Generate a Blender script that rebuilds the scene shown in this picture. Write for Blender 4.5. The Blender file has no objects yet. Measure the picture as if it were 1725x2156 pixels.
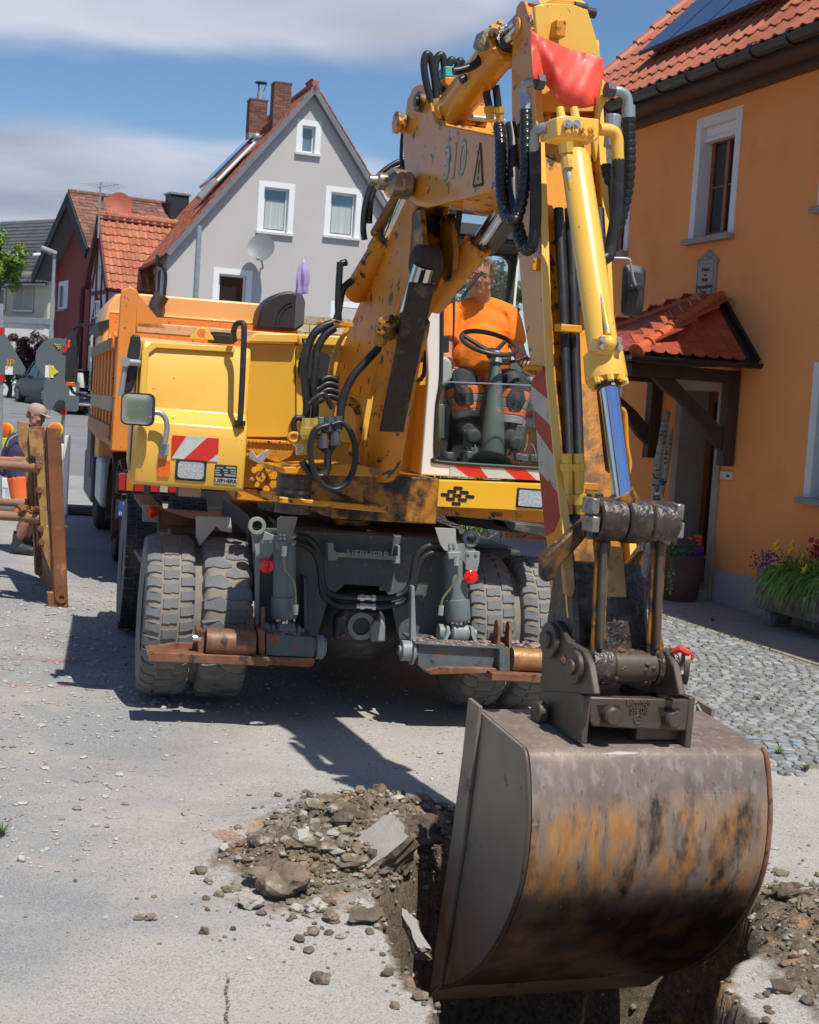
import bpy,math,random
import numpy as np
from mathutils import Vector,Matrix
random.seed(7)
SC=bpy.context.scene
COL=SC.collection
# ---------------------------------------------------------------- camera, sky, sun, exposure
FPX=3000.0;TH=0.0726;RO=0.064;CZ=1.9
CAM=np.array([0,0,CZ])
_F=np.array([0,math.cos(TH),-math.sin(TH)]);_r0=np.array([1.,0,0]);_u0=np.array([0,math.sin(TH),math.cos(TH)])
_R=_r0*math.cos(RO)+_u0*math.sin(RO);_U=_u0*math.cos(RO)-_r0*math.sin(RO)
cd=bpy.data.cameras.new('camera');cam=bpy.data.objects.new('camera',cd);COL.objects.link(cam)
cd.sensor_fit='HORIZONTAL';cd.sensor_width=24.0;cd.lens=FPX/1725*24.0
cd.clip_end=3000;cd.clip_start=.05
m=Matrix.Identity(4)
for i in range(3):
    m[i][0]=_R[i];m[i][1]=_U[i];m[i][2]=-_F[i];m[i][3]=CAM[i]
cam.matrix_world=m
cd.dof.use_dof=True;cd.dof.focus_distance=8.2;cd.dof.aperture_fstop=7.0
SC.camera=cam
SUN=Vector((.27,-.45,1.0)).normalized()
sl=bpy.data.lights.new('sun','SUN');sl.energy=5.0;sl.angle=math.radians(.53);sl.color=(1.0,.955,.88)
so=bpy.data.objects.new('sun',sl);COL.objects.link(so)
so.rotation_euler=SUN.to_track_quat('Z','Y').to_euler();so.location=(3,-5,20)
W=bpy.data.worlds.new('World');SC.world=W;W.use_nodes=True
nt=W.node_tree;nt.nodes.clear()
def wn(t,**k):
    n=nt.nodes.new(t)
    for a,b in k.items():setattr(n,a,b)
    return n
sky=wn('ShaderNodeTexSky');sky.sky_type='NISHITA';sky.sun_disc=False
sky.sun_elevation=math.asin(SUN.z);sky.sun_rotation=math.atan2(SUN.x,SUN.y)
sky.air_density=1.0;sky.dust_density=.4;sky.ozone_density=4.0;sky.altitude=300
bg1=wn('ShaderNodeBackground');bg1.inputs[1].default_value=.112
tc=wn('ShaderNodeTexCoord')
sep=wn('ShaderNodeSeparateXYZ');nt.links.new(tc.outputs['Generated'],sep.inputs[0])
def wm(op,a,b=None,clamp=False):
    n=wn('ShaderNodeMath',operation=op);n.use_clamp=clamp
    for i,v in enumerate((a,b)):
        if v is None:continue
        if isinstance(v,(int,float)):n.inputs[i].default_value=v
        else:nt.links.new(v,n.inputs[i])
    return n.outputs[0]
# clouds lie on a flat deck: the view direction divided by its height above the horizon
zz=wm('ADD',wm('MAXIMUM',sep.outputs[2],0.0),.10)
cmb=wn('ShaderNodeCombineXYZ')
nt.links.new(wm('DIVIDE',sep.outputs[0],zz),cmb.inputs[0]);nt.links.new(wm('DIVIDE',sep.outputs[1],zz),cmb.inputs[1])
mp=wn('ShaderNodeMapping');mp.inputs['Location'].default_value=(0.3,.55,3.7);mp.inputs['Scale'].default_value=(.55,.62,1)
nt.links.new(cmb.outputs[0],mp.inputs[0])
n1=wn('ShaderNodeTexNoise');n1.inputs['Scale'].default_value=1.7;n1.inputs['Detail'].default_value=9;n1.inputs['Roughness'].default_value=.5;n1.inputs['Distortion'].default_value=.25
nt.links.new(mp.outputs[0],n1.inputs[0])
n2=wn('ShaderNodeTexNoise');n2.inputs['Scale'].default_value=1.3;n2.inputs['Detail'].default_value=7
nt.links.new(mp.outputs[0],n2.inputs[0])
CLO,CHI=.54,.80
mr=wn('ShaderNodeMapRange');mr.interpolation_type='SMOOTHSTEP'
mr.inputs[1].default_value=CLO;mr.inputs[2].default_value=CHI
# where the banks of cloud stand: bearing a and height e of each, spread sa, se, strength
ay=wm('ADD',wm('ABSOLUTE',sep.outputs[1]),.02);az=wm('DIVIDE',sep.outputs[0],ay);el=wm('DIVIDE',sep.outputs[2],ay)
dens=n1.outputs[0]
for a,e_,sa,se,k in((-.17,.268,.20,.042,.40),(.0,.285,.08,.04,.22),(-.27,.132,.17,.036,.36),(-.05,.145,.07,.018,.24),(-.05,.20,.26,.015,-.16),(.16,.27,.10,.08,-.2)):
    q=wm('ADD',wm('POWER',wm('DIVIDE',wm('SUBTRACT',az,a),sa),2.0),wm('POWER',wm('DIVIDE',wm('SUBTRACT',el,e_),se),2.0))
    dens=wm('ADD',dens,wm('MULTIPLY',wm('EXPONENT',wm('MULTIPLY',q,-1.0)),k))
nt.links.new(dens,mr.inputs[0])
# low clouds gather towards the horizon
hz=wn('ShaderNodeMapRange');hz.inputs[1].default_value=.0;hz.inputs[2].default_value=.12;hz.inputs[3].default_value=.6;hz.inputs[4].default_value=0;hz.interpolation_type='SMOOTHSTEP'
nt.links.new(sep.outputs[2],hz.inputs[0])
cov=wm('MINIMUM',wm('ADD',mr.outputs[0],wm('MULTIPLY',hz.outputs[0],wm('ADD',n2.outputs[0],.35))),.93)
cr=wn('ShaderNodeValToRGB');e=cr.color_ramp.elements
e[0].position=.38;e[0].color=(.72,.76,.86,1);e[1].position=.66;e[1].color=(.33,.37,.47,1)
nt.links.new(n2.outputs[0],cr.inputs[0])
bg2=wn('ShaderNodeBackground');bg2.inputs[1].default_value=.92;nt.links.new(cr.outputs[0],bg2.inputs[0])
mx=wn('ShaderNodeMixShader');nt.links.new(cov,mx.inputs[0]);hsv=wn('ShaderNodeHueSaturation');hsv.inputs['Saturation'].default_value=1.1;nt.links.new(sky.outputs[0],hsv.inputs['Color']);nt.links.new(hsv.outputs[0],bg1.inputs[0])
nt.links.new(bg1.outputs[0],mx.inputs[1]);nt.links.new(bg2.outputs[0],mx.inputs[2])
wo=wn('ShaderNodeOutputWorld');nt.links.new(mx.outputs[0],wo.inputs[0])
SC.view_settings.view_transform='Standard';SC.view_settings.look='None'
SC.view_settings.exposure=0.0;SC.view_settings.gamma=1.0;SC.view_settings.use_curve_mapping=False
# ---------------------------------------------------------------- geometry helpers
def A(*p):return np.array(p[0]if len(p)==1 else p,float)
def unit(v):v=A(v);return v/np.linalg.norm(v)
def ray(px,py):return _F+_R*(px-862.5)/FPX-_U*(py-1078)/FPX
def at(px,py,Y):d=ray(px,py);return CAM+d*(Y/d[1])
def gz(x,y):
    z=-.02*(np.clip(x,-9,7)+.3)
    return z+np.where(y>20,.028*(np.minimum(y,75)-20),0)+np.where(y>75,.02*(y-75),0)
def gnd(px,py):
    d=ray(px,py);a,b=1.,300.
    for _ in range(60):
        t=(a+b)/2;p=CAM+d*t
        if p[2]>gz(p[0],p[1]):a=t
        else:b=t
    return CAM+d*a
class Frame:
    def __init__(s,o,phi,cant=0.0):
        s.o=A(o);p=math.radians(phi)
        s.d=A(math.sin(p),-math.cos(p),0);s.r=A(math.cos(p)*math.cos(cant),math.sin(p)*math.cos(cant),-math.sin(cant))
        s.u=np.cross(s.r,-s.d)
    def w(s,r,d,u):return s.o+s.r*r+s.d*d+s.u*u
    def loc(s,p):q=A(p)-s.o;return q@s.r,q@s.d,q@s.u
    def _h(s,px,py,ax,v):
        k=ray(px,py);return CAM+k*((v-(CAM-s.o)@ax)/(k@ax))
    def D(s,px,py,d=0):return s._h(px,py,s.d,d)
    def R(s,px,py,r=0):return s._h(px,py,s.r,r)
    def V(s,px,py,u=0):return s._h(px,py,s.u,u)
    def ru(s,px,py,d=0):l=s.loc(s.D(px,py,d));return l[0],l[2]
    def du(s,px,py,r=0):l=s.loc(s.R(px,py,r));return l[1],l[2]
def spline(pts,n=8,closed=False):
    P=[A(p)for p in pts];out=[];N=len(P)
    rng=range(N if closed else N-1)
    for i in rng:
        g=(lambda k:P[k%N])if closed else(lambda k:P[min(max(k,0),N-1)])
        p0,p1,p2,p3=g(i-1),g(i),g(i+1),g(i+2)
        for j in range(n):
            t=j/n
            out.append(.5*((2*p1)+(-p0+p2)*t+(2*p0-5*p1+4*p2-p3)*t*t+(-p0+3*p1-3*p2+p3)*t**3))
    if not closed:out.append(P[-1])
    return out
def basis(ax):
    ax=unit(ax);h=A(0,0,1)if abs(ax[2])<.9 else A(1,0,0)
    a=unit(np.cross(h,ax));return a,np.cross(ax,a),ax
class MB:
    def __init__(s):s.v=[];s.f=[];s.mi=[];s.m=0
    def add(s,vs,fs):
        o=len(s.v);s.v+=[tuple(map(float,p))for p in vs]
        for f in fs:s.f.append([o+i for i in f]);s.mi.append(s.m)
        return s
    def poly(s,pts):return s.add(pts,[list(range(len(pts)))])
    def prism(s,a,b):
        n=len(a)
        return s.add(list(a)+list(b),[list(range(n))[::-1],list(range(n,2*n))]+[[i,(i+1)%n,n+(i+1)%n,n+i]for i in range(n)])
    def ext(s,loop,vec):vec=A(vec);return s.prism([A(p)for p in loop],[A(p)+vec for p in loop])
    def hexa(s,p):return s.add(p,[[0,3,2,1],[4,5,6,7],[0,1,5,4],[1,2,6,5],[2,3,7,6],[3,0,4,7]])
    def box(s,F,r0,r1,d0,d1,u0,u1):
        return s.hexa([F.w(r0,d1,u0),F.w(r1,d1,u0),F.w(r1,d0,u0),F.w(r0,d0,u0),F.w(r0,d1,u1),F.w(r1,d1,u1),F.w(r1,d0,u1),F.w(r0,d0,u1)])
    def bar(s,p0,p1,w,h,up=(0,0,1)):
        p0,p1=A(p0),A(p1);ax=unit(p1-p0);a=np.cross(ax,A(up));a=unit(a)*w/2 if np.linalg.norm(a)>1e-4 else basis(ax)[0]*w/2
        b=unit(np.cross(a,ax))*h/2
        return s.hexa([p0-a-b,p0+a-b,p1+a-b,p1-a-b,p0-a+b,p0+a+b,p1+a+b,p1-a+b])
    def loft(s,rings,cap=True,closed=False):
        n=len(rings[0]);o=len(s.v)
        for r in rings:s.v+=[tuple(map(float,p))for p in r]
        K=len(rings)
        for k in range(K if closed else K-1):
            a,b=o+k*n,o+((k+1)%K)*n
            for i in range(n):s.f.append([a+i,a+(i+1)%n,b+(i+1)%n,b+i]);s.mi.append(s.m)
        if cap and not closed:
            s.f.append([o+i for i in range(n)][::-1]);s.mi.append(s.m)
            s.f.append([o+(K-1)*n+i for i in range(n)]);s.mi.append(s.m)
        return s
    def tube(s,pts,r,n=10,cap=True,closed=False):
        P=[A(p)for p in pts];K=len(P);rings=[];a=None
        for i in range(K):
            if closed:t=unit(P[(i+1)%K]-P[i-1])
            else:t=unit(P[min(i+1,K-1)]-P[max(i-1,0)])
            if a is None:a,b,_=basis(t)
            else:
                a=a-t*(a@t);a=unit(a);b=np.cross(t,a)
            rr=r[i]if hasattr(r,'__len__')else r
            rings.append([P[i]+rr*(math.cos(q)*a+math.sin(q)*b)for q in[2*math.pi*j/n for j in range(n)]])
        return s.loft(rings,cap,closed)
    def cyl(s,p0,p1,r0,r1=None,n=20):
        r1=r0 if r1 is None else r1;a,b,_=basis(A(p1)-A(p0))
        R=lambda p,r:[A(p)+r*(math.cos(q)*a+math.sin(q)*b)for q in[2*math.pi*j/n for j in range(n)]]
        return s.loft([R(p0,r0),R(p1,r1)])
    def lathe(s,p,ax,prof,n=24,cap=True):
        a,b,ax=basis(ax);p=A(p)
        return s.loft([[p+ax*t+max(r,1e-4)*(math.cos(q)*a+math.sin(q)*b)for q in[2*math.pi*j/n for j in range(n)]]for t,r in prof],cap)
    def ring(s,c,ax,r1,r2,w,n=28):   # annular collar centred on c
        ax=unit(ax);c=A(c);a,b,_=basis(ax)
        R=lambda t,r:[c+ax*t+r*(math.cos(q)*a+math.sin(q)*b)for q in[2*math.pi*j/n for j in range(n)]]
        return s.loft([R(-w/2,r1),R(-w/2,r2),R(w/2,r2),R(w/2,r1)],closed=True)
    def ball(s,c,r,sc=(1,1,1),n=12,k=8):
        c=A(c);rings=[]
        for j in range(k+1):
            t=math.pi*j/k;rings.append([c+A(sc)*r*A(max(math.sin(t),.01)*math.cos(q),max(math.sin(t),.01)*math.sin(q),-math.cos(t))for q in[2*math.pi*i/n for i in range(n)]])
        return s.loft(rings)
    def bolt(s,c,ax,r=.014,h=.012):return s.cyl(c,A(c)+unit(ax)*h,r,r*.94,6)
    def join(s,o):
        k=len(s.v);s.v+=o.v;s.f+=[[k+i for i in f]for f in o.f];s.mi+=o.mi;return s
def rbox(w,h,rad,seg=4):
    pts=[]
    for cx,cy,a0 in((w/2-rad,h/2-rad,0),(-w/2+rad,h/2-rad,90),(-w/2+rad,-h/2+rad,180),(w/2-rad,-h/2+rad,270)):
        for i in range(seg+1):
            a=math.radians(a0+90*i/seg);pts.append((cx+rad*math.cos(a),cy+rad*math.sin(a)))
    return pts
WO={}
def prop(o,label=None,cat=None,group=None,kind=None):
    if label:o['label']=label
    if cat:o['category']=cat
    if group:o['group']=group
    if kind:o['kind']=kind
    return o
def mesh_of(mb,name,mats,smooth=35):
    me=bpy.data.meshes.new(name);me.from_pydata(mb.v,[],mb.f)
    for mt in(mats if isinstance(mats,(list,tuple))else[mats]):me.materials.append(mt)
    if any(mb.mi):me.polygons.foreach_set('material_index',mb.mi)
    if smooth:
        me.polygons.foreach_set('use_smooth',[True]*len(me.polygons))
        try:me.set_sharp_from_angle(angle=math.radians(smooth))
        except Exception:pass
    me.update();return me
def mk(name,mb,mats,parent=None,smooth=35,bevel=0,sub=0,weld=False,**kw):
    v=np.array(mb.v);c=(v.min(0)+v.max(0))/2
    if parent is None:c[2]=v[:,2].min()
    mb2=MB();mb2.v=[tuple(p)for p in(v-c)];mb2.f=mb.f;mb2.mi=mb.mi
    me=mesh_of(mb2,name,mats,smooth)
    o=bpy.data.objects.new(name,me);COL.objects.link(o)
    if parent is not None:o.parent=parent;o.location=Vector(c-WO[parent.name])
    else:o.location=Vector(c)
    WO[o.name]=c
    if bevel:
        b=o.modifiers.new('bevel','BEVEL');b.width=bevel;b.segments=2;b.limit_method='ANGLE';b.angle_limit=math.radians(35);b.harden_normals=False
    if sub:
        b=o.modifiers.new('sub','SUBSURF');b.levels=sub;b.render_levels=sub
    return prop(o,**kw)
def empty(name,p,parent=None,**kw):
    o=bpy.data.objects.new(name,None);COL.objects.link(o);o.empty_display_size=.2
    c=A(p);o.location=Vector(c-(WO[parent.name]if parent else 0));o.parent=parent;WO[o.name]=c
    return prop(o,**kw)
def inst(name,me,M4,parent):
    o=bpy.data.objects.new(name,me);COL.objects.link(o)
    M4=M4.copy()
    if parent is not None:
        o.parent=parent;M4.translation=M4.translation-Vector(WO[parent.name])
    o.matrix_basis=M4;return o
def rotm(x,y,z,p):
    m=Matrix.Identity(4)
    for i in range(3):m[i][0]=x[i];m[i][1]=y[i];m[i][2]=z[i];m[i][3]=p[i]
    return m
def text(s,size,F,p,mat,parent,name='lettering',depth=.003,right=None,up=None,**kw):
    """letters as thin raised meshes; p = centre, right/up = directions"""
    cu=bpy.data.curves.new(name,'FONT');cu.body=s;cu.size=size;cu.extrude=depth;cu.align_x='CENTER';cu.align_y='CENTER'
    for k,v in kw.items():
        if k in('space_character','offset','space_line'):setattr(cu,k,v)
    t=bpy.data.objects.new('t',cu);COL.objects.link(t)
    dg=bpy.context.evaluated_depsgraph_get();me=bpy.data.meshes.new_from_object(t.evaluated_get(dg))
    bpy.data.objects.remove(t);me.materials.clear();me.materials.append(mat)
    r=unit(right if right is not None else F.r);u=unit(up if up is not None else F.u)
    sx=kw.get('sx',1.0)
    for v in me.vertices:v.co.x*=sx
    return inst(name,me,rotm(r,u,np.cross(r,u),A(p)),parent)
# ---------------------------------------------------------------- materials
def mat(name,base,rough=.6,metal=0.0,var=.12,vs=2.5,dirt=(),bump=0.0,bs=60.0,coat=0.0,island=0.0,stretch=(1,1,1),spec=.5,rvar=0.0,alpha=1.0,trans=0.0,emis=None,sheen=0,hue=None,sss=0):
    m=bpy.data.materials.new(name);m.use_nodes=True;nt=m.node_tree;N=nt.nodes;L=nt.links
    b=N['Principled BSDF']
    tc=N.new('ShaderNodeTexCoord');oi=N.new('ShaderNodeObjectInfo')
    ml=N.new('ShaderNodeVectorMath');ml.operation='MULTIPLY_ADD'
    cx=N.new('ShaderNodeCombineXYZ')
    for i in range(3):L.new(oi.outputs['Random'],cx.inputs[i])
    L.new(cx.outputs[0],ml.inputs[0]);ml.inputs[1].default_value=(17,31,47);L.new(tc.outputs['Object'],ml.inputs[2])
    mp=N.new('ShaderNodeMapping');mp.inputs['Scale'].default_value=stretch;L.new(ml.outputs[0],mp.inputs[0])
    vec=mp.outputs[0]
    def noise(sc,det=6,rgh=.55):
        n=N.new('ShaderNodeTexNoise');n.inputs['Scale'].default_value=sc;n.inputs['Detail'].default_value=det;n.inputs['Roughness'].default_value=rgh
        L.new(vec,n.inputs[0]);return n.outputs[0]
    def mixc(f,a,c):
        x=N.new('ShaderNodeMix');x.data_type='RGBA'
        for s,v in((0,f),(6,a),(7,c)):
            if isinstance(v,(int,float)):x.inputs[s].default_value=v
            elif isinstance(v,(tuple,list)):x.inputs[s].default_value=tuple(v)[:3]+(1,)
            else:L.new(v,x.inputs[s])
        return x.outputs[2]
    def rng(v,a,c,d=0.,e=1.):
        x=N.new('ShaderNodeMapRange');L.new(v,x.inputs[0])
        for i,q in enumerate((a,c,d,e)):x.inputs[i+1].default_value=q
        return x.outputs[0]
    base=tuple(base)
    lo=tuple(max(0,c*(1-var))for c in base);hi=tuple(min(1,c*(1+var))for c in base)
    if hue:hi=tuple(hue)
    nz=noise(vs)
    col=mixc(rng(nz,.3,.7),lo,hi)
    rfac=None
    for dc in dirt:
        c,amt,sc,sh=dc[:4]
        dn=noise(sc,8,.62);th=.72-.44*amt
        f=rng(dn,th,th+sh)
        col=mixc(f,col,c)
        if len(dc)>4:
            rfac=(f,dc[4])
    if island:
        g=N.new('ShaderNodeNewGeometry');ad=N.new('ShaderNodeMath');ad.operation='ADD';L.new(g.outputs['Random Per Island'],ad.inputs[0]);L.new(oi.outputs['Random'],ad.inputs[1])
        fr=N.new('ShaderNodeMath');fr.operation='FRACT';L.new(ad.outputs[0],fr.inputs[0])
        hs=N.new('ShaderNodeHueSaturation');L.new(rng(fr.outputs[0],0,1,1-island,1+island),hs.inputs['Value'])
        f2=N.new('ShaderNodeMath');f2.operation='MULTIPLY';L.new(fr.outputs[0],f2.inputs[0]);f2.inputs[1].default_value=7.31
        f3=N.new('ShaderNodeMath');f3.operation='FRACT';L.new(f2.outputs[0],f3.inputs[0])
        L.new(rng(f3.outputs[0],0,1,.5-island*.03,.5+island*.03),hs.inputs['Hue'])
        L.new(col,hs.inputs['Color']);col=hs.outputs[0]
    L.new(col,b.inputs['Base Color'])
    b.inputs['Roughness'].default_value=rough;b.inputs['Metallic'].default_value=metal
    if rvar:L.new(rng(noise(vs*3),.3,.7,max(.03,rough-rvar),min(1,rough+rvar)),b.inputs['Roughness'])
    if rfac:
        x=N.new('ShaderNodeMix');x.data_type='FLOAT';L.new(rfac[0],x.inputs[0]);x.inputs[2].default_value=rough;x.inputs[3].default_value=rfac[1];L.new(x.outputs[0],b.inputs['Roughness'])
        if metal:
            y=N.new('ShaderNodeMix');y.data_type='FLOAT';L.new(rfac[0],y.inputs[0]);y.inputs[2].default_value=metal;y.inputs[3].default_value=0;L.new(y.outputs[0],b.inputs['Metallic'])
    b.inputs['Specular IOR Level'].default_value=spec
    if coat:b.inputs['Coat Weight'].default_value=coat;b.inputs['Coat Roughness'].default_value=.08
    if alpha<1:b.inputs['Alpha'].default_value=alpha
    if trans:b.inputs['Transmission Weight'].default_value=trans
    if sss:b.inputs['Subsurface Weight'].default_value=sss;b.inputs['Subsurface Radius'].default_value=(.01,.004,.002)
    if emis:b.inputs['Emission Color'].default_value=tuple(emis[0])+(1,);b.inputs['Emission Strength'].default_value=emis[1]
    if bump:
        bn=N.new('ShaderNodeBump');bn.inputs['Strength'].default_value=1.0;bn.inputs['Distance'].default_value=bump
        L.new(noise(bs,5,.6),bn.inputs['Height']);L.new(bn.outputs[0],b.inputs['Normal'])
    return m
SOIL=(.10,.07,.045)
GREASE=(.012,.010,.008)
yel=mat('yellow paint',(.80,.40,.022),.36,var=.05,vs=1.5,dirt=[((.45,.22,.05),.22,5,.12),((.05,.035,.025),.20,23,.03)],coat=.25,bump=.0004,bs=30)
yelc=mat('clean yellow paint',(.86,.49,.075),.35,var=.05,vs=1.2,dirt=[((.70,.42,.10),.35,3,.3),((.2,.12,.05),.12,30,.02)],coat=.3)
yeld=mat('worn yellow paint',(.70,.275,.012),.42,var=.1,vs=3,dirt=[((.30,.14,.04),.42,4,.2),((.035,.024,.018),.36,11,.05),((.28,.22,.15),.10,40,.03)],coat=.1,bump=.001,bs=25)
yelg=mat('greasy yellow paint',(.48,.19,.015),.38,var=.25,vs=6,dirt=[((.16,.075,.02),.55,9,.12),(GREASE,.60,6,.14)],bump=.003,bs=38)
orp=mat('truck orange paint',(.78,.25,.04),.42,var=.06,vs=1.5,dirt=[((.62,.30,.12),.35,4,.2),((.16,.07,.04),.22,20,.04)],coat=.1)
orb=mat('pale orange cab paint',(.90,.45,.14),.4,var=.04,vs=1.0,dirt=[((.75,.42,.2),.3,3,.3)],coat=.2)
chas=mat('blue grey chassis paint',(.088,.104,.108),.55,var=.12,vs=4,dirt=[((.20,.19,.17),.38,5,.2),((.20,.07,.03),.18,16,.04),((.25,.26,.26),.2,45,.05)],bump=.0006,bs=60)
chl=mat('light grey metal paint',(.23,.26,.255),.5,var=.12,vs=6,dirt=[((.36,.33,.27),.35,7,.15),((.22,.09,.04),.15,22,.03)])
rust=mat('brown rust',(.20,.085,.04),.75,var=.35,vs=9,dirt=[((.34,.24,.17),.4,6,.2),((.05,.03,.022),.32,14,.08)],bump=.002,bs=70)
rustb=mat('burnished rusty roller',(.21,.10,.055),.5,metal=.15,var=.3,vs=14,dirt=[((.16,.06,.03),.5,10,.12,.7),((.05,.03,.02),.22,6,.05)],stretch=(1,1,1),bump=.0008,bs=90)
grs=mat('greasy black brown steel',(.050,.034,.025),.24,var=.5,vs=12,dirt=[((.16,.12,.09),.36,16,.12),(GREASE,.4,9,.1),((.30,.15,.03),.16,8,.04)],bump=.009,bs=34,spec=.7)
stl=mat('dull brown steel',(.105,.083,.066),.45,metal=.35,var=.2,vs=5,dirt=[((.18,.15,.12),.35,7,.2),((.05,.035,.03),.3,14,.1)],bump=.0008,bs=50)
chrome=mat('chrome rod',(.62,.62,.64),.13,metal=1.0,var=.1,vs=30,rvar=.05)
chromeb=mat('sky tinted chrome rod',(.62,.66,.80),.07,metal=1.0,var=.05,vs=50)  # blue of the reflected sky tinted into the metal colour
zinc=mat('zinc fitting',(.55,.56,.55),.35,metal=.8,var=.2,vs=30)
galv=mat('galvanised steel',(.36,.39,.41),.45,metal=.5,var=.15,vs=8)
rub=mat('black hose rubber',(.018,.018,.020),.42,var=.3,vs=12,dirt=[((.07,.065,.06),.35,14,.2)])
blk=mat('black plastic',(.022,.023,.025),.5,var=.2,vs=6,dirt=[((.07,.07,.068),.25,12,.2)])
blkd=mat('matt black',(.012,.012,.012),.85,var=.3)
dkgrey=mat('dark grey plastic',(.075,.08,.09),.6,var=.1,vs=6)
tyre=mat('dusty tyre rubber',(.155,.16,.165),.85,var=.12,vs=9,dirt=[((.26,.24,.20),.34,7,.15),((.07,.07,.07),.2,18,.1)],bump=.0012,bs=90)
tyreg=mat('dusty tyre groove',(.24,.21,.17),.95,var=.15,vs=12,bump=.001,bs=70)
redp=mat('red reflector',(.70,.008,.006),.18,var=.05,coat=.6)
redr=mat('red reflective sheet',(.60,.03,.02),.35,var=.08,vs=25,dirt=[((.4,.2,.15),.15,30,.05)])
whtr=mat('silver reflective sheet',(.52,.53,.52),.35,var=.08,vs=60,dirt=[((.4,.35,.3),.2,20,.08)])
redw=mat('weathered red marking',(.42,.03,.02),.5,var=.15,vs=9,dirt=[((.28,.10,.05),.3,9,.1),((.1,.05,.03),.15,24,.05)])
whtw=mat('weathered white marking',(.52,.46,.38),.55,var=.12,vs=9,dirt=[((.3,.16,.08),.32,13,.05)])
creamw=mat('white cab paint',(.80,.79,.74),.35,var=.03,dirt=[((.55,.5,.42),.18,4,.3)],coat=.3)
glassd=mat('dark window glass',(.02,.025,.03),.06,var=.1,spec=.9)
lens=mat('headlight glass',(.75,.77,.78),.12,metal=.7,var=.3,vs=90,bump=.004,bs=110)
amb=mat('amber lens',(.75,.12,.01),.2,var=.12,vs=60,coat=.6)
white=mat('white paint',(.80,.80,.79),.5,var=.03,vs=3)
blacktxt=mat('black print',(.02,.02,.02),.6)
clearg=mat('clear glass',(.9,.96,.94),.0,trans=1.0,alpha=.09,var=0,spec=.5)
mirr=mat('mirror glass',(.72,.74,.76),.03,metal=1.0,var=0,dirt=[((.25,.22,.19),.18,28,.04,.6)])
# ---------------------------------------------------------------- ground
def vnoise(x,y,s,seed=0):
    """smooth value noise on numpy arrays"""
    x=x*s+seed*13.7;y=y*s+seed*7.3
    xi=np.floor(x).astype(np.int64);yi=np.floor(y).astype(np.int64);fx=x-xi;fy=y-yi
    fx=fx*fx*(3-2*fx);fy=fy*fy*(3-2*fy)
    def h(a,b):
        k=(a*374761393+b*668265263+seed*1442695041)&0xffffffff
        k=((k^(k>>13))*1274126177)&0xffffffff
        return((k^(k>>16))&0xffff)/65535.0
    return(h(xi,yi)*(1-fx)+h(xi+1,yi)*fx)*(1-fy)+(h(xi,yi+1)*(1-fx)+h(xi+1,yi+1)*fx)*fy
def fbm(x,y,s,o=4,seed=0):
    r=0;a=.5;t=0
    for i in range(o):r=r+a*vnoise(x,y,s*2**i,seed+i);t+=a;a*=.5
    return r/t-.5
TR=[(.30,6.50),(.14,6.0),(.02,5.6),(-.02,5.2),(.06,4.75),(.17,4.4),(.25,4.0),(.30,2.6),(1.30,2.6),(1.26,4.3),(1.22,4.8),(1.42,5.3),(1.52,5.9),(1.35,6.35),(.8,6.6)]
def sdf(x,y,poly):
    d=np.full(x.shape,1e9);ins=np.zeros(x.shape,bool);n=len(poly)
    for i in range(n):
        ax,ay=poly[i];bx,by=poly[(i+1)%n]
        ex,ey=bx-ax,by-ay;wx,wy=x-ax,y-ay
        t=np.clip((wx*ex+wy*ey)/(ex*ex+ey*ey),0,1)
        d=np.minimum(d,np.hypot(wx-ex*t,wy-ey*t))
        c=(ay>y)!=(by>y)
        with np.errstate(divide='ignore',invalid='ignore'):
            ins^=c&(x<(bx-ax)*(y-ay)/(by-ay if by!=ay else 1e-9)+ax)
    return np.where(ins,-d,d)
def blob(x,y,cx,cy,sx,sy):return np.exp(-((x-cx)/sx)**2-((y-cy)/sy)**2)
def fine(x,y):
    """height of the worked ground near the trench, above the road plane"""
    s=sdf(x,y,TR)+fbm(x,y,6,3,3)*.16
    pit=np.clip((-s)/.10,0,1);pit=pit*pit*(3-2*pit)
    h=-pit*(1.05+fbm(x,y,5,3,5)*.25)
    out=np.clip(s/.05,0,1)
    mound=(.13*blob(x,y,-.12,6.05,.42,.40)+.11*blob(x,y,-.38,5.66,.28,.17)+.08*blob(x,y,.05,6.45,.35,.2)+.07*blob(x,y,1.75,5.5,.28,.4)+.05*blob(x,y,1.6,5.0,.2,.5))
    rough=np.clip(mound*14,0,1)
    h=h+out*(mound+rough*fbm(x,y,16,4,9)*.11)+fbm(x,y,1.1,3,2)*.018+fbm(x,y,22,3,12)*.007
    h=h+pit*fbm(x,y,14,4,15)*.16
    return h
X0,X1,Y0,Y1,ST=-3.0,3.0,2.6,9.0,.022
nx=int((X1-X0)/ST)+1;ny=int((Y1-Y0)/ST)+1
gx,gy=np.meshgrid(np.linspace(X0,X1,nx),np.linspace(Y0,Y1,ny))
edge=np.minimum.reduce([gx-X0,X1-gx,np.maximum(gy-Y0,0)+.3,Y1-gy]);ef=np.clip(edge/.3,0,1)
def gh(x,y):return gz(x,y)+fine(x,y)
gzv=gz(gx,gy)+fine(gx,gy)*ef
V=np.stack([gx.ravel(),gy.ravel(),gzv.ravel()],1)
ii=np.arange(nx*ny).reshape(ny,nx)
Fq=np.stack([ii[:-1,:-1],ii[:-1,1:],ii[1:,1:],ii[1:,:-1]],-1).reshape(-1,4)
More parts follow.
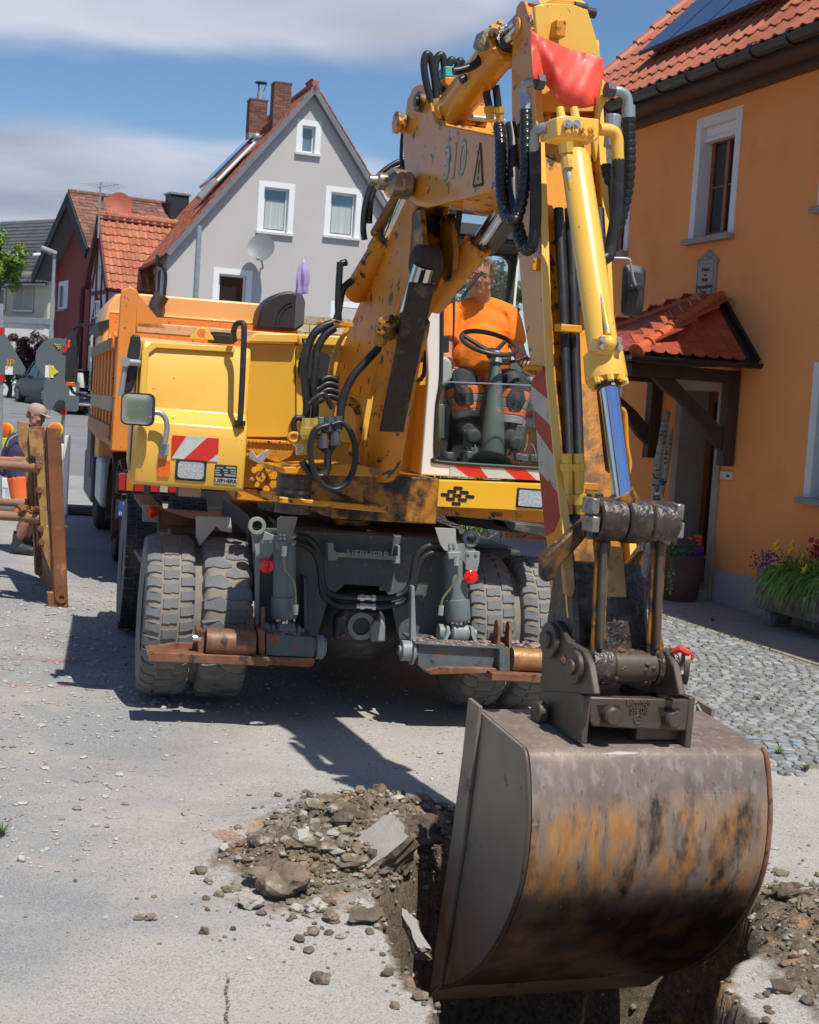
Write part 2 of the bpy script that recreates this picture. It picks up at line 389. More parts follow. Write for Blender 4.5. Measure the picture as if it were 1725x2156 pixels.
# ground material: dusty asphalt, pale grit, and soil where the trench is dug
gm=bpy.data.materials.new('dusty road');gm.use_nodes=True
def ground_nodes(gm,far=False):
    nt=gm.node_tree;N=nt.nodes;L=nt.links;b=N['Principled BSDF']
    g=N.new('ShaderNodeNewGeometry');P=g.outputs['Position']
    sp=N.new('ShaderNodeSeparateXYZ');L.new(P,sp.inputs[0])
    def noise(s,d=6,r=.6,dist=0):
        n=N.new('ShaderNodeTexNoise');n.inputs['Scale'].default_value=s;n.inputs['Detail'].default_value=d;n.inputs['Roughness'].default_value=r;n.inputs['Distortion'].default_value=dist;L.new(P,n.inputs[0]);return n.outputs[0]
    def rng(v,a,c,d=0.,e=1.,sm=False):
        x=N.new('ShaderNodeMapRange');L.new(v,x.inputs[0])
        if sm:x.interpolation_type='SMOOTHSTEP'
        for i,q in enumerate((a,c,d,e)):x.inputs[i+1].default_value=q
        return x.outputs[0]
    def mixc(f,a,c,mode='MIX'):
        x=N.new('ShaderNodeMix');x.data_type='RGBA';x.blend_type=mode
        for s,v in((0,f),(6,a),(7,c)):
            if isinstance(v,(int,float)):x.inputs[s].default_value=v
            elif isinstance(v,(tuple,list)):x.inputs[s].default_value=tuple(v)+(1,)
            else:L.new(v,x.inputs[s])
        return x.outputs[2]
    def mth(op,a,c,cl=True):
        x=N.new('ShaderNodeMath');x.operation=op;x.use_clamp=cl
        for i,v in enumerate((a,c)):
            if isinstance(v,(int,float)):x.inputs[i].default_value=v
            else:L.new(v,x.inputs[i])
        return x.outputs[0]
    asph=mixc(rng(noise(150,4,.85),.38,.64),(.155,.156,.158),(.44,.435,.42))
    dust=mixc(rng(noise(110,5,.85),.38,.64),(.26,.24,.21),(.56,.53,.475))
    # bare, bluer asphalt on the near left; dust towards the middle
    lx=rng(sp.outputs[0],-1.6,.3);big=noise(.9,5,.6,.4)
    f=rng(mth('ADD',big,mth('MULTIPLY',lx,.35)),.45,.78,0,1,True)
    col=mixc(f,asph,dust)
    col=mixc(mth('MULTIPLY',rng(noise(1.6,7,.7),.50,.66),.6),col,(.43,.385,.32))
    col=mixc(mth('MULTIPLY',rng(noise(.55,5,.6),.50,.62),.30),col,(.20,.20,.205))
    vor=N.new('ShaderNodeTexVoronoi');vor.inputs['Scale'].default_value=85;vor.feature='F1';L.new(P,vor.inputs[0])
    vc=N.new('ShaderNodeSeparateColor');L.new(vor.outputs['Color'],vc.inputs[0])
    peb=mth('MULTIPLY',rng(vor.outputs['Distance'],.42,.30),rng(vc.outputs[0],.72,.78))
    col=mixc(mth('MULTIPLY',peb,rng(noise(1.7,4),.38,.62,.25,.9)),col,mixc(vc.outputs[1],(.34,.32,.30),(.62,.59,.54)))
    dk=mth('MULTIPLY',rng(vor.outputs['Distance'],.40,.25),rng(vc.outputs[2],.86,.9))
    col=mixc(mth('MULTIPLY',dk,.6),col,(.11,.105,.10))
    col=mixc(mth('MULTIPLY',rng(noise(1.3,3,.5,.6),.66,.74),.35),col,(.46,.26,.17))
    if not far:
        at_=N.new('ShaderNodeAttribute');at_.attribute_name='soil'
        so_=mixc(rng(noise(38,6,.7),.3,.7),(.055,.040,.027),(.24,.185,.13))
        so_=mixc(rng(noise(7,4),.58,.68),so_,(.36,.21,.09))
        so_=mixc(rng(noise(150,2),.64,.70),so_,(.46,.42,.36))
        col=mixc(rng(mth('ADD',at_.outputs['Fac'],mth('MULTIPLY',mth('SUBTRACT',noise(14,5,.7),.5,False),.9,False)),.35,.6),col,so_)
    L.new(col,b.inputs['Base Color']);b.inputs['Roughness'].default_value=.92;b.inputs['Specular IOR Level'].default_value=.25
    hgt=mth('ADD',mth('MULTIPLY',noise(230,4,.7),.5,False),mth('MULTIPLY',peb,.7,False),False)
    bn=N.new('ShaderNodeBump');bn.inputs['Distance'].default_value=.006;bn.inputs['Strength'].default_value=.9
    L.new(hgt,bn.inputs['Height']);L.new(bn.outputs[0],b.inputs['Normal'])
ground_nodes(gm)
me=bpy.data.meshes.new('ground');me.from_pydata(V.tolist(),[],Fq.tolist());me.materials.append(gm)
me.polygons.foreach_set('use_smooth',[True]*len(me.polygons))
fs=sdf(gx,gy,TR)+fbm(gx,gy,6,3,3)*.16
soil=np.clip((.06-fs)/.08,0,1)
mnd=(.9*blob(gx,gy,-.12,6.02,.55,.46)+.8*blob(gx,gy,-.38,5.64,.34,.2)+.8*blob(gx,gy,.05,6.45,.4,.22)+.9*blob(gx,gy,1.75,5.5,.36,.5)+.7*blob(gx,gy,1.55,4.9,.2,.6)+.45*blob(gx,gy,-.35,5.25,.5,.22))
soil=np.clip(np.maximum(soil,mnd*1.0),0,1)
a_=me.attributes.new('soil','FLOAT','POINT');a_.data.foreach_set('value',soil.ravel().astype(np.float32))
o=bpy.data.objects.new('ground',me);COL.objects.link(o);prop(o,kind='structure');WO['ground']=A(0,0,0)
# the road and ground beyond the dug area, rising up the hill behind
gf=bpy.data.materials.new('gravel road');gf.use_nodes=True;ground_nodes(gf,True)
def sheet(name,xs,ys,mt,zoff=0.0,hole=None,kind='structure',zf=None):
    vs=[];fs=[]
    for y in ys:
        for x in xs:vs.append((x,y,float((zf or gz)(x,y))+zoff))
    n=len(xs)
    for j in range(len(ys)-1):
        for i in range(n-1):
            cx=(xs[i]+xs[i+1])/2;cy=(ys[j]+ys[j+1])/2
            if hole and hole[0]<cx<hole[1]and hole[2]<cy<hole[3]:continue
            fs.append([j*n+i,j*n+i+1,(j+1)*n+i+1,(j+1)*n+i])
    mb=MB();mb.add(vs,fs);return mk(name,mb,mt,None,smooth=0,kind=kind)
sheet('road',[-9,-7,-5,X0,0,X1,5,7,9],[-60,-3,0,Y0,6,Y1,12,15,20,26],gf,hole=(X0,X1,Y0,Y1))
sheet('side_road',[-40,-9],[-60,-30,-3],gf);sheet('side_road',[9,40],[-60,-30,-3],gf)
asp=mat('old asphalt',(.20,.20,.205),.9,var=.12,vs=.6,dirt=[((.29,.275,.25),.4,.8,.3),((.13,.13,.13),.25,3,.2)],bump=.004,bs=60,spec=.25)
sheet('hill_road',[-60,-9,-5,0,5,9,60],[26,35,50,75,120],asp,-.0)
grassm=mat('far meadow',(.07,.10,.03),.9,var=.3,vs=.3)
sheet('terrain',[-900,-300,-60,-9,9,60,300,900],[-300,-60,-3,0,26,120,300,1500],grassm,-.06,hole=None,zf=lambda x,y:gz(x,min(y,120))-(.0 if abs(x)>9 or y<-3 else 2.6)-(0 if y<110 else .3))
# ---------------------------------------------------------------- stones, gravel, rubble
GR=1.618
ICO=[(-1,GR,0),(1,GR,0),(-1,-GR,0),(1,-GR,0),(0,-1,GR),(0,1,GR),(0,-1,-GR),(0,1,-GR),(GR,0,-1),(GR,0,1),(-GR,0,-1),(-GR,0,1)]
ICF=[(0,11,5),(0,5,1),(0,1,7),(0,7,10),(0,10,11),(1,5,9),(5,11,4),(11,10,2),(10,7,6),(7,1,8),(3,9,4),(3,4,2),(3,2,6),(3,6,8),(3,8,9),(4,9,5),(2,4,11),(6,2,10),(8,6,7),(9,8,1)]
def rockmb(mb,c,s,rnd,flat=.7,det=0):
    vs=[unit(b)for b in ICO];fc=ICF
    for _ in range(det-1):
        nf=[];cache={}
        def midp(i,j):
            k=(min(i,j),max(i,j))
            if k not in cache:vs.append(unit(vs[i]+vs[j]));cache[k]=len(vs)-1
            return cache[k]
        for a,b,c_ in fc:
            x,y,z=midp(a,b),midp(b,c_),midp(c_,a);nf+=[(a,x,z),(x,b,y),(z,y,c_),(x,y,z)]
        fc=nf
    q=rnd.uniform(0,6.28);ca,sa=math.cos(q),math.sin(q)
    sx,sy,sz=s*rnd.uniform(.7,1.3),s*rnd.uniform(.6,1.1),s*rnd.uniform(.5,.9)*flat
    q1,q2,q3=(unit((rnd.gauss(0,1),rnd.gauss(0,1),rnd.gauss(0,1)))for _ in range(3));h1,h2=rnd.uniform(0,6),rnd.uniform(0,6)
    out=[]
    for p in vs:
        k=1+rnd.uniform(-.26,.22)if det<2 else 1+.17*math.sin(p@q1*2.6+h1)+.16*math.sin(p@q2*5.2+h2)+.11*math.sin(p@q3*11+h1*3)+rnd.uniform(-.10,.10);x,y,z=p[0]*sx*k,p[1]*sy*k,p[2]*sz*k
        out.append((c[0]+x*ca-y*sa,c[1]+x*sa+y*ca,c[2]+z))
    mb.add(out,fc)
rnd=random.Random(3)
gravm=mat('limestone gravel',(.36,.345,.315),.9,var=.2,vs=20,island=.35)
mb=MB()
def hh(x,y):
    z=float(gz(A(x),A(y)))
    if X0+.3<x<X1-.3 and Y0<y<Y1-.3:z+=float(fine(np.array([[x]]),np.array([[y]]))[0,0])
    return z
cnt=0
cl=[(rnd.uniform(-4,-1.2),rnd.uniform(5.6,13))for _ in range(60)]+[(rnd.uniform(-1.2,3),rnd.uniform(5,8.5))for _ in range(14)]
cand=[]
for _ in range(11000):
    if rnd.random()<.55:
        c=rnd.choice(cl);x=c[0]+rnd.gauss(0,.35);y=c[1]+rnd.gauss(0,.45)
    else:x=rnd.uniform(-4.2,2.6);y=4.6+9.6*rnd.random()**.8
    if y>7.9 and x>1.3:continue
    if x<-.2*y-1.2:continue
    if y<5.4 and x<0 and rnd.random()<.75:continue
    cand.append((x,y))
cx=np.array([c[0]for c in cand]);cy=np.array([c[1]for c in cand])
inn=(cx>X0+.3)&(cx<X1-.3)&(cy<Y1-.3)
cz=gz(cx,cy)+np.where(inn,fine(cx,cy),0)
for x,y,z in zip(cx,cy,cz):
    s=min(.026,rnd.lognormvariate(math.log(.0062 if x>-1.2 else .0082),.48))
    rockmb(mb,(x,y,z+s*.25),s,rnd)
mk('gravel',mb,gravm,None,smooth=0,kind='stuff')
rubm=mat('broken soil and asphalt',(.165,.125,.085),.95,var=.35,vs=14,dirt=[((.42,.38,.31),.40,9,.15),((.05,.035,.025),.3,16,.1)],bump=.006,bs=60,island=.35)
rubl=mat('pale broken stone',(.36,.33,.28),.92,var=.2,vs=12,island=.25,bump=.004,bs=60)
mb=MB();rnd=random.Random(11)
pts=[]
for _ in range(5200):
    k=rnd.random()
    if k<.42:x,y=rnd.gauss(-.02,.21),rnd.gauss(6.0,.20)
    elif k<.66:x,y=rnd.gauss(-.34,.12),rnd.gauss(5.68,.09)
    elif k<.74:x,y=rnd.gauss(.05,.3),rnd.gauss(6.5,.14)
    elif k<.88:x,y=rnd.gauss(1.72,.22),rnd.gauss(5.35,.45)
    elif k<.95:x,y=rnd.uniform(0,1.3),rnd.uniform(4.3,6.4)
    else:x,y=rnd.gauss(-.2,.3),rnd.gauss(5.3,.3)
    pts.append((x,y))
px_=np.array([p[0]for p in pts]);py_=np.array([p[1]for p in pts]);pz_=gz(px_,py_)+fine(px_,py_)
for x,y,z in zip(px_,py_,pz_):
    s=min(.048,rnd.lognormvariate(math.log(.0105),.55));mb.m=1 if rnd.random()<.13 else 0
    rockmb(mb,(x,y,z+s*.3),s,rnd,.85,1 if s>.02 else 0)
mk('rubble',mb,[rubm,rubl],None,smooth=0,kind='stuff')
def clod(px,py,s,label,mt=None,flat=.8,name='soil_clod',lift=.4,grp=None):
    p=gnd(px,py);z=hh(p[0],p[1]);mb=MB();r2=random.Random(int(px*7+py))
    rockmb(mb,(p[0],p[1],z+s*lift),s,r2,flat,3)
    return mk(name,mb,mt or rubm,None,smooth=0,label=label,cat='clod' if name=='soil_clod' else 'stone',group=grp)
clod(600,1884,.09,'large dark clod of dug earth at the left end of the rubble heap')
clod(560,1868,.06,'dark brown earth clod just behind the left tip of the heap')
clod(525,1912,.05,'pale lump of broken asphalt at the far left tip of the heap',rubl)
clod(745,1855,.055,'round dark clod lying below the tilted asphalt slab')
clod(665,1922,.05,'grey speckled stone at the lower edge of the heap',rubl,name='stone')
clod(882,1800,.09,'upright earth block right of the tilted asphalt slab',flat=1.25)
clod(830,1880,.06,'rust coloured stone near the trench edge',mat('rusty stone',(.42,.22,.09),.9,var=.3,vs=20,bump=.004),name='stone')
clod(774,1938,.06,'flat grey asphalt chunk at the lower edge of the heap',flat=.45)
clod(698,1941,.04,'small dark clod alone in front of the heap')
clod(674,2068,.032,'small brown stone lying alone on the pale dust',name='stone')
clod(316,1937,.022,'small dark clod alone on the asphalt at the left',name='soil_clod')
clod(430,1965,.024,'little pair of clods left of the dusty patch',name='soil_clod')
clod(1652,1921,.06,'dark round clod right of the bucket',name='soil_clod')
clod(1690,1960,.05,'earth clod at the right edge of the picture',name='soil_clod')
# slabs of broken road surface
slabm=mat('broken asphalt slab top',(.34,.315,.275),.93,var=.1,vs=8,bump=.003,bs=90)
def slab(name,top,th,label):
    a=[A(t)for t in top];c=sum(a)/len(a);n=unit(np.cross(a[1]-a[0],a[2]-a[0]));n=n if n[2]>0 else-n
    r3=random.Random(5);lp=[]
    K=len(a);a=[p-n*((p-c)@n)*.85 for p in a]
    for i in range(K):
        for j in range(5):
            t=j/5;q=a[i]*(1-t)+a[(i+1)%K]*t+A(*(r3.uniform(-.012,.012)for _ in range(3)));lp.append(q-n*((q-c)@n)*.9)
    mb=MB();n_=len(lp);NJ=7;mb.add(lp+[c],[[i,(i+1)%n_,n_]for i in range(n_)]);mb.m=1;rows=[lp]
    for j in range(1,NJ+1):
        t=j/NJ;rows.append([p-n*th*t+(p-c)*(.05*math.sin(i*.9+j)+r3.uniform(-.05,.07)-.12*t*t)+A(*(r3.uniform(-.008,.008)for _ in range(3)))for i,p in enumerate(lp)])
    mb.add([p for r_ in rows for p in r_]+[c-n*th],[[j*n_+i,j*n_+(i+1)%n_,(j+1)*n_+(i+1)%n_,(j+1)*n_+i]for j in range(NJ)for i in range(n_)]+[[NJ*n_+i,NJ*n_+(i+1)%n_,(NJ+1)*n_]for i in range(n_)])
    return mk(name,mb,[slabm,rubm],None,smooth=0,label=label,cat='asphalt slab')
slab('asphalt_slab',[at(640,1862,5.74),at(733,1782,5.80),at(812,1728,5.82),at(846,1722,5.76),at(850,1745,5.62),at(765,1815,5.58),at(690,1855,5.64)],.15,'biggest tilted slab of broken asphalt leaning on the rubble heap')
slab('asphalt_slab',[at(612,1832,5.85),at(690,1795,5.98),at(735,1780,6.02),at(728,1800,5.95),at(665,1838,5.8)],.035,'thin asphalt slab lying behind the big tilted one')
slab('asphalt_slab',[at(845,1915,5.44),at(878,1935,5.36),at(902,2000,5.10),at(885,1990,5.12)],.05,'narrow cracked slab sliding into the trench edge')
# spray marks
def spray(name,pts,w,mt,z=.006):
    mb=MB();P=[A(p)for p in pts]
    L_=[];R_=[]
    for i,p in enumerate(P):
        t=unit((P[min(i+1,len(P)-1)]-P[max(i-1,0)])*A(1,1,0));n=A(-t[1],t[0],0);ww=w*random.uniform(.5,1.2)/2
        for l,s_ in((L_,1),(R_,-1)):
            q=p+n*ww*s_;q[2]=hh(q[0],q[1])+z;l.append(q)
    for i in range(len(P)-1):mb.add([L_[i],L_[i+1],R_[i+1],R_[i]],[[0,1,2,3]])
    return mk(name,mb,mt,None,smooth=0,kind='structure')
def spraymat(n,c):
    m=mat(n,c,.8,var=.1);nt=m.node_tree;b=nt.nodes['Principled BSDF']
    no=nt.nodes.new('ShaderNodeTexNoise');no.inputs['Scale'].default_value=90;no.inputs['Detail'].default_value=5
    g=nt.nodes.new('ShaderNodeNewGeometry');nt.links.new(g.outputs['Position'],no.inputs[0])
    mr=nt.nodes.new('ShaderNodeMapRange');nt.links.new(no.outputs[0],mr.inputs[0]);mr.inputs[1].default_value=.44;mr.inputs[2].default_value=.58;mr.inputs[3].default_value=0;mr.inputs[4].default_value=.8
    nt.links.new(mr.outputs[0],b.inputs['Alpha']);return m
pink=spraymat('pink spray',(.75,.12,.18));blue_=spraymat('blue spray',(.05,.38,.72));reds=spraymat('red dust',(.50,.24,.14))
g2=lambda x,y:gnd(x,y)
spray('paint_mark',[g2(20+i*12,1446+.15*math.sin(i))for i in range(19)],.05,pink)
spray('paint_mark',[g2(110+i*8,1393+math.sin(i*1.7)*2)for i in range(9)],.10,pink)
spray('paint_mark',[g2(20+i*12,1388+i*.4)for i in range(9)],.04,pink)
spray('crack',[g2(478+3*math.sin(i*1.3),2050+i*11)for i in range(12)],.014,spraymat('crack filling',(.05,.045,.04)),.003)
spray('crack',[g2(150+i*9,1640+6*math.sin(i*.8)+i*1.5)for i in range(16)],.012,spraymat('crack soil',(.07,.065,.06)),.003)
spray('dust_mark',[g2(455+i*12,1772-i*1.2)for i in range(7)],.16,reds,.004)
# ---------------------------------------------------------------- tiles
def tile_pan(w,l,name,mt,th=.018,bow=.035):
    mb=MB();K=6;top=[];n=K+1
    for e,y in((0,0.0),(1,l)):
        for i in range(n):
            t=i/K;z=bow*(.5-.5*math.cos(2*math.pi*min(1,t*1.0)))*(1 if t<.5 else 1)+(0.02 if e==0 else 0)
            z=bow*math.sin(math.pi*min(1,t/.55))**2 if t<.55 else 0
            top.append((t*w*1.06,y,z+(th*1.3 if e==0 else 0)))
    low=[(x,y,z-th)for x,y,z in top[:n]]
    mb.add(top+low,[[i,i+1,n+i+1,n+i]for i in range(K)]+[[2*n+i,2*n+i+1,i+1,i]for i in range(K)]+[[2*n,0,n],[K,2*n+K,n+K]])
    return mesh_of(mb,name,mt,50)
def tile_beaver(w,l,name,mt,th=.016):
    pts=[(w*.5-w*.48*math.cos(math.pi*i/6),l*.20-l*.20*math.sin(math.pi*i/6))for i in range(7)]
    loop=[(0.02*w,l)]+pts+[(.98*w,l)]
    loop=loop[::-1]
    mb=MB();mb.prism([(x,y,0 if y>l*.5 else th*.6)for x,y in loop],[(x,y,th if y>l*.5 else th*1.6)for x,y in loop]);return mesh_of(mb,name,mt,0)
def tile_roof(parent,P0,rv,sv,nv,nr,rows,tw,th,me,mt,near=None,nobj=300,keep=None,jit=.012,name='roof_tile',seed=1):
    """rows x nr tiles from P0 along rv and up sv; the nobj nearest become parts of their own, the rest one joined part"""
    rnd=random.Random(seed);rv,sv,nv=unit(rv),unit(sv),unit(nv);spots=[]
    for j in range(rows):
        for i in range(nr):
            if keep and not keep(i*tw,j*th):continue
            spots.append((A(P0)+rv*i*tw+sv*j*th,i,j))
    spots.sort(key=lambda s:np.linalg.norm(s[0]-CAM))
    verts=np.array([v.co for v in me.vertices]);faces=[list(p.vertices)for p in me.polygons]
    jb=MB()
    for k,(p,i,j)in enumerate(spots):
        a=rnd.gauss(0,jit);b=rnd.gauss(0,jit)
        y=unit(sv+nv*a*.8);x=unit(rv+nv*b*.5+sv*rnd.gauss(0,jit*.5));z=unit(np.cross(x,y));y=np.cross(z,x);p=p+nv*(.006+abs(rnd.gauss(0,.003)))
        if k<nobj:inst(name,me,rotm(x,y,z,p),parent)
        else:jb.add(p+verts[:,:1]*x+verts[:,1:2]*y+verts[:,2:]*z,faces)
    if jb.v:mk('roof_tiles',jb,mt,parent,smooth=0,kind='stuff')
def plane_hit(px,py,p0,n):k=ray(px,py);return CAM+k*(((A(p0)-CAM)@n)/(k@n))
# ---------------------------------------------------------------- cobbles and pavement
O=Frame((3.53,16.033,-.077),-70.2)
cobm=mat('granite setts',(.25,.262,.266),.8,var=.18,vs=30,island=.32,dirt=[((.36,.33,.27),.4,18,.2)],bump=.003,bs=160,spec=.35)
jointm=mat('sandy joints',(.21,.19,.145),.95,var=.3,vs=20,dirt=[((.10,.12,.035),.35,5,.1)],bump=.006,bs=120)
kerbA,kerbB=O.w(1.19,1.30,0),O.w(3.9,1.30,0)
def kx(y):
    a,b=O.w(-9,1.31,0),O.w(7,1.31,0);t=(y-a[1])/(b[1]-a[1]);return a[0]+(b[0]-a[0])*t
cob=empty('cobbled_pavement',(2.2,9,-.05),kind='structure')
ys_=list(np.linspace(7.6,17.5,26));mb=MB();vs=[]
for y in ys_:
    for t in(0,.5,1):x=1.05+(kx(y)-1.05)*t;vs.append((x,y,float(gz(x,y))+(.006 if y>8.5 else .006-.03*(8.5-y))))
mb.add(vs,[[3*j+i,3*j+i+1,3*j+i+4,3*j+i+3]for j in range(len(ys_)-1)for i in range(2)])
mk('joint_bed',mb,jointm,cob,smooth=0)
def sett(seed):
    r=random.Random(seed);mb=MB();b=[(x+r.uniform(-.006,.006),y+r.uniform(-.006,.006))for x,y in rbox(.076,.076,.013,1)]
    lo=[(x,y,-.03)for x,y in b];md=[(x,y,.006)for x,y in b];tp=[(x*.88,y*.88,.0135+r.uniform(-.002,.002))for x,y in b]
    mb.loft([lo,md,tp]);return mesh_of(mb,'cobblestone',cobm,60)
setts=[sett(i)for i in range(5)]
rnd=random.Random(5);sp=[]
row=0;y=7.9
while y<17.2:
    x=1.1+rnd.uniform(0,.05)
    while x<kx(y)-.05:
        yy=y+.05*math.sin(x*2.3+row*.06)+.012*math.sin(x*9)
        if x<.30*yy+.35 and(yy>8.35 or rnd.random()<(yy-7.8)/.6):sp.append((x,yy))
        x+=.089+rnd.uniform(-.007,.009)
    y+=.086;row+=1
sp.sort(key=lambda p:p[0]**2+p[1]**2 if p[0]/p[1]>.17 else 1e6+p[1])
jb=MB();SV=[np.array([v.co for v in s.vertices])for s in setts];SF=[[list(p.vertices)for p in s.polygons]for s in setts]
for k,(x,y)in enumerate(sp):
    q=rnd.uniform(-.12,.12)+1.57*rnd.randint(0,3);rx=unit((math.cos(q),math.sin(q),rnd.gauss(0,.03)));rz=unit(np.cross(rx,(-math.sin(q),math.cos(q),rnd.gauss(0,.03))));ry=np.cross(rz,rx)
    p=A(x,y,float(gz(x,y))+.002+rnd.gauss(0,.002));i=rnd.randrange(5);s_=rnd.uniform(.88,1.06)
    if k<300:inst('cobblestone',setts[i],rotm(rx*s_,ry*s_,rz,p),cob)
    else:jb.add(p+SV[i][:,:1]*rx*s_+SV[i][:,1:2]*ry*s_+SV[i][:,2:]*rz,SF[i])
mk('cobblestones',jb,cobm,cob,smooth=60,kind='stuff')
# blue spray ring on the cobbles
mb=MB();c=gnd(1627,1577)
for i in range(26):
    a=.2+i*.2;r0,r1=.155,.185+.012*math.sin(i*2)
    q=[A(c[0]+math.cos(a+k*.2)*r*1.1,c[1]+math.sin(a+k*.2)*r,0)for k,r in((0,r0),(0,r1),(1,r1),(1,r0))]
    for z in q:z[2]=float(gz(z[0],z[1]))+.026
    mb.poly(q)
mk('paint_mark',mb,blue_,None,smooth=0,kind='structure')
# weeds between the stones
weedm=mat('weeds',(.10,.17,.03),.7,var=.3,island=.3)
def tuft(mb,p,h,n,rnd,w=.006,spread=.5):
    for _ in range(n):
        a=rnd.uniform(0,6.28);l=h*rnd.uniform(.5,1.1);dx,dy=math.cos(a),math.sin(a);s=rnd.uniform(.15,1)*spread
        b=A(p)+A(dx,dy,0)*rnd.uniform(0,.012);mid=b+A(dx*s*l*.5,dy*s*l*.5,l*.62);e=b+A(dx*s*l*1.15,dy*s*l*1.15,l*.75);t=A(-dy,dx,0)*w/2
        mb.add([b-t,b+t,mid+t,mid-t,e],[[0,1,2,3],[3,2,4]])
mb=MB();rnd=random.Random(8)
for _ in range(420):
    y=rnd.uniform(7.6,15);x=rnd.uniform(1.25,kx(y)-.02)if rnd.random()<.85 else kx(y)
    if x>.32*y+.3:continue
    tuft(mb,(x,y,float(gz(x,y))+.01),rnd.uniform(.012,.035),7,rnd,.005,1.3)
for px,py in((1595,1478),(1640,1590),(1562,1606),(1610,1618),(1700,1625),(1585,1575),(4,1762),(1500,1310)):
    p=gnd(px,py);tuft(mb,p+A(0,0,.01),.05,26,rnd,.007,1.3)
mk('weeds',mb,weedm,None,smooth=0,kind='stuff')
# pavement slabs by the wall
slm=mat('concrete paving slab',(.33,.29,.24),.9,var=.12,vs=8,island=.09,dirt=[((.22,.2,.16),.3,10,.1)],bump=.002,bs=120)
pav=empty('pavement',O.w(0,.6,0),kind='structure')
mb=MB();mb.add([O.w(-9,-.05,-.012),O.w(-9,1.3,-.012),O.w(8,1.3,-.012),O.w(8,-.05,-.012)],[[0,1,2,3]]);mk('bedding',mb,jointm,pav,smooth=0)
for j,(d0,d1)in enumerate(((.0,.42),(.43,.86),(.87,1.29))):
    r=-6.0+.3*(j%2)
    while r<7:
        L_=.80;mb=MB();mb.box(O,r,r+L_-.012,d0,d1-.004,-.06,.012+random.uniform(-.002,.003));mk('paving_slab',mb,slm,pav,bevel=.006);r+=L_
# ---------------------------------------------------------------- orange house
orw=mat('orange render',(.88,.345,.115),.93,var=.06,vs=.7,bump=.0035,bs=130,spec=.2,dirt=[((.66,.27,.10),.36,.9,.3),((.70,.40,.22),.2,2.5,.2)])
plm=mat('grey plinth',(.36,.36,.36),.9,var=.08,vs=2,bump=.002,dirt=[((.28,.26,.23),.3,5,.2)])
trim=mat('white window surround',(.70,.70,.70),.7,var=.04,bump=.0008,bs=90)
sillm=mat('grey stone sill',(.30,.28,.27),.8,var=.12,vs=9,bump=.001)
brownf=mat('brown window frame',(.27,.085,.028),.45,var=.2,vs=7)
wood=mat('dark brown timber',(.060,.030,.020),.6,var=.3,vs=6,stretch=(1,1,.15),bump=.0015,bs=40)
gut=mat('dark gutter',(.030,.031,.032),.35,var=.2,metal=.3)
tilem=mat('red clay roof tile',(.40,.12,.065),.55,var=.14,vs=14,island=.12,dirt=[((.30,.17,.11),.3,22,.1)],spec=.5)
tileb=mat('glazed red beaver tile',(.37,.068,.03),.38,var=.14,vs=10,island=.16,spec=.6,dirt=[((.22,.13,.10),.25,25,.08)])
house=empty('orange_house',O.w(1.5,-4,0),label='orange rendered two storey house with red tiled roof at the right',cat='house')
RL,RR=-3.95,7.0;UE=5.88
openings=[(-1.115,-.355,4.18,5.49),(-3.66,-2.86,4.18,5.49),(9,9.1,4.18,5.49),(1.42,2.18,4.29,5.49),(1.60,2.6,1.33,2.60),(-1.06,-.24,.02,2.42),(-3.5,-2.7,1.33,2.6),(4.2,5.1,4.18,5.49),(4.2,5.1,1.33,2.6)]
def wall_with(F,r0,r1,u0,u1,ops,d=0.0):
    mb=MB();rs=sorted(set([r0,r1]+[o[0]for o in ops]+[o[1]for o in ops]));us=sorted(set([u0,u1]+[o[2]for o in ops]+[o[3]for o in ops]))
    for i in range(len(rs)-1):
        for j in range(len(us)-1):
            cr,cu=(rs[i]+rs[i+1])/2,(us[j]+us[j+1])/2
            if any(o[0]<cr<o[1]and o[2]<cu<o[3]for o in ops):continue
            mb.poly([F.w(rs[i],d,us[j]),F.w(rs[i+1],d,us[j]),F.w(rs[i+1],d,us[j+1]),F.w(rs[i],d,us[j+1])])
    return mb
mb=wall_with(O,RL,RR,0.0,UE+.1,openings)
mb.add([O.w(RL,0,0),O.w(RL,0,UE),O.w(RL,-8,UE),O.w(RL,-8,0),O.w(RL,-4,UE+4)],[[0,1,2,3],[1,4,2]])
mb.add([O.w(RR,0,0),O.w(RR,0,UE),O.w(RR,-8,UE),O.w(RR,-8,0),O.w(RR,-4,UE+4)],[[3,2,1,0],[2,4,1]])
mk('wall',mb,orw,house,smooth=0)
mb=MB();mb.box(O,RL-.01,-1.17,-.03,.018,-.1,.38);mb.box(O,-.06,RR,-.03,.018,-.1,.385);mk('plinth',mb,plm,house)
curtain=mat('pale curtain',(.55,.55,.52),.9,var=.15,vs=5,stretch=(9,9,.1))
wing=mat('window pane',(.015,.018,.02),.03,var=.1,spec=1.0)
reveal=mat('dim interior',(.03,.028,.025),.9)
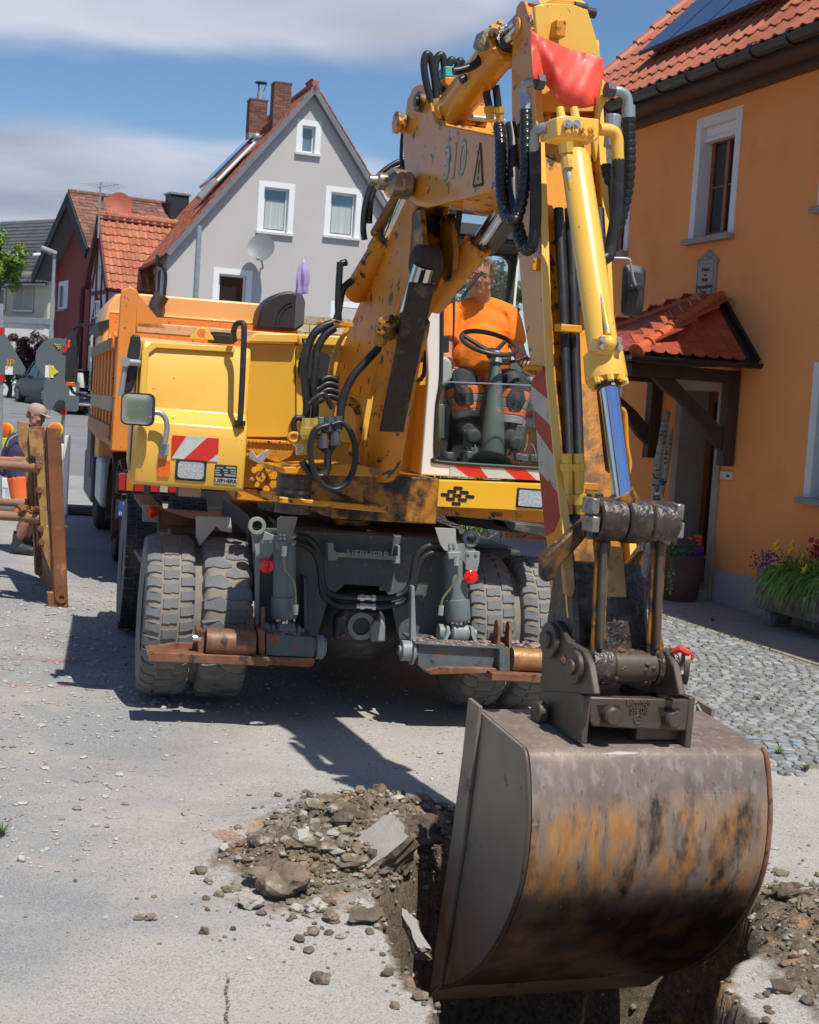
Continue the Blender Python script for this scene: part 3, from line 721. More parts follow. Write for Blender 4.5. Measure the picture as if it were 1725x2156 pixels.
def window(F,op,parent,fr=brownf,tr=trim,tw=.11,deep=.15,sill=True,bars=True,shutter=0,box=.0,cur=True,sideframe=.06,sillm_=sillm,sillw=.07,glassmt=None,sash=2):
    r0,r1,u0,u1=op
    mb=MB()
    for(a,b,c,e)in((r0-tw,r0,u0,u1+tw),(r1,r1+tw,u0,u1+tw),(r0,r1,u1,u1+tw)):mb.box(F,a,b,-.02,.012,c,e)
    for(a,b,c,e)in((r0-.004,r0+.006,u0,u1),(r1-.006,r1+.004,u0,u1),(r0+.006,r1-.006,u1-.006,u1+.004)):mb.box(F,a,b,-deep-.1,.012-.003,c,e)
    s=mk('window_surround',mb,tr,parent)
    if sill:mb=MB();mb.box(F,r0-tw-.02,r1+tw+.02,-deep,.10,u0-sillw,u0-.002);mk('window_sill',mb,sillm_,parent,bevel=.005)
    w=empty('window',F.w((r0+r1)/2,-deep,u0),parent)
    ut=u1-box;f=sideframe
    if box:mb=MB();mb.box(F,r0+.01,r1-.01,-deep,-.05,ut,u1-.008);mb.box(F,r0+.01,r1-.01,-deep+.02,-.035,ut-.05,ut-.003);mk('shutter_box',mb,tr,w,bevel=.004)
    mb=MB();R0,R1=r0+.012,r1-.012;U0=u0+.002
    for(a,b,c,e)in((R0,R0+f,U0,ut),(R1-f,R1,U0,ut),(R0+f,R1-f,U0,U0+f*1.3),(R0+f,R1-f,ut-f,ut)):mb.box(F,a,b,-deep-.05,-deep,c,e)
    m_=(R0+R1)/2
    if sash==2:mb.box(F,m_-.03,m_+.03,-deep-.05,-deep+.008,U0+f*1.3,ut-f)
    if bars:
        mb.box(F,R0+f,R1-f,-deep-.03,-deep-.006,(U0+ut)/2-.012+.02,(U0+ut)/2+.012+.02)
    mk('window_frame',mb,fr,w,bevel=.003)
    mb=MB();mb.box(F,R0+f,R1-f,-deep-.028,-deep-.02,U0+f,ut-f);mk('pane',mb,glassmt or wing,w)
    if shutter:
        n=int((ut-u0)*shutter/.045);sm=shm
        mb0=MB()
        for i in range(n):
            z=ut-.045*i;mb0.box(F,R0,R1,-deep+.012,-deep+.024,z-.041,z)
        mk('roller_shutter',mb0,sm,w)
        mb=MB();z=ut-.045*n;mb.box(F,R0,R1,-deep+.008,-deep+.034,z-.03,z-.001);mk('shutter_bar',mb,white,w)
    return w
shm=mat('tan roller shutter',(.42,.22,.10),.6,var=.1)
for op,sh,bx in((openings[0],0,.13),(openings[1],.66,.13),(openings[3],.0,.13),(openings[4],0,.0),(openings[6],0,0),(openings[7],0,.13),(openings[8],0,0)):
    window(O,op,house,shutter=sh,box=bx)
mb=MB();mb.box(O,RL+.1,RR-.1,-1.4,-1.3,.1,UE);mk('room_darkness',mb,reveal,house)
# door
dF=mat('sandstone door surround',(.36,.30,.24),.85,var=.1,vs=5,bump=.001)
mb=MB()
for(a,b,c,e)in((-1.18,-1.06,.02,2.54),(-.24,-.12,.02,2.54),(-1.06,-.24,2.42,2.54)):mb.box(O,a,b,-.02,.03,c,e)
for(a,b,c,e)in((-1.07,-1.05,.02,2.42),(-.25,-.23,.02,2.42),(-1.05,-.25,2.40,2.43)):mb.box(O,a,b,-.42,.028,c,e)
mk('door_surround',mb,dF,house,bevel=.006)
dr=empty('door',O.w(-.64,-.40,.02),house)
mb=MB()
for(a,b,c,e)in((-1.05,-.95,.12,2.40),(-.33,-.25,.12,2.40),(-.95,-.33,.12,.32),(-.95,-.33,2.28,2.40),(-.66,-.60,.32,2.28)):mb.box(O,a,b,-.40,-.34,c,e)
mk('door_frame',mb,mat('red brown door',(.20,.055,.02),.45,var=.2),dr,bevel=.004)
mb=MB();mb.box(O,-.95,-.66,-.38,-.37,.32,2.28);mb.box(O,-.60,-.33,-.38,-.37,.32,2.28);mk('pane',mb,wing,dr)
mb=MB();mb.cyl(O.w(-.62,-.31,.9),O.w(-.62,-.31,1.5),.012);mk('handle',mb,zinc,dr)
mb=MB();mb.box(O,-1.15,-.15,-.4,.14,-.02,.12);mk('door_step',mb,sillm,house,bevel=.006)
# gutter, fascia, roof
mb=MB()
def gutter(mb,a,b,out,R=.075,th=.006):
    a,b=A(a),A(b);ax=unit(b-a);o_=unit(A(out)-ax*(A(out)@ax));up=unit(np.cross(ax,o_));up=up if up[2]>0 else-up
    prof=[(R*math.cos(q),-R*math.sin(q))for q in[math.pi*i/8 for i in range(9)]]+[((R-th)*math.cos(q),-(R-th)*math.sin(q))for q in[math.pi*i/8 for i in range(8,-1,-1)]]
    mb.loft([[a+o_*x+up*y for x,y in prof],[b+o_*x+up*y for x,y in prof]])
gutter(mb,O.w(RL-.15,.56,UE+.03),O.w(RR,.56,UE+.03),O.d,.085)
for i in range(17):mb.ring(O.w(RL+.2+i*.65,.56,UE+.03-.012),O.r,.080,.092,.03,16)
mk('gutter',mb,gut,house)
mb=MB();mb.box(O,RL-.1,RR,.0,.46,UE-.10,UE-.06);mb.box(O,RL-.1,RR,.42,.47,UE-.06,UE+.03);mb.box(O,RL-.1,RR,.0,.16,UE-.16,UE-.10);mk('eaves_board',mb,mat('brown eaves board',(.055,.030,.026),.5,var=.15),house)
PIT=math.radians(45);cs,sn=math.cos(PIT),math.sin(PIT)
sv=-O.d*cs+O.u*sn;nv=O.d*sn+O.u*cs;P0=O.w(RL-.12,.55,UE+.06)
mb=MB();q=P0-nv*.03;mb.ext([q,q+O.r*(RR-RL+.1),q+O.r*(RR-RL+.1)+sv*6.4,q+sv*6.4],-nv*.06)
q2=q+sv*6.4;sv2=-O.d*cs-O.u*sn;mb.ext([q2,q2+O.r*(RR-RL+.1),q2+O.r*(RR-RL+.1)+sv2*6.4,q2+sv2*6.4],-(-O.d*sn+O.u*cs)*.06)
mk('roof_deck',mb,mat('roof underlay',(.10,.045,.03),.9),house,smooth=0)
pant=tile_pan(.235,.36,'roof_tile',tilem)
tile_roof(house,P0,O.r,sv,nv,47,19,.235,.34,pant,tilem,nobj=300)
# verge tiles up the left rake
for j in range(19):
    mb=MB();p=P0+sv*(.34*j)-O.r*.02+nv*.03;mb.tube([p-sv*.02+nv*.02,p+sv*.36],[.075,.062],8);mk('verge_tile',mb,tilem,house)
sol=mat('solar glass',(.012,.016,.05),.12,var=.1,vs=3,coat=.5,spec=.8);solf=mat('solar frame black',(.02,.02,.025),.4)
def solhit(px,py):return plane_hit(px,py,P0+nv*.16,nv)
spx=[(1345,118),(1409,92),(1487,60),(1569,24),(1652,-12)]
h0=solhit(1345,118);rr=[float((solhit(*q)-h0)@O.r)for q in spx]
for i in range(4):
    a=h0+O.r*(rr[i]+.012);w_=rr[i+1]-rr[i]-.024
    pn=empty('solar_panel',a,house)
    mb=MB();mb.ext([a,a+O.r*w_,a+O.r*w_+sv*1.75,a+sv*1.75],nv*.035);mk('panel_frame',mb,solf,pn)
    mb=MB();b=a+nv*.036+O.r*.015+sv*.015;mb.ext([b,b+O.r*(w_-.03),b+O.r*(w_-.03)+sv*1.72,b+sv*1.72],nv*.003);mk('panel_glass',mb,sol,pn)
    mb=MB();b=a-nv*.10
    for t in(.2,1.5):mb=MB();mb.ext([b+sv*t,b+O.r*w_+sv*t,b+O.r*w_+sv*(t+.04),b+sv*(t+.04)],nv*.10);mk('mounting_rail',mb,solf,pn)
# plaque
plq=mat('plaque stone',(.36,.32,.27),.85,var=.08,bump=.001)
ptx=mat('plaque lettering',(.05,.045,.04),.8)
pq=empty('stone_plaque',O.w(-.72,.02,3.48),label='carved stone plaque with dark lettering on the orange wall above the porch',cat='plaque')
mb=MB();r0,r1=-.93,-.52;mb.box(O,r0,r1,.0,.035,3.47,3.86)
mk('tablet',mb,plq,pq,bevel=.006)
mb=MB();arc=[(r0,3.862),(r0-.03,3.90),(r0+.02,3.93),(r0+.07,3.915),(r0+.10,3.97),(-.725,4.03),(r1-.10,3.97),(r1-.07,3.915),(r1-.02,3.93),(r1+.03,3.90),(r1,3.862)]
mb.ext([O.w(a,.0,b)for a,b in arc],O.d*.032)
for a,b,q in((r0+.04,3.905,.03),(r1-.04,3.905,.03),(-.725,3.955,.045),(-.80,3.94,.025),(-.65,3.94,.025)):mb.ring(O.w(a,.035,b),O.d,q*.45,q,.03,14)
mk('scroll_ornament',mb,plq,pq,bevel=.003)
for s,u,z in(('Erbaut',3.80,.072),('von',3.735,.05),('Peter',3.68,.07),('Hegendörfer',3.60,.078),('1921.',3.525,.078)):
    text(s,z,O,O.w(-.725,.037,u),ptx,pq,sx=.88)
mb=MB()
for(a,b,c,e)in((-.905,-.90,3.57,3.83),(-.55,-.545,3.57,3.83),(-.80,-.65,3.486,3.491)):mb.box(O,a,b,.035,.038,c,e)
for s_ in(1,-1):
    t=[(-.725-s_*.185,3.495),(-.725-s_*.12,3.495),(-.725-s_*.17,3.57)]
    for i in range(3):a,b=t[i],t[(i+1)%3];mb.bar(O.w(a[0],.037,a[1]),O.w(b[0],.037,b[1]),.005,.005,O.d)
mk('engraved_border',mb,ptx,pq)
# door bell
be=empty('door_bell',O.w(.04,.02,1.40),label='small cream door bell panel on the orange wall right of the door',cat='door bell')
mb=MB();mb.box(O,-.08,.16,.0,.035,1.405,1.50);mk('case',mb,mat('cream plastic',(.62,.55,.40),.4),be,bevel=.006)
mb=MB();mb.box(O,.06,.12,.035,.039,1.435,1.465);mk('name_window',mb,dkgrey,be)
# porch canopy
po=empty('porch_canopy',O.w(-.7,.6,2.6),label='small hipped porch roof of red beaver tail tiles over the house door',cat='canopy')
ue=2.70;rR,rL=.46,-1.90;Pd=1.50;ra,rb=-.37,-1.02;ut_=3.42
def roofplane(p0,rv,sv_,L,clip):  # beaver tiles on a hipped face
    pass
slope_r=unit(O.w(ra,0,ut_)-O.w(rR,0,ue));sl_len=np.linalg.norm(O.w(ra,0,ut_)-O.w(rR,0,ue))
bm_=tile_beaver(.17,.30,'beaver_tile',tileb)
corner=O.w(rR,Pd,ue);cornerL=O.w(rL,Pd,ue);ap=O.w(ra,.02,ut_);apL=O.w(rb,.02,ut_)
mb=MB();dn=-O.u*.05
mb.add([O.w(rR,0,ue),corner,ap,apL,cornerL,O.w(rL,0,ue)],[[0,1,2],[1,4,3,2],[4,5,3]]);mb.add([O.w(rR,0,ue-.03),O.w(rR,Pd,ue-.03),O.w(rL,Pd,ue-.03),O.w(rL,0,ue-.03)],[[0,1,2,3]])
mk('roof_deck',mb,wood,po,smooth=0)
# right face: courses run out from the wall
n_r=unit(np.cross(slope_r,O.d));n_r=n_r if n_r[2]>0 else-n_r
def tri_keep(base,h):return lambda a,s:a+.02>0 and a<base*(1-s/h)-.02
tile_roof(po,O.w(rR+.04,Pd-.0,ue+.0),-O.d,slope_r,n_r,8,9,.165,.122,bm_,tileb,keep=lambda a,s:a+.10>Pd*(s/sl_len),nobj=300,name='beaver_tile',jit=.006)
tile_roof(po,O.w(rR+.04,Pd-.085,ue+.03),-O.d,slope_r,n_r,0,0,.165,.122,bm_,tileb)
fs_=unit(O.w(ra,0,ut_)-O.w(ra,Pd,ue));n_f=unit(np.cross(O.r,fs_));n_f=n_f if n_f[2]>0 else-n_f;fl=np.linalg.norm(O.w(ra,0,ut_)-O.w(ra,Pd,ue))
tile_roof(po,O.w(rL,Pd+.04,ue),O.r,fs_,n_f,14,11,.165,.135,bm_,tileb,keep=lambda a,s:a+.1>(rb-rL)*(s/fl)and a<(rR-rL)-(rR-ra)*(s/fl)+.0,nobj=300,name='beaver_tile',jit=.006,seed=3)
sl3=unit(O.w(rb,0,ut_)-O.w(rL,0,ue));n_l=unit(np.cross(O.d,sl3));n_l=n_l if n_l[2]>0 else-n_l
tile_roof(po,O.w(rL-.04,0.0,ue),O.d,sl3,n_l,8,9,.165,.122,bm_,tileb,keep=lambda a,s:a<Pd-Pd*(s/sl_len)-.02,nobj=300,name='beaver_tile',jit=.006,seed=4)
hipm=mat('orange hip tile',(.56,.13,.045),.5,var=.12,vs=7,dirt=[((.35,.33,.28),.25,14,.1)])
for a,b,K in((corner,ap,8),(cornerL,apL,8),(ap,apL,2)):
    a=a+O.u*.02;b=b+O.u*.05
    for i in range(K):
        p=a+(b-a)*(i/K);q=a+(b-a)*((i+1.12)/K);mb=MB();ax=unit(q-p)
        mb.tube([p,p+ax*.03,p+ax*.045,q],[.088,.088,.076,.060],14)
        if K>2:mb.bar(p+O.u*.085,p+ax*.03+O.u*.085,.03,.03)
        mk('hip_tile',mb,hipm,po,smooth=50)
mb=MB();gutter(mb,O.w(rR+.05,0.0,ue-.0),O.w(rR+.05,Pd+.1,ue-.02),O.r,.06);gutter(mb,O.w(rR+.05,Pd+.06,ue-.02),O.w(rL-.05,Pd+.06,ue-.02),O.d,.06)
mb.bar(O.w(rR+.03,.02,ue+.03),O.w(ra+.02,.02,ut_+.05),.05,.05);mk('canopy_gutter',mb,gut,po)
mb=MB();mb.box(O,.02,.16,.16,1.38,ue-.22,ue-.08);mk('side_beam',mb,wood,po,bevel=.006)
mb=MB();mb.box(O,-1.68,-1.54,.16,1.38,ue-.22,ue-.08);mk('side_beam',mb,wood,po,bevel=.006)
mb=MB();mb.box(O,-1.75,.23,1.22,1.36,ue-.077,ue-.033);mk('front_beam',mb,wood,po,bevel=.006)
for c in(.09,-1.61):
    mb=MB();mb.box(O,c-.07,c+.07,.02,.16,1.56,ue-.08);mk('wall_post',mb,wood,po,bevel=.006)
    mb=MB();pts=[(.16,1.72),(.30,1.83),(.45,2.02),(.60,2.12),(.76,2.26),(.95,2.36),(1.08,2.478)];w_=.13
    lo=[(x,z)for x,z in pts];hi=[(.16,1.95),(.34,2.12),(.56,2.27),(.82,2.478)]
    mb.ext([O.w(c-.045,x,z)for x,z in lo+hi[::-1]],O.r*.09);mk('curved_brace',mb,wood,po,bevel=.005)
# birch logs leaning on the porch post
birm=mat('birch bark',(.42,.39,.33),.8,var=.2,vs=6,dirt=[((.04,.035,.03),.38,14,.05)],stretch=(.6,.6,2.2),bump=.003,bs=40)
for i,(a,b,r_,lb)in enumerate((((1356,1228,.75),(1403,868,.17),.050,'tallest birch log leaning against the left porch post'),((1372,1195,.62),(1411,903,.19),.042,'shorter birch log leaning right of the tallest one'),((1350,1190,.72),(1386,965,.2),.03,'thin birch branch leaning left of the two logs'))):
    p,q=O.D(*a),O.D(*b);P=[p+(q-p)*t+A(.02*math.sin(t*7+i*2),.02*math.cos(t*5+i),0)for t in np.linspace(0,1,9)]
    mb=MB();mb.tube(P,[r_*(1.15-.3*t)for t in np.linspace(0,1,9)],10);mk('birch_log',mb,birm,None,label=lb,cat='log')
# ---------------------------------------------------------------- plants
def leafblade(mb,p,dirv,L,w,droop,rnd,seg=5):
    p=A(p);d=unit(dirv);s=unit(np.cross(d,(0,0,1))+1e-6);prev=None
    pts=[]
    for i in range(seg+1):
        t=i/seg;q=p+d*L*t+A(0,0,-droop*t*t*L);pts.append((q,w*(1-t)**.6*.5+.0006))
    for i in range(seg):
        (a,wa),(b,wb)=pts[i],pts[i+1];mb.add([a-s*wa,a+s*wa,b+s*wb,b-s*wb],[[0,1,2,3]])
def leaf(mb,c,n,L,w,rnd):
    n=unit(n);a,b,_=basis(n);q=rnd.uniform(0,6.28);x=a*math.cos(q)+b*math.sin(q);y=-a*math.sin(q)+b*math.cos(q)
    c=A(c);mb.add([c-x*L*.5,c+y*w*.5+n*.0,c+x*L*.5,c-y*w*.5],[[0,1,2,3]])
def bloom(mb,c,n,R,rnd,pet=5,cup=.35):
    n=unit(n);a,b,_=basis(n);c=A(c)
    for k in range(pet):
        q=6.283*k/pet+rnd.uniform(-.1,.1);x=a*math.cos(q)+b*math.sin(q);y=-a*math.sin(q)+b*math.cos(q)
        mb.add([c,c+x*R*.6+y*R*.42+n*R*cup*.5,c+x*R+n*R*cup,c+x*R*.6-y*R*.42+n*R*cup*.5],[[0,1,2,3]])
grn=mat('green leaf',(.075,.16,.025),.5,var=.25,island=.4,spec=.4)
grnl=mat('bright strap leaf',(.15,.34,.035),.45,var=.2,island=.45,spec=.5)
variegm=mat('variegated leaf',(.17,.25,.10),.6,var=.3,island=.4)
yfl=mat('yellow petal',(.85,.55,.02),.6,island=.1);rfl=mat('red petal',(.45,.01,.012),.6,island=.3);wfl=mat('white petal',(.78,.76,.80),.6);pfl=mat('purple petal',(.12,.03,.25),.6,island=.4);ofl=mat('orange petal',(.80,.10,.015),.6,island=.2);lfl=mat('lilac petal',(.42,.32,.62),.6);soilm=mat('potting soil',(.05,.035,.025),.95,bump=.01,bs=60)
# round terracotta pot by the door
potc=A(O.w(-.16,.42,0));trm=mat('dark terracotta',(.115,.062,.048),.8,var=.3,vs=4,dirt=[((.24,.16,.12),.3,5,.2)],bump=.002)
pt=empty('flower_pot',potc,label='round dark terracotta pot beside the house door',cat='plant pot')
mb=MB();z0=potc[2]+.012;prof=[(0,.21),(.06,.235),(.40,.272),(.47,.275),(.50,.285),(.52,.285),(.52,.25),(.44,.235)];mb.lathe((potc[0],potc[1],z0),(0,0,1),prof,32);mk('pot',mb,trm,pt,smooth=50)
mb=MB();mb.cyl((potc[0],potc[1],z0+.44),(potc[0],potc[1],z0+.49),.24);mk('soil',mb,soilm,pt)
rnd=random.Random(21)
def plant(name,parts,label,cat='plant',base=None):
    root=empty(name,base,label=label,cat=cat)
    for nm,mb,mt in parts:mk(nm,mb,mt,root,smooth=0)
    return root
top=A(potc[0],potc[1],z0+.49)
mb,m2=MB(),MB()
for _ in range(420):
    a=rnd.uniform(0,6.28);r_=.2*math.sqrt(rnd.random());leaf(mb,top+A(r_*math.cos(a)+.05,r_*math.sin(a),rnd.uniform(0,.13)),(rnd.gauss(0,.6),rnd.gauss(-.5,.5),1),.05,.02,rnd)
for i in range(9):
    a=rnd.uniform(-2.6,.2);c=top+A(.08+.13*math.cos(a),.12*math.sin(a),rnd.uniform(.15,.26));m2.ball(c,.026,(1,1,.75),8,5);mb.tube([top+A(.06,0,0),c],.003,4)
plant('orange_flower_plant',[('leaves',mb,grn),('blossom',m2,ofl)],'plant with round orange red blossoms in the terracotta pot',base=top)
mb=MB()
for k in range(7):
    a=rnd.uniform(-2.9,-1.7);p=top+A(.26*math.cos(a),.26*math.sin(a),.02);L_=rnd.uniform(.15,.42)if k else .45;x=0
    for i in range(int(L_/.011)):leaf(mb,p+A(rnd.gauss(0,.012),rnd.gauss(0,.01)-.008,-.011*i),(rnd.gauss(0,.4),-1,rnd.gauss(.3,.3)),.034,.026,rnd)
for _ in range(140):a=rnd.uniform(2.4,4.9);leaf(mb,top+A(.2*math.cos(a),.2*math.sin(a),rnd.uniform(.0,.12)),(rnd.gauss(0,.5),-.7,1),.035,.03,rnd)
plant('trailing_plant',[('leaves',mb,variegm)],'variegated trailing plant hanging down the side of the terracotta pot',base=top+A(-.1,-.1,0))
mb,m2=MB(),MB()
for _ in range(90):a=rnd.uniform(-2.2,.4);c=top+A(.05+.2*math.cos(a),.2*math.sin(a),rnd.uniform(.02,.12));bloom(m2,c,(rnd.gauss(0,.4),-1,.8),.016,rnd)
for _ in range(80):a=rnd.uniform(-2.2,.4);leaf(mb,top+A(.04+.2*math.cos(a),.2*math.sin(a),rnd.uniform(0,.1)),(0,-1,1),.03,.015,rnd)
for _ in range(30):bloom(m2,top+A(-.06+rnd.gauss(0,.012),-.1+rnd.gauss(0,.012),.12+rnd.uniform(0,.09)),(rnd.gauss(0,.4),-1,.4),.014,rnd)
plant('purple_flower_plant',[('leaves',mb,grn),('blossom',m2,pfl)],'small purple flowered plant at the rim of the terracotta pot',base=top+A(.08,-.1,0))
# long trough at the right
tr=empty('planter_trough',O.w(2.6,.35,0),label='long weathered stone trough on feet in front of the orange wall',cat='planter')
trmat=mat('weathered trough concrete',(.20,.155,.125),.85,var=.25,vs=5,dirt=[((.26,.30,.33),.42,16,.06),((.11,.05,.03),.3,10,.1)],bump=.002,stretch=(1,1,.5))
tr0,td0,td1,tu0,tu1=1.42,.12,.44,.17,.58
mb=MB();
for(a,b,c,e)in((tr0,3.9,td1-.04,td1),(tr0,3.9,td0,td0+.04),(tr0,tr0+.05,td0+.04,td1-.04),(3.85,3.9,td0+.04,td1-.04)):mb.box(O,a,b,c,e,tu0,tu1)
mb.box(O,tr0+.05,3.85,td0+.04,td1-.04,tu0,tu0+.04);mk('trough',mb,trmat,tr,bevel=.01)
for a in(1.58,3.6):mb=MB();mb.box(O,a,a+.10,td0+.03,td1-.03,.012,tu0-.003);mk('foot',mb,trmat,tr)
mb=MB();mb.box(O,tr0+.05,3.85,td0+.045,td1-.045,tu1-.1,tu1-.04);mk('soil',mb,soilm,tr)
mb,m2=MB(),MB()
for _ in range(480):
    p=O.w(rnd.uniform(1.65,2.5),rnd.uniform(.2,.42),tu1+.0);q=rnd.gauss(0,.5);dv=O.d*(.75+.2*rnd.random())+O.r*q*1.0+O.u*rnd.uniform(.35,1.0);leafblade(mb,p,dv,rnd.uniform(.26,.50),.014,rnd.uniform(.7,1.35),rnd,7)
for _ in range(150):
    p=O.w(rnd.uniform(1.75,2.4),rnd.uniform(.2,.4),tu1);leafblade(mb,p,O.r*rnd.gauss(0,.5)+O.u*1.2+O.d*rnd.gauss(.1,.3),rnd.uniform(.2,.4),.011,rnd.uniform(.1,.7),rnd,5)
for a,b,c in((1.70,.40,.84),(1.76,.42,.80),(1.82,.30,.86),(2.02,.3,.74),(1.95,.4,.80),(2.28,.45,.66),(2.42,.35,.88),(2.5,.3,.93)):
    c_=O.w(a,b,c);bloom(m2,c_,O.d+O.u*.5-O.r*.3,.058,rnd,6,.7);bloom(m2,c_,O.d+O.u*.5-O.r*.3,.03,rnd,5,1.2);mb.tube([O.w(a+.15,.3,tu1),c_],.003,4)
plant('daylily',[('leaves',mb,grnl),('blossom',m2,yfl)],'yellow daylily with long drooping leaves in the trough',base=O.w(2.1,.3,tu1))
mb,m2=MB(),MB()
for _ in range(260):
    c=O.w(rnd.gauss(1.42,.10),rnd.uniform(.18,.42),tu1+rnd.uniform(-.05,.16));(leaf(mb,c,(rnd.gauss(0,.5),-1,.6),.022,.01,rnd)if rnd.random()<.4 else bloom(m2,c,(rnd.gauss(0,.5),-1,.6),.013,rnd))
plant('purple_trailing_plant',[('leaves',mb,grn),('blossom',m2,pfl)],'dark purple plant at the left corner of the trough',base=O.w(1.45,.3,tu1))
mb,m2=MB(),MB()
for _ in range(60):c=O.w(rnd.gauss(2.35,.12),rnd.uniform(.2,.35),tu1+rnd.uniform(.2,.36));bloom(m2,c,(rnd.gauss(0,.5),-1,.6),.034,rnd,6)
for _ in range(120):leaf(mb,O.w(rnd.gauss(2.4,.15),rnd.uniform(.2,.35),tu1+rnd.uniform(0,.3)),(rnd.gauss(0,.5),-1,.6),.05,.025,rnd)
plant('red_flower_plant',[('leaves',mb,grn),('blossom',m2,rfl)],'deep red flowers behind the daylily in the trough',base=O.w(2.35,.28,tu1))
mb,m2=MB(),MB()
for a,b in((2.30,.46),(2.38,.52),(2.46,.45),(2.56,.50),(2.5,.58),(2.62,.44),(2.33,.38)):bloom(m2,O.w(a,.48,b),O.d+O.u*.3-O.r*.3,.042,rnd,5,.3)
for _ in range(200):leaf(mb,O.w(rnd.uniform(2.35,3.2),rnd.uniform(.3,.5),tu1+rnd.uniform(-.2,.2)),(rnd.gauss(0,.5),-1,.6),.045,.025,rnd)
plant('petunia',[('leaves',mb,grn),('blossom',m2,wfl)],'white petunias hanging over the front of the trough',base=O.w(2.5,.44,tu1))
# little carved bird figure behind the trough flowers
mb=MB();bp=O.w(2.42,.2,tu1);mb.tube(spline([bp,bp+O.u*.16-O.r*.01,bp+O.u*.26+O.r*.03,bp+O.u*.36+O.r*.04,bp+O.u*.42],4),[.07,.075,.08,.08,.08,.08,.07,.06,.055,.05,.05,.05,.05,.055,.055,.05,.02][:17],12)
bf=mk('bird_figure',mb,mat('painted rust red figure',(.25,.05,.03),.5),None,label='rust red bird figure standing among the trough flowers',cat='figure')
mb=MB();h_=bp+O.u*.37;mb.tube(spline([h_,h_-O.r*.06+O.u*.01,h_-O.r*.11-O.u*.02],4),[.03,.028,.026,.023,.02,.015,.010,.006,.003],8);mk('beak',mb,mat('horn beak',(.35,.24,.10),.5),bf)
# ---------------------------------------------------------------- grey gabled house in the middle distance
greyw=mat('grey lilac render',(.52,.48,.46),.92,var=.04,vs=.5,bump=.003,bs=60,dirt=[((.46,.42,.39),.25,.7,.3)])
tile2=mat('weathered red tile',(.36,.115,.06),.75,var=.18,vs=8,island=.22,dirt=[((.17,.09,.06),.42,6,.2)])
tile3=mat('orange interlocking tile',(.42,.135,.065),.7,var=.15,vs=8,island=.20,dirt=[((.33,.17,.10),.4,3,.25),((.45,.42,.36),.16,6,.03)])
tile4=mat('old brown tile',(.20,.085,.06),.85,var=.25,vs=8,island=.35,dirt=[((.30,.27,.23),.30,3.5,.08),((.10,.05,.04),.4,5,.2)])
tile5=mat('dark grey tile',(.055,.06,.065),.7,var=.15,vs=6,island=.2)
bargem=mat('grey barge board',(.17,.17,.19),.7,var=.1)
brickm=mat('chimney brick',(.20,.085,.065),.9,var=.2,vs=30,island=.3);mortar=mat('mortar',(.33,.28,.25),.95)
pvcf=mat('white window frame',(.78,.78,.78),.4,var=.02)
paneb=mat('sky reflecting pane',(.16,.20,.24),.05,var=.3,vs=1.2,spec=1.0,metal=.35);netc=mat('net curtain',(.42,.46,.44),.8,var=.25,vs=2,stretch=(14,14,.2))
def up_dir(a,b):return unit(A(b)-A(a))
def chimney(name,c,F,w,dp,h,parent):
    """brick chimney: a mortar core with every brick of the seen faces as a brick of its own"""
    ch=empty(name,c,parent);f=Frame(c,0);f.r,f.d,f.u=F.r,F.d,F.u
    mb=MB();mb.box(f,-w/2,w/2,-dp/2,dp/2,-.6,h);mk('mortar_core',mb,mortar,ch)
    bh,bl=.075,.245;k=0;z=-.3
    bs={}
    while z<h-.02:
        off=(k%2)*bl/2
        for face in('front','side'):
            L_=w if face=='front' else dp;x=-L_/2
            first=True
            while x<L_/2-.01:
                x1=min(L_/2,x+(bl-off if first and off else bl));key=(face,round(x1-x,3))
                if key not in bs:
                    m_=MB()
                    if face=='front':m_.box(f,-(x1-x)/2+.006,(x1-x)/2-.006,-.01,.010,-bh/2+.005,bh/2-.005)
                    else:m_.box(f,-.010,.01,-(x1-x)/2+.006,(x1-x)/2-.006,-bh/2+.005,bh/2-.005)
                    m_.v=[tuple(A(v)-f.o)for v in m_.v];bs[key]=mesh_of(m_,'brick',brickm,0)
                p=f.w((x+x1)/2,dp/2,z+bh/2)if face=='front' else f.w(-w/2,(x+x1)/2,z+bh/2)
                inst('brick',bs[key],rotm((1,0,0),(0,1,0),(0,0,1),p),ch);x=x1;first=False
        z+=bh;k+=1
    mb=MB();mb.box(f,-w/2-.02,w/2+.02,-dp/2-.02,dp/2+.02,h,h+.05);mk('chimney_cap',mb,mat('rust stained cap',(.16,.08,.05),.8),ch)
    return ch
G=Frame(tuple(at(660,800,45)[:2])+(float(gz(A(-3),A(45))),),19)
def gr(px,py,d=0.0):return G.ru(px,py,d)
rg,ug=gr(660,185);re,uee=gr(350,532);rr_,ur_=gr(905,588)
gh_=empty('grey_house',G.w(rg,-4,0),label='grey gabled house with white window surrounds and two brick chimneys',cat='house')
def opx(l,t,r_,b,tw=.17,F=G):a=F.ru(l,b,0);c=F.ru(r_,t,0);return(a[0]+tw,c[0]-tw,a[1]+.04,c[1]-tw)
gops=[opx(623,257,677,322,.16),opx(540,388,622,488),opx(681,399,763,497),opx(443,570,532,700),opx(690,640,780,760)]
LB=8.3
mb=wall_with(G,re+.02,rr_,0,min(uee,ur_)-.0,[gops[3]])
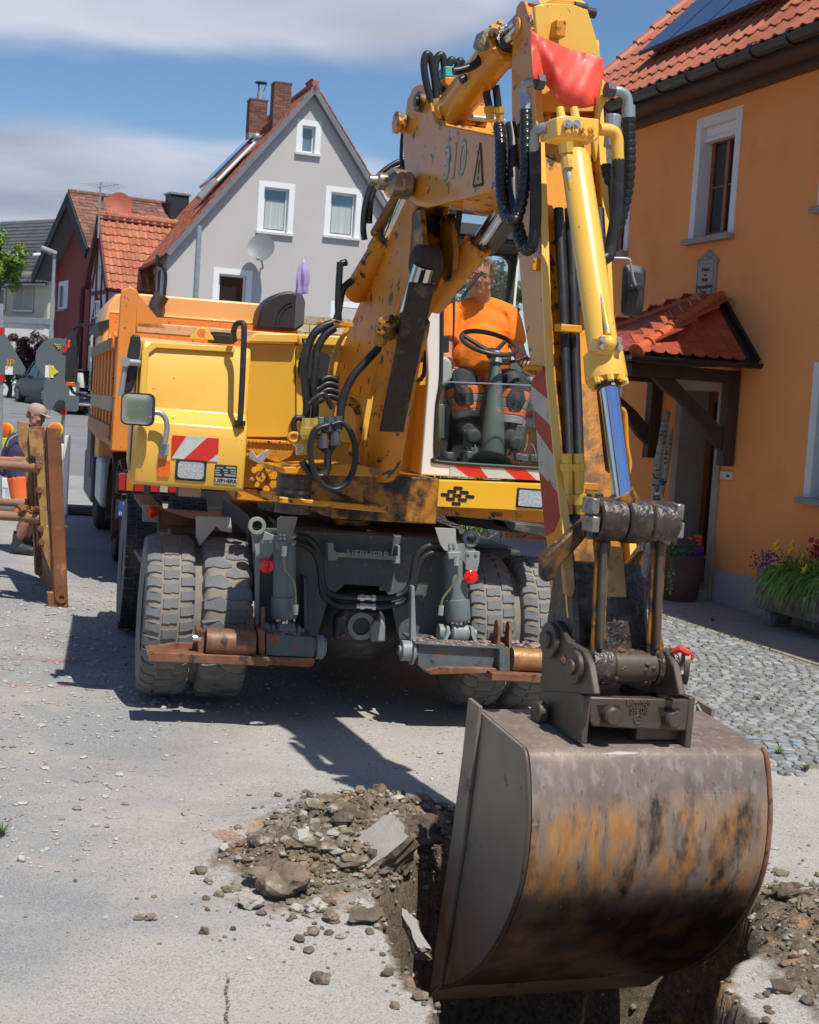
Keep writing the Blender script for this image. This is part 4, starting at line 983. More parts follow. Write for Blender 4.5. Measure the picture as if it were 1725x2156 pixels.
# gable wall above the eaves, cut round its openings
u0g=min(uee,ur_);lst=[o_ for o_ in gops if o_[2]>u0g or o_[3]>u0g]
def gable(F,mb,rl,rrr,u0,rt,ut,ops,d=0.0):
    us=sorted(set([u0,ut]+[o_[2]for o_ in ops]+[o_[3]for o_ in ops]));us=[u for u in us if u>=u0]
    L_=lambda u:rl+(rt-rl)*(u-u0)/(ut-u0);R_=lambda u:rrr+(rt-rrr)*(u-u0)/(ut-u0)
    for a,b in zip(us[:-1],us[1:]):
        m_=(a+b)/2;hs=sorted([o_ for o_ in ops if o_[2]<m_<o_[3]]);xa,xb=L_(a),L_(b)
        for o_ in hs:
            mb.poly([F.w(xa,d,a),F.w(o_[0],d,a),F.w(o_[0],d,b),F.w(xb,d,b)]);xa=xb=o_[1]
        mb.poly([F.w(xa,d,a),F.w(R_(a),d,a),F.w(R_(b),d,b),F.w(xb,d,b)])
gable(G,mb,re+.02,rr_,u0g,rg,ug-.12,[o_ for o_ in gops if o_[3]>u0g and o_ is not gops[3]])
sops=[]
for px in(292,305,320,338):
    dd,uu=G.du(px,585,re+.3);sops.append(dd)
mb.add([G.w(re+.3,0,0),G.w(re+.3,0,uee),G.w(re+.3,-LB,uee),G.w(re+.3,-LB,0)],[[0,1,2,3]])
mk('wall',mb,greyw,gh_,smooth=0)
for o_ in gops:
    window(G,o_,gh_,fr=pvcf,tr=white,tw=.17,deep=.16,bars=False,sash=1,sillm_=mat('pale sill',(.6,.58,.52),.7),sillw=.08,glassmt=paneb if o_ is not gops[3]else wing)
for o_ in(gops[1],gops[2]):
    mb=MB();mb.box(G,o_[0]+.1,o_[1]-.1,-.178,-.174,o_[2]+.12,o_[2]+.12+(o_[3]-o_[2])*.6);mk('net_curtain',mb,netc,gh_)
for dd in sops:
    mb=MB();mb.box(G,re+.26,re+.31,dd-.5,dd+.5,4.0,5.2);mk('window_surround',mb,white,gh_)
    mb=MB();mb.box(G,re+.25,re+.262,dd-.3,dd+.3,4.15,5.05);mk('pane',mb,paneb,gh_)
# roof
ev=G.w(re-.05,.25,uee+.0);ri=G.w(rg,.25,ug+.05);svg=unit(ri-ev);Ls=np.linalg.norm(ri-ev);nvg=unit(np.cross(svg,G.d));nvg=nvg if nvg[2]>0 else-nvg
evr=G.w(rr_,.25,ur_);svr=unit(ri-evr);Lr=np.linalg.norm(ri-evr);nvr=unit(np.cross(svr,G.d));nvr=nvr if nvr[2]>0 else-nvr
mb=MB()
for e_,s_,l_,n_ in((ev,svg,Ls,nvg),(evr,svr,Lr,nvr)):mb.ext([e_,e_+s_*l_,e_+s_*l_-G.d*LB,e_-G.d*LB],-n_*.16)
mk('roof_deck',mb,bargem,gh_,smooth=0)
pan2=tile_pan(.30,.38,'roof_tile',tile2,.024,.05)
evb=ev-G.d*LB
tile_roof(gh_,ev-svg*.12+nvg*.01,-G.d,svg,nvg,int(LB/.30),int(Ls/.345)+1,.30,.345,pan2,tile2,nobj=300,seed=5,jit=.02)
tile_roof(gh_,evr-svr*.1+nvr*.01-G.d*0,-G.d,svr,nvr,3,int(Lr/.345)+1,.30,.345,pan2,tile2,nobj=100,seed=6,jit=.02)
mb=MB();p=ri+A(0,0,.04);mb.tube([p,p-G.d*LB],.11,10);mk('ridge_tiles',mb,tile2,gh_,kind='stuff')
mb=MB();gutter(mb,ev-svg*.15-G.u*.05,ev-svg*.15-G.u*.05-G.d*LB,-G.r,.09);mk('gutter',mb,gut,gh_)
mb=MB();p=G.D(332,537,.1);q=G.D(345,566,.05);z_=G.D(349,585,.05);bt=G.D(345,640,.05);mb.tube(spline([p,p-G.u*.25,q+A(-.1,0,.1),q,z_,bt,bt-A(0,0,3)],4),.055,8);mk('downpipe',mb,gut,gh_)
c1=gr(540,262,-2.6);c2=gr(589,255,-1.2)
ch1=chimney('chimney',G.w(c1[0],-2.6,c1[1]),G,.56,.5,.72,gh_);ch2=chimney('chimney',G.w(c2[0],-1.2,c2[1]),G,.54,.5,1.12,gh_)
mb=MB();p=G.w(c1[0]+.08,-2.6,c1[1]+.77);mb.cyl(p,p+A(0,0,.32),.13,.10,16);mk('flue',mb,galv,ch1)
mb=MB()
for a in range(3):q=2.1*a;mb.cyl(p+A(.1*math.cos(q),.1*math.sin(q),.3),p+A(.17*math.cos(q),.17*math.sin(q),.55),.012)
mb.cyl(p+A(0,0,.55),p+A(0,0,.58),.2);mk('flue_cap',mb,blk,ch1)
mb=MB();p=G.D(545,268,-2.0);mb.hexa([p+A(-.1,0,-.4),p+A(.45,0,.1),p+A(.45,.1,.1),p+A(-.1,.1,-.4),p+A(-.1,0,-.3),p+A(.5,0,.45),p+A(.5,.1,.45),p+A(-.1,.1,-.3)]);mk('flashing',mb,tile3,gh_)
a,b=G.D(447,380,-1.0),G.D(540,286,-1.0);n_=nvg
mb=MB();mb.ext([a,b,b-G.d*2.0,a-G.d*2.0],n_*.08);mk('solar_collector',mb,sol,gh_)
mb=MB();mb.tube([G.D(458,381,-.6),G.D(544,293,-.6)],.05,8);mk('collector_pipe',mb,white,gh_)
mb=MB();p=G.D(541,288,-.6);mb.ball(p,.13);mk('collector_valve',mb,galv,gh_)
mb=MB();a=G.D(425,418,-.3);mb.ext([a,a+svg*.75,a+svg*.75-G.d*.55,a-G.d*.55],nvg*.14);mk('roof_hatch',mb,galv,gh_)
# satellite dish
def dish(name,c,n,R,mtf,parent=None,**kw):
    root=empty(name,c,parent,**kw);n=unit(n);mb=MB();K=5;a,b,_=basis(n);rings=[]
    for j in range(K+1):
        r_=R*j/K;rings.append([A(c)+n*(.18*R*(r_/R)**2)+max(r_,.002)*(math.cos(q)*a+1.06*math.sin(q)*b)for q in[2*math.pi*i/24 for i in range(24)]])
    back=[[p-n*.012 for p in r]for r in rings[::-1]];mb.loft(rings+back,closed=False);mk('reflector',mb,mtf,root,smooth=60)
    return root
dc=G.D(550,523,.55);sd=dish('satellite_dish',dc,G.d*.85-G.r*.35+A(0,0,.35),.42,mat('grey dish',(.17,.19,.19),.5),label='grey satellite dish on the grey house facade',cat='satellite dish')
mb=MB();w0=G.D(549,566,.02);mb.tube([w0,w0+G.d*.3,dc-A(0,0,.2)],.03,8);mb.tube([dc-A(0,0,.38),dc-A(0,0,.4)+G.d*.5-G.r*.2],.014,6);mb.ball(dc-A(0,0,.36)+G.d*.52-G.r*.2,.05);mk('mount_arm',mb,galv,sd)
# slim steel post in front of it
mb=MB();p=at(420,475,34);b=gnd(409,900);zb=float(gz(p[0],p[1]));mb.cyl((p[0],p[1],zb),p,.065,.065,12);mk('steel_post',mb,galv,None,label='tall plain galvanised post in front of the grey house',cat='post')
# parasol folded
pa=at(637,590,39);pf=mat('lilac parasol cloth',(.38,.28,.50),.85,var=.15,vs=5);prt=empty('parasol',(pa[0],pa[1],float(gz(pa[0],pa[1]))+2.6),label='closed lilac parasol in front of the grey house',cat='parasol')
mb=MB();mb.cyl((pa[0],pa[1],WO[prt.name][2]),(pa[0],pa[1],at(640,546,39)[2]),.025);mk('pole',mb,white,prt)
mb=MB();z0,z1=at(637,618,39)[2],at(640,550,39)[2];rings=[]
for j in range(13):
    t=j/12;r_=.10+.06*math.sin(t*3.1)+(.03 if t<.1 else 0);r_=r_*(1-t**6)+.01
    rings.append([A(pa[0]+r_*(1+.25*math.sin(5*q+t*3))*math.cos(q),pa[1]+r_*(1+.25*math.sin(5*q+t*3))*math.sin(q),z0+(z1-z0)*t)for q in[2*math.pi*i/20 for i in range(20)]])
mb.loft(rings);mk('canopy_cloth',mb,pf,prt)
# ochre stone terrace wall below the parasol
stw=mat('ochre garden wall stone',(.50,.40,.24),.9,var=.2,vs=6,island=.25)
tw=empty('garden_wall',at(660,760,36),label='low ochre stone garden wall behind the truck',cat='wall');Tw=Frame(tuple(at(640,690,36)[:2])+(float(gz(A(-2),A(36))),),12)
zt=Tw.ru(655,668,0)[1];z=0;k=0
while z<zt:
    x=-.5-(k%2)*.3
    while x<1.6:
        L_=.45+.25*random.random();mb=MB();mb.box(Tw,x+.01,x+L_-.01,-.3,random.uniform(-.01,.02),z+.008,z+.20)
        if z>zt-1.4:mk('stone',mb,stw,tw)
        x+=L_
    z+=.21;k+=1
mb=MB();mb.box(Tw,-.8,1.9,-.32,-.03,0,zt-.02);mk('wall_core',mb,mortar,tw)
# ---------------------------------------------------------------- generic pitched house seen at its gable (gable plane r=0, near eave d=0)
def gabled(F,dh,uef,uen,urd,L_,wallm,tilem_,name,label,over=.35,eo=.8,tile=None,nobj=300,tw=.3,th=.345,bar=bargem,below=0.0):
    """near eave at d=0,u=uen; ridge at d=-dh[0],u=urd; far eave at d=-dh[1],u=uef"""
    h=empty(name,F.w(L_/2,-dh[0],0),label=label,cat='house')
    e0,rd,e1=F.w(0,0,uen),F.w(0,-dh[0],urd),F.w(0,-dh[1],uef);mb=MB()
    for a,b in((e0,rd),(e1,rd)):
        n=unit(np.cross(F.r,b-a));n=n if n[2]>0 else-n;mb.ext([a-n*.03,b-n*.03,b-n*.03+F.r*L_,a-n*.03+F.r*L_],-n*.2)
    mk('roof_deck',mb,bar,h,smooth=0)
    s1=unit(rd-e0);sl=np.linalg.norm(rd-e0);n1=unit(np.cross(F.r,s1));n1=n1 if n1[2]>0 else-n1
    tile_roof(h,e0-s1*.06+n1*.0,F.r,s1,n1,int(L_/tw),int(sl/th)+1,tw,th,tile,tilem_,nobj=nobj,seed=9,jit=.02)
    mb=MB();mb.tube([rd+n1*.02,rd+F.r*L_+n1*.02],.12,10);mk('ridge_tiles',mb,tilem_,h,kind='stuff')
    sl1=(urd-uen)/dh[0];sl2=(urd-uef)/(dh[1]-dh[0])
    wn_,wf_=-eo,-dh[1]+eo;un=uen+sl1*eo-.25;uf=uef+sl2*eo-.25
    mb=MB();mb.add([F.w(over,wn_,below),F.w(over,wn_,un),F.w(over,-dh[0],urd-.3),F.w(over,wf_,uf),F.w(over,wf_,below)],[[0,1,2,3,4]])
    mb.add([F.w(over,wn_,below),F.w(L_,wn_,below),F.w(L_,wn_,un),F.w(over,wn_,un)],[[0,1,2,3]]);mk('wall',mb,wallm,h,smooth=0)
    return h,e0,rd,e1
redw_=mat('dark red render',(.27,.058,.045),.9,var=.06,vs=.7,bump=.002)
blkb=mat('black barge board',(.025,.025,.03),.7)
R_=Frame(tuple(at(185,522,50)[:2])+(float(gz(A(-11),A(50))),),28)
_,uen=R_.du(184,523,0);dr_,urd=R_.du(144,405,0);df_,uef=R_.du(68,578,0)
0 and print('red',uen,dr_,urd,df_,uef)
pan4=tile_beaver(.278,.34,'roof_tile',tile4,.035)
rh,e0,rd,e1=gabled(R_,(-dr_,-df_),uef,uen,urd,13,redw_,tile4,'red_house','dark red house with an old brown tiled roof behind the half timbered one',tile=pan4,tw=.27,th=.24,over=.7,eo=1.0)
mb=MB()
for a,b in((e0,rd),(e1,rd)):n=unit(np.cross(R_.r,b-a));n=n if n[2]>0 else-n;mb.ext([a-R_.r*.05,b-R_.r*.05,b-n*.42-R_.r*.05,a-n*.42-R_.r*.05],R_.r*.07)
mk('barge_board',mb,blkb,rh)
Rg=Frame(R_.w(.7,0,0),28-90)   # gable wall frame: outward = -r
a=Rg.ru(122,655,.0);b=Rg.ru(144,591,.0);window(Rg,(a[0]+.1,b[0]-.1,a[1]+.05,b[1]-.1),rh,deep=-.04,fr=pvcf,tr=white,tw=.12,bars=False,sash=1,glassmt=paneb)
mb=MB();c=plane_hit(372,412,R_.w(0,-2.4,0),R_.d);cF=Frame(c,28);mb.box(cF,-.32,.38,-.35,.35,-1.0,.0)
chd=mk('chimney',mb,mat('dark slate cladding',(.035,.035,.04),.5),rh,bevel=.01)
mb=MB();mb.box(cF,-.38,.44,-.4,.4,.0,.07);mk('chimney_cap',mb,galv,chd)
# half timbered house
H_=Frame(tuple(at(227,604,46.5)[:2])+(float(gz(A(-10),A(46))),),28)
_,hen=H_.du(227,605,0);hdr,hrd=H_.du(207.5,452,0);hdf,hef=H_.du(177,602,0)
0 and print('timber',hen,hdr,hrd,hdf,hef)
plas=mat('pale plaster',(.62,.60,.58),.9,var=.05);timb=mat('oxblood timber',(.13,.022,.022),.7,var=.15)
pan3=tile_pan(.27,.35,'roof_tile',tile3,.028,.06)
hh_,e0,rd,e1=gabled(H_,(-hdr,-hdf),hef,hen,hrd,9,plas,tile3,'half_timbered_house','white and oxblood half timbered house with an orange tiled roof',tile=pan3,tw=.26,th=.31,over=.12,eo=.45,bar=timb)
Hg=Frame(H_.w(.12,0,0),28-90)
def hp(px,py):return Hg.D(px,py,.03)
wn2,wf2=-.45,hdf+.45
lv=[.3,2.6,2.9,4.5,5.0,6.2]
beams=[]
un_=hen+(hrd-hen)/(-hdr)*.45-.3
for u in(0.2,2.5,2.75,hen-.1,hen+1.6,hen+3.0):
    hw=1.0 if u<un_ else max(.05,(hrd-.3-u)/(hrd-.3-un_))
    cN,cF_=hdr+(-.45-hdr)*hw,hdr+(wf2-hdr)*hw
    beams.append(((cN,u),(cF_,u)))
for t in(0,.34,.66,1):
    d_=-.45*(1-t)+wf2*t;top_=hrd-.35-(hrd-.3-un_)*abs((d_-hdr)/((-.45-hdr)if d_>hdr else(wf2-hdr)));beams.append(((d_,0),(d_,top_)))
for a_,b_ in(((-.5,.3),(-1.3,2.4)),((-2.3,.3),(-1.7,2.4)),((-.6,hen+.1),(hdr+.2,hen+1.5)),((wf2+.2,hen+.1),(hdr-.2,hen+1.5)),((-.6,2.9),(-1.2,hen-.2)),((wf2+.2,2.9),(wf2+.9,hen-.2))):beams.append((a_,b_))
for(d0,u0),(d1,u1)in beams:
    mb=MB();mb.bar(H_.w(.11,d0,u0),H_.w(.11,d1,u1),.13,.05,H_.r)
    mk('timber_beam',mb,timb,hh_)
mb=MB()
for a,b in((e0,rd),(e1,rd)):n=unit(np.cross(H_.r,b-a));n=n if n[2]>0 else-n;mb.ext([a-H_.r*.05,b-H_.r*.05,b-n*.22-H_.r*.05,a-n*.22-H_.r*.05],H_.r*.06)
mk('barge_board',mb,timb,hh_)
mb=MB();p=H_.w(-.05,hdf-.02,hef);mb.tube([p,p-A(0,0,6)],.1,8);mk('downpipe',mb,timb,hh_)
mb=MB();gutter(mb,e0-H_.u*.05+H_.d*.05,e0-H_.u*.05+H_.d*.05+H_.r*9,H_.d,.08);mk('gutter',mb,timb,hh_)
for q in((213,512,221,560),(200,632,213,668)):
    a=Hg.ru(q[0],q[3],0);b=Hg.ru(q[2],q[1],0);window(Hg,(a[0],b[0],a[1],b[1]),hh_,deep=-.04,fr=pvcf,tr=timb,tw=.08,bars=False,sash=1,glassmt=paneb)
# big red dish and antenna rise behind the orange roof
rdm=mat('faded red dish',(.42,.10,.06),.6)
c=at(251,434,48.5);d2=dish('satellite_dish',c,A(.15,-1,.25),.44,rdm,label='big faded red satellite dish above the orange roof',cat='satellite dish')
mb=MB();mb.tube([c-A(0,-.1,.1),c-A(0,-.15,1.6)],.04,8);mb.tube([c-A(.05,0,.45),c-A(.1,.5,.2)],.012,6);mk('mount_arm',mb,galv,d2)
c=at(212,385,47.5);an=empty('tv_antenna',c-A(0,0,1.6),label='thin aluminium television antenna above the orange roof',cat='antenna')
mb=MB();mb.cyl(c-A(0,0,1.8),c+A(0,0,.02),.03);mk('mast',mb,galv,an)
mb=MB();mb.tube([c+A(-.2,.4,-.1),c+A(.65,-.2,-.03)],.012,6);mk('boom',mb,galv,an)
for i in range(8):
    t=i/7;q=c+A(-.2+.85*t,.4-.6*t,-.1+.07*t);l=.62-.3*t;mb=MB();mb.tube([q+A(-l*.8,-l*.5,.05),q+A(l*.8,l*.5,-.05)],.006,5);mk('element',mb,galv,an)
# ---------------------------------------------------------------- beige house, garage, far left
Bq=Frame(tuple(at(95,583,69)[:2])+(float(gz(A(-17),A(69))),),-38)
beige=mat('beige render',(.52,.46,.34),.9,var=.05);whr=mat('white garage render',(.78,.76,.70),.9,var=.04)
_,ub=Bq.ru(95,584,0);urd2=Bq.loc(plane_hit(108,470,Bq.w(0,-4.2,0),Bq.d))[2]
bh_=empty('beige_house',Bq.w(-4,-4,0),label='beige house with a dark grey roof at the far left',cat='house')
mb=wall_with(Bq,-16,.3,0,ub+.3,[]);mb.add([Bq.w(.3,0,0),Bq.w(.3,-8,0),Bq.w(.3,-8,ub),Bq.w(.3,-4.2,urd2-.2),Bq.w(.3,0,ub)],[[0,1,2,3,4]]);mk('wall',mb,beige,bh_,smooth=0)
e0,rd=Bq.w(-16,.5,ub-.3),Bq.w(-16,-4.2,urd2);s1=unit(rd-e0);n1=unit(np.cross(Bq.r,s1));n1=n1 if n1[2]>0 else-n1
mb=MB();mb.ext([e0,e0+Bq.r*16.8,rd+Bq.r*16.8,rd],-n1*.15);r2=Bq.w(-16,-9,ub-.3);mb.ext([rd,rd+Bq.r*16.8,r2+Bq.r*16.8,r2],-n1*.15);mk('roof_deck',mb,tile5,bh_,smooth=0)
pan5=tile_pan(.30,.42,'roof_tile',tile5,.03,.05)
tile_roof(bh_,e0+Bq.r*4.5,Bq.r,s1,n1,41,int(np.linalg.norm(rd-e0)/.37)+1,.30,.37,pan5,tile5,nobj=300,seed=4)
mb=MB();gutter(mb,e0+A(0,0,-.05),e0+Bq.r*16.8+A(0,0,-.05),Bq.d,.09);mk('gutter',mb,galv,bh_)
shg=mat('beige roller shutter',(.36,.32,.28),.6)
for q,cl_ in(((29,600,72,656),1),((-16,607,13,652),0)):
    a=Bq.ru(q[0],q[3],0);b=Bq.ru(q[2],q[1],0);shm_,shm=shm,shg
    window(Bq,(a[0],b[0],a[1],b[1]),bh_,deep=-.05,fr=pvcf,tr=mat('brown trim',(.22,.15,.11),.7),tw=.06,bars=False,sash=2,shutter=.97 if cl_ else 0);shm=shm_
Gg=Frame(tuple(at(93,690,62)[:2])+(float(gz(A(-14),A(62))),),-20)
ug_=Gg.ru(92,683,0)[1];gar=empty('garage',Gg.w(-3,-2,0),label='white flat roofed garage below the beige house',cat='garage')
mb=MB();mb.box(Gg,-9,0,-5,0,0,ug_);mk('wall',mb,whr,gar)
mb=MB();mb.box(Gg,-9.1,.08,-5.1,.08,ug_+.002,ug_+.26);mk('roof_edge',mb,galv,gar,bevel=.01)
# ---------------------------------------------------------------- trees and shrubs
def crown(mb,c,rad,n,L,rnd,clumps=60,shape=1.0,hole=.0):
    cs_=[]
    for _ in range(clumps):
        v=unit((rnd.gauss(0,1),rnd.gauss(0,1),rnd.gauss(0,.8)));q=rnd.random()**.4;cs_.append((A(c)+v*A(rad)*q*.82,rnd.uniform(.14,.30)*min(rad)))
    for _ in range(n):
        p,r_=rnd.choice(cs_);v=A(rnd.gauss(0,1),rnd.gauss(0,1),rnd.gauss(0,.8));v=v/max(1e-3,np.linalg.norm(v))*r_*rnd.random()**.35
        leaf(mb,p+v,v+A(0,0,.3*r_),L*rnd.uniform(.6,1.3),L*rnd.uniform(.35,.6),rnd)
    return cs_
def tree(name,base,h,rad,mtl,n,L,label,seed,cat='tree',trunk=.12,lean=(0,0)):
    rnd=random.Random(seed);b=A(base);t=empty(name,b,label=label,cat=cat);c=b+A(lean[0],lean[1],h)
    mb=MB();cs_=crown(mb,c,rad,n,L,rnd);mk('crown',mb,mtl,t,smooth=0)
    mb=MB();top=c-A(0,0,rad[2]*.3);mb.tube(spline([b,b+(top-b)*.5+A(.05,.03,0),top],5),[trunk*(1-.06*i)for i in range(11)],9)
    for p,_ in cs_[:14]:mb.tube(spline([b+(top-b)*rnd.uniform(.45,.95),(top+p)/2+A(0,0,-.1),p],3),[trunk*.35,trunk*.28,trunk*.22,trunk*.18,trunk*.13,trunk*.09,trunk*.05][:7],5)
    mk('trunk',mb,mat('grey bark',(.12,.10,.08),.9,var=.3,vs=10,bump=.01),t)
    return t
def leafm(n,c,i=.45):return mat(n,c,.5,var=.25,vs=3,island=i,spec=.4)
lg=leafm('spring green leaves',(.12,.20,.025));dkred=leafm('dark red maple leaves',(.065,.018,.018));lg2=leafm('mid green leaves',(.06,.12,.025));lg3=leafm('far green leaves',(.05,.09,.03))
gb=lambda p:A(p[0],p[1],float(gz(p[0],p[1])))
p=at(-10,545,31);tree('lime_tree',gb(p),p[2]-gb(p)[2],(.82,.8,1.1),lg,7500,.085,'bright green young tree at the left edge of the picture',3)
p=at(52,742,59);tree('red_maple',gb(p),p[2]-gb(p)[2],(1.3,1.0,1.35),dkred,9000,.12,'dark red leaved maple shrub beside the white garage',5,'shrub')
p=at(68,720,46.5)
p=at(20,800,60);tree('hedge_bush',gb(p),1.0,(2.2,.9,1.0),lg2,5000,.11,'low green bush under the white garage',6,'shrub')
p=at(1040,620,60);tree('garden_tree',gb(p),p[2]-gb(p)[2],(1.6,1.5,1.6),lg3,4200,.22,'tree seen through the rear window of the excavator cab',8,'tree')
p=at(985,640,64);tree('garden_tree',gb(p),p[2]-gb(p)[2],(1.5,1.5,1.4),lg3,3200,.22,'second tree beyond the cab, just left of the first',9,'tree')
# far houses and hills close the view along the street
hillm=mat('wooded hill',(.05,.075,.045),.95,var=.3,vs=.05)
mb=MB();K=40;pr=[]
for i in range(K+1):
    x=-420+840*i/K;pr.append((x,420+40*math.sin(i*.7),10+8*math.sin(i*.35)+3*math.sin(i*1.3)))
mb.add([(x,y-60,2)for x,y,z in pr]+[(x,y,z)for x,y,z in pr]+[(x,y+200,0)for x,y,z in pr],[[i,i+1,K+2+i,K+1+i]for i in range(K)]+[[K+1+i,K+2+i,2*K+3+i,2*K+2+i]for i in range(K)])
mk('hills',mb,hillm,None,smooth=60,kind='structure')
# grey slat fence, oleander and a low orange wall seen under the cab
Ff=Frame(tuple(at(872,1085,22)[:2])+(float(gz(A(0),A(22))),),8)
fe=empty('slat_fence',Ff.w(0,0,0),label='grey corrugated slat fence seen below the excavator cab',cat='fence');fm=mat('grey fence slat',(.16,.17,.19),.6,island=.15)
for i in range(22):
    mb=MB();mb.box(Ff,-1.5+i*.09,-1.5+i*.09+.07,-.03,.0,.05,1.35);mk('slat',mb,fm,fe)
mb=MB();mb.box(Ff,-1.5,.46,-.07,-.032,.4,.5);mb.box(Ff,-1.5,.46,-.07,-.032,1.1,1.2);mk('rail',mb,fm,fe,kind='stuff')
gw_=Frame(tuple(at(1000,1090,25)[:2])+(float(gz(A(1),A(25))),),6)
mb=MB();mb.box(gw_,-1.2,4.2,-.3,0,-.1,2.1);mk('garden_wall',mb,mat('pale garden render',(.50,.47,.42),.9,var=.1,vs=2),None,label='pale rendered garden wall behind the oleander',cat='wall')
gw2=Frame(tuple(at(1100,1090,22)[:2])+(float(gz(A(1.6),A(22))),),6)
mb=MB();mb.box(gw2,-.25,.6,-.3,0,-.1,1.5);mk('garden_pillar',mb,orw,None,label='short orange rendered pillar beside the oleander',cat='pillar')
rnd=random.Random(31);mb=MB();m2=MB();bo=at(985,1120,19);bo=gb(bo)
for _ in range(34):
    a=rnd.uniform(0,6.28);tp=bo+A(math.cos(a)*rnd.uniform(.1,.85),math.sin(a)*rnd.uniform(.1,.5),rnd.uniform(.35,1.5));P=spline([bo+A(rnd.gauss(0,.08),rnd.gauss(0,.08),.0),(bo+tp)/2+A(0,0,.15),tp],4);m2.tube(P,[.014-.0012*i for i in range(len(P))],5)
    for _ in range(46):leaf(mb,P[rnd.randrange(3,len(P))]+A(*(rnd.gauss(0,.07)for _ in range(3))),(rnd.gauss(0,1),rnd.gauss(-.4,1),rnd.gauss(.4,.6)),.12,.022,rnd)
ol=empty('oleander',bo,label='leggy oleander bush seen below the excavator cab',cat='bush');mk('crown',mb,leafm('oleander leaves',(.10,.19,.04)),ol,smooth=0);mk('stems',m2,mat('tan stems',(.35,.27,.18),.8),ol)
# street lamp
p=at(115,532,44);lb=gb(p);la=empty('street_lamp',lb,label='slim grey street lamp in front of the dark red house',cat='street lamp')
mb=MB();mb.cyl(lb,p,.075,.05,12);mk('pole',mb,galv,la)
q=at(90,524,44);mb=MB();mb.bar(p+A(.06,0,-.02),q+A(0,-.2,.02),.22,.12);mk('lamp_head',mb,mat('lamp housing',(.34,.33,.30),.5),la,bevel=.03)
mb=MB();mb.bar(p+A(-.12,0,-.09),q+A(.06,-.1,-.05),.15,.03);mk('lamp_glass',mb,clearg,la,bevel=.01)
p2=at(88,535,56);lb=gb(p2);la=empty('street_lamp',lb,label='small white street lamp head beyond the slim grey one',cat='street lamp')
mb=MB();mb.cyl(lb+A(.4,.3,0),p2+A(.4,.3,-.05),.07,.05,10);mk('pole',mb,galv,la);mb=MB();mb.bar(p2+A(-.35,0,-.06),p2+A(.4,.3,.1),.25,.12);mk('lamp_head',mb,white,la,bevel=.03)
# ---------------------------------------------------------------- dump truck behind the excavator
T=Frame((-2.70,13.3,.03),15.5,.0)
ttyre=mat('dark truck tyre',(.035,.034,.033),.85,var=.3,vs=9,dirt=[((.16,.10,.07),.4,8,.2)],bump=.001)
mudm=mat('muddy brown guard',(.12,.065,.045),.75,var=.25,vs=3,dirt=[((.035,.028,.026),.3,7,.04)])
trk=empty('dump_truck',T.w(1.2,-3.5,0),label='orange tipper truck parked behind the excavator',cat='truck')
def tp(px,py,r=0.):return T.du(px,py,r)
uT=tp(284,677,0)[1];uB=1.45;dF_=-4.3
# body: side wall with ribs
mb=MB();mb.box(T,0,.05,dF_,0,uB,2.27);mk('side_wall',mb,orp,trk)
for i in range(8):
    d=-.02-i*(4.2/7);mb=MB();mb.box(T,-.11,.0,d-.13,d,uB-.1,2.28);mk('side_rib',mb,orp,trk,bevel=.01)
mb=MB();mb.ext([T.w(-.02,0,2.25),T.w(-.15,0,2.25),T.w(-.15,0,2.35),T.w(-.02,0,2.38)],-T.d*4.3);mk('top_rail',mb,orp,trk,bevel=.008)
wgr=mat('worn grey orange edge',(.30,.22,.16),.7,var=.3,vs=6)
mb=MB();mb.box(T,-.156,-.151,-4.2,-.2,2.24,2.35);mk('worn_band',mb,wgr,trk)
mb=MB();mb.box(T,-.125,-.08,-4.2,-.1,1.66,1.80);mk('lower_strip',mb,mat('pale worn strip',(.50,.36,.24),.7,var=.2),trk)
mb=MB();mb.ext([T.w(-.14,0,uB+.08),T.w(.05,0,uB+.06),T.w(.05,0,uB-.14),T.w(-.06,0,uB-.16),T.w(-.15,0,uB-.04)],-T.d*4.3);mk('sill_rail',mb,mat('muddy orange',(.50,.17,.05),.6,var=.3,vs=5,dirt=[((.25,.12,.07),.4,6,.2)]),trk,bevel=.01)
for i in range(7):
    mb=MB();d=-.35-i*.6;mb.cyl(T.w(-.05,d,1.56),T.w(.0,d,1.56),.07,n=14);mk('hinge',mb,orp,trk)
mb=MB();mb.box(T,0,2.42,dF_,0,uB-.05,uB+.05);mb.box(T,2.37,2.42,dF_,0,uB+.05,2.5);mb.box(T,0.05,2.37,dF_,dF_+.06,uB+.05,2.78);mk('body_floor',mb,orp,trk)
mb=MB();mb.box(T,.06,2.36,-.06,.0,uB+.05,2.3);mk('tailgate',mb,orp,trk)
mb=MB();mb.ext([T.w(-.13,0,uB-.15),T.w(.03,0,uB-.15),T.w(.05,0,uT+.30),T.w(-.02,0,uT+.34),T.w(-.10,0,uT+.30)],T.d*.12);mk('rear_post',mb,orp,trk,bevel=.012)
mb=MB();mb.ext([T.w(.05,.1,uT+.28),T.w(.05,.1,uT-.02),T.w(.32,.1,uT-.02)],-T.d*.05);mk('corner_gusset',mb,orp,trk)
uS=T.ru(284,700,.1)[1];uS2=T.ru(284,677,.1)[1]
mb=MB();mb.box(T,.05,2.45,-.02,.10,uS,uS2);mk('top_beam',mb,mat('dusty orange beam',(.80,.40,.17),.6,var=.15,vs=4,dirt=[((.45,.22,.12),.35,8,.1)]),trk,bevel=.012)
for i in range(4):mb=MB();mb.ring(T.w(-.06,-.3-i*.9,2.41),T.r,.03,.045,.02,10);mk('rope_hook',mb,orp,trk)
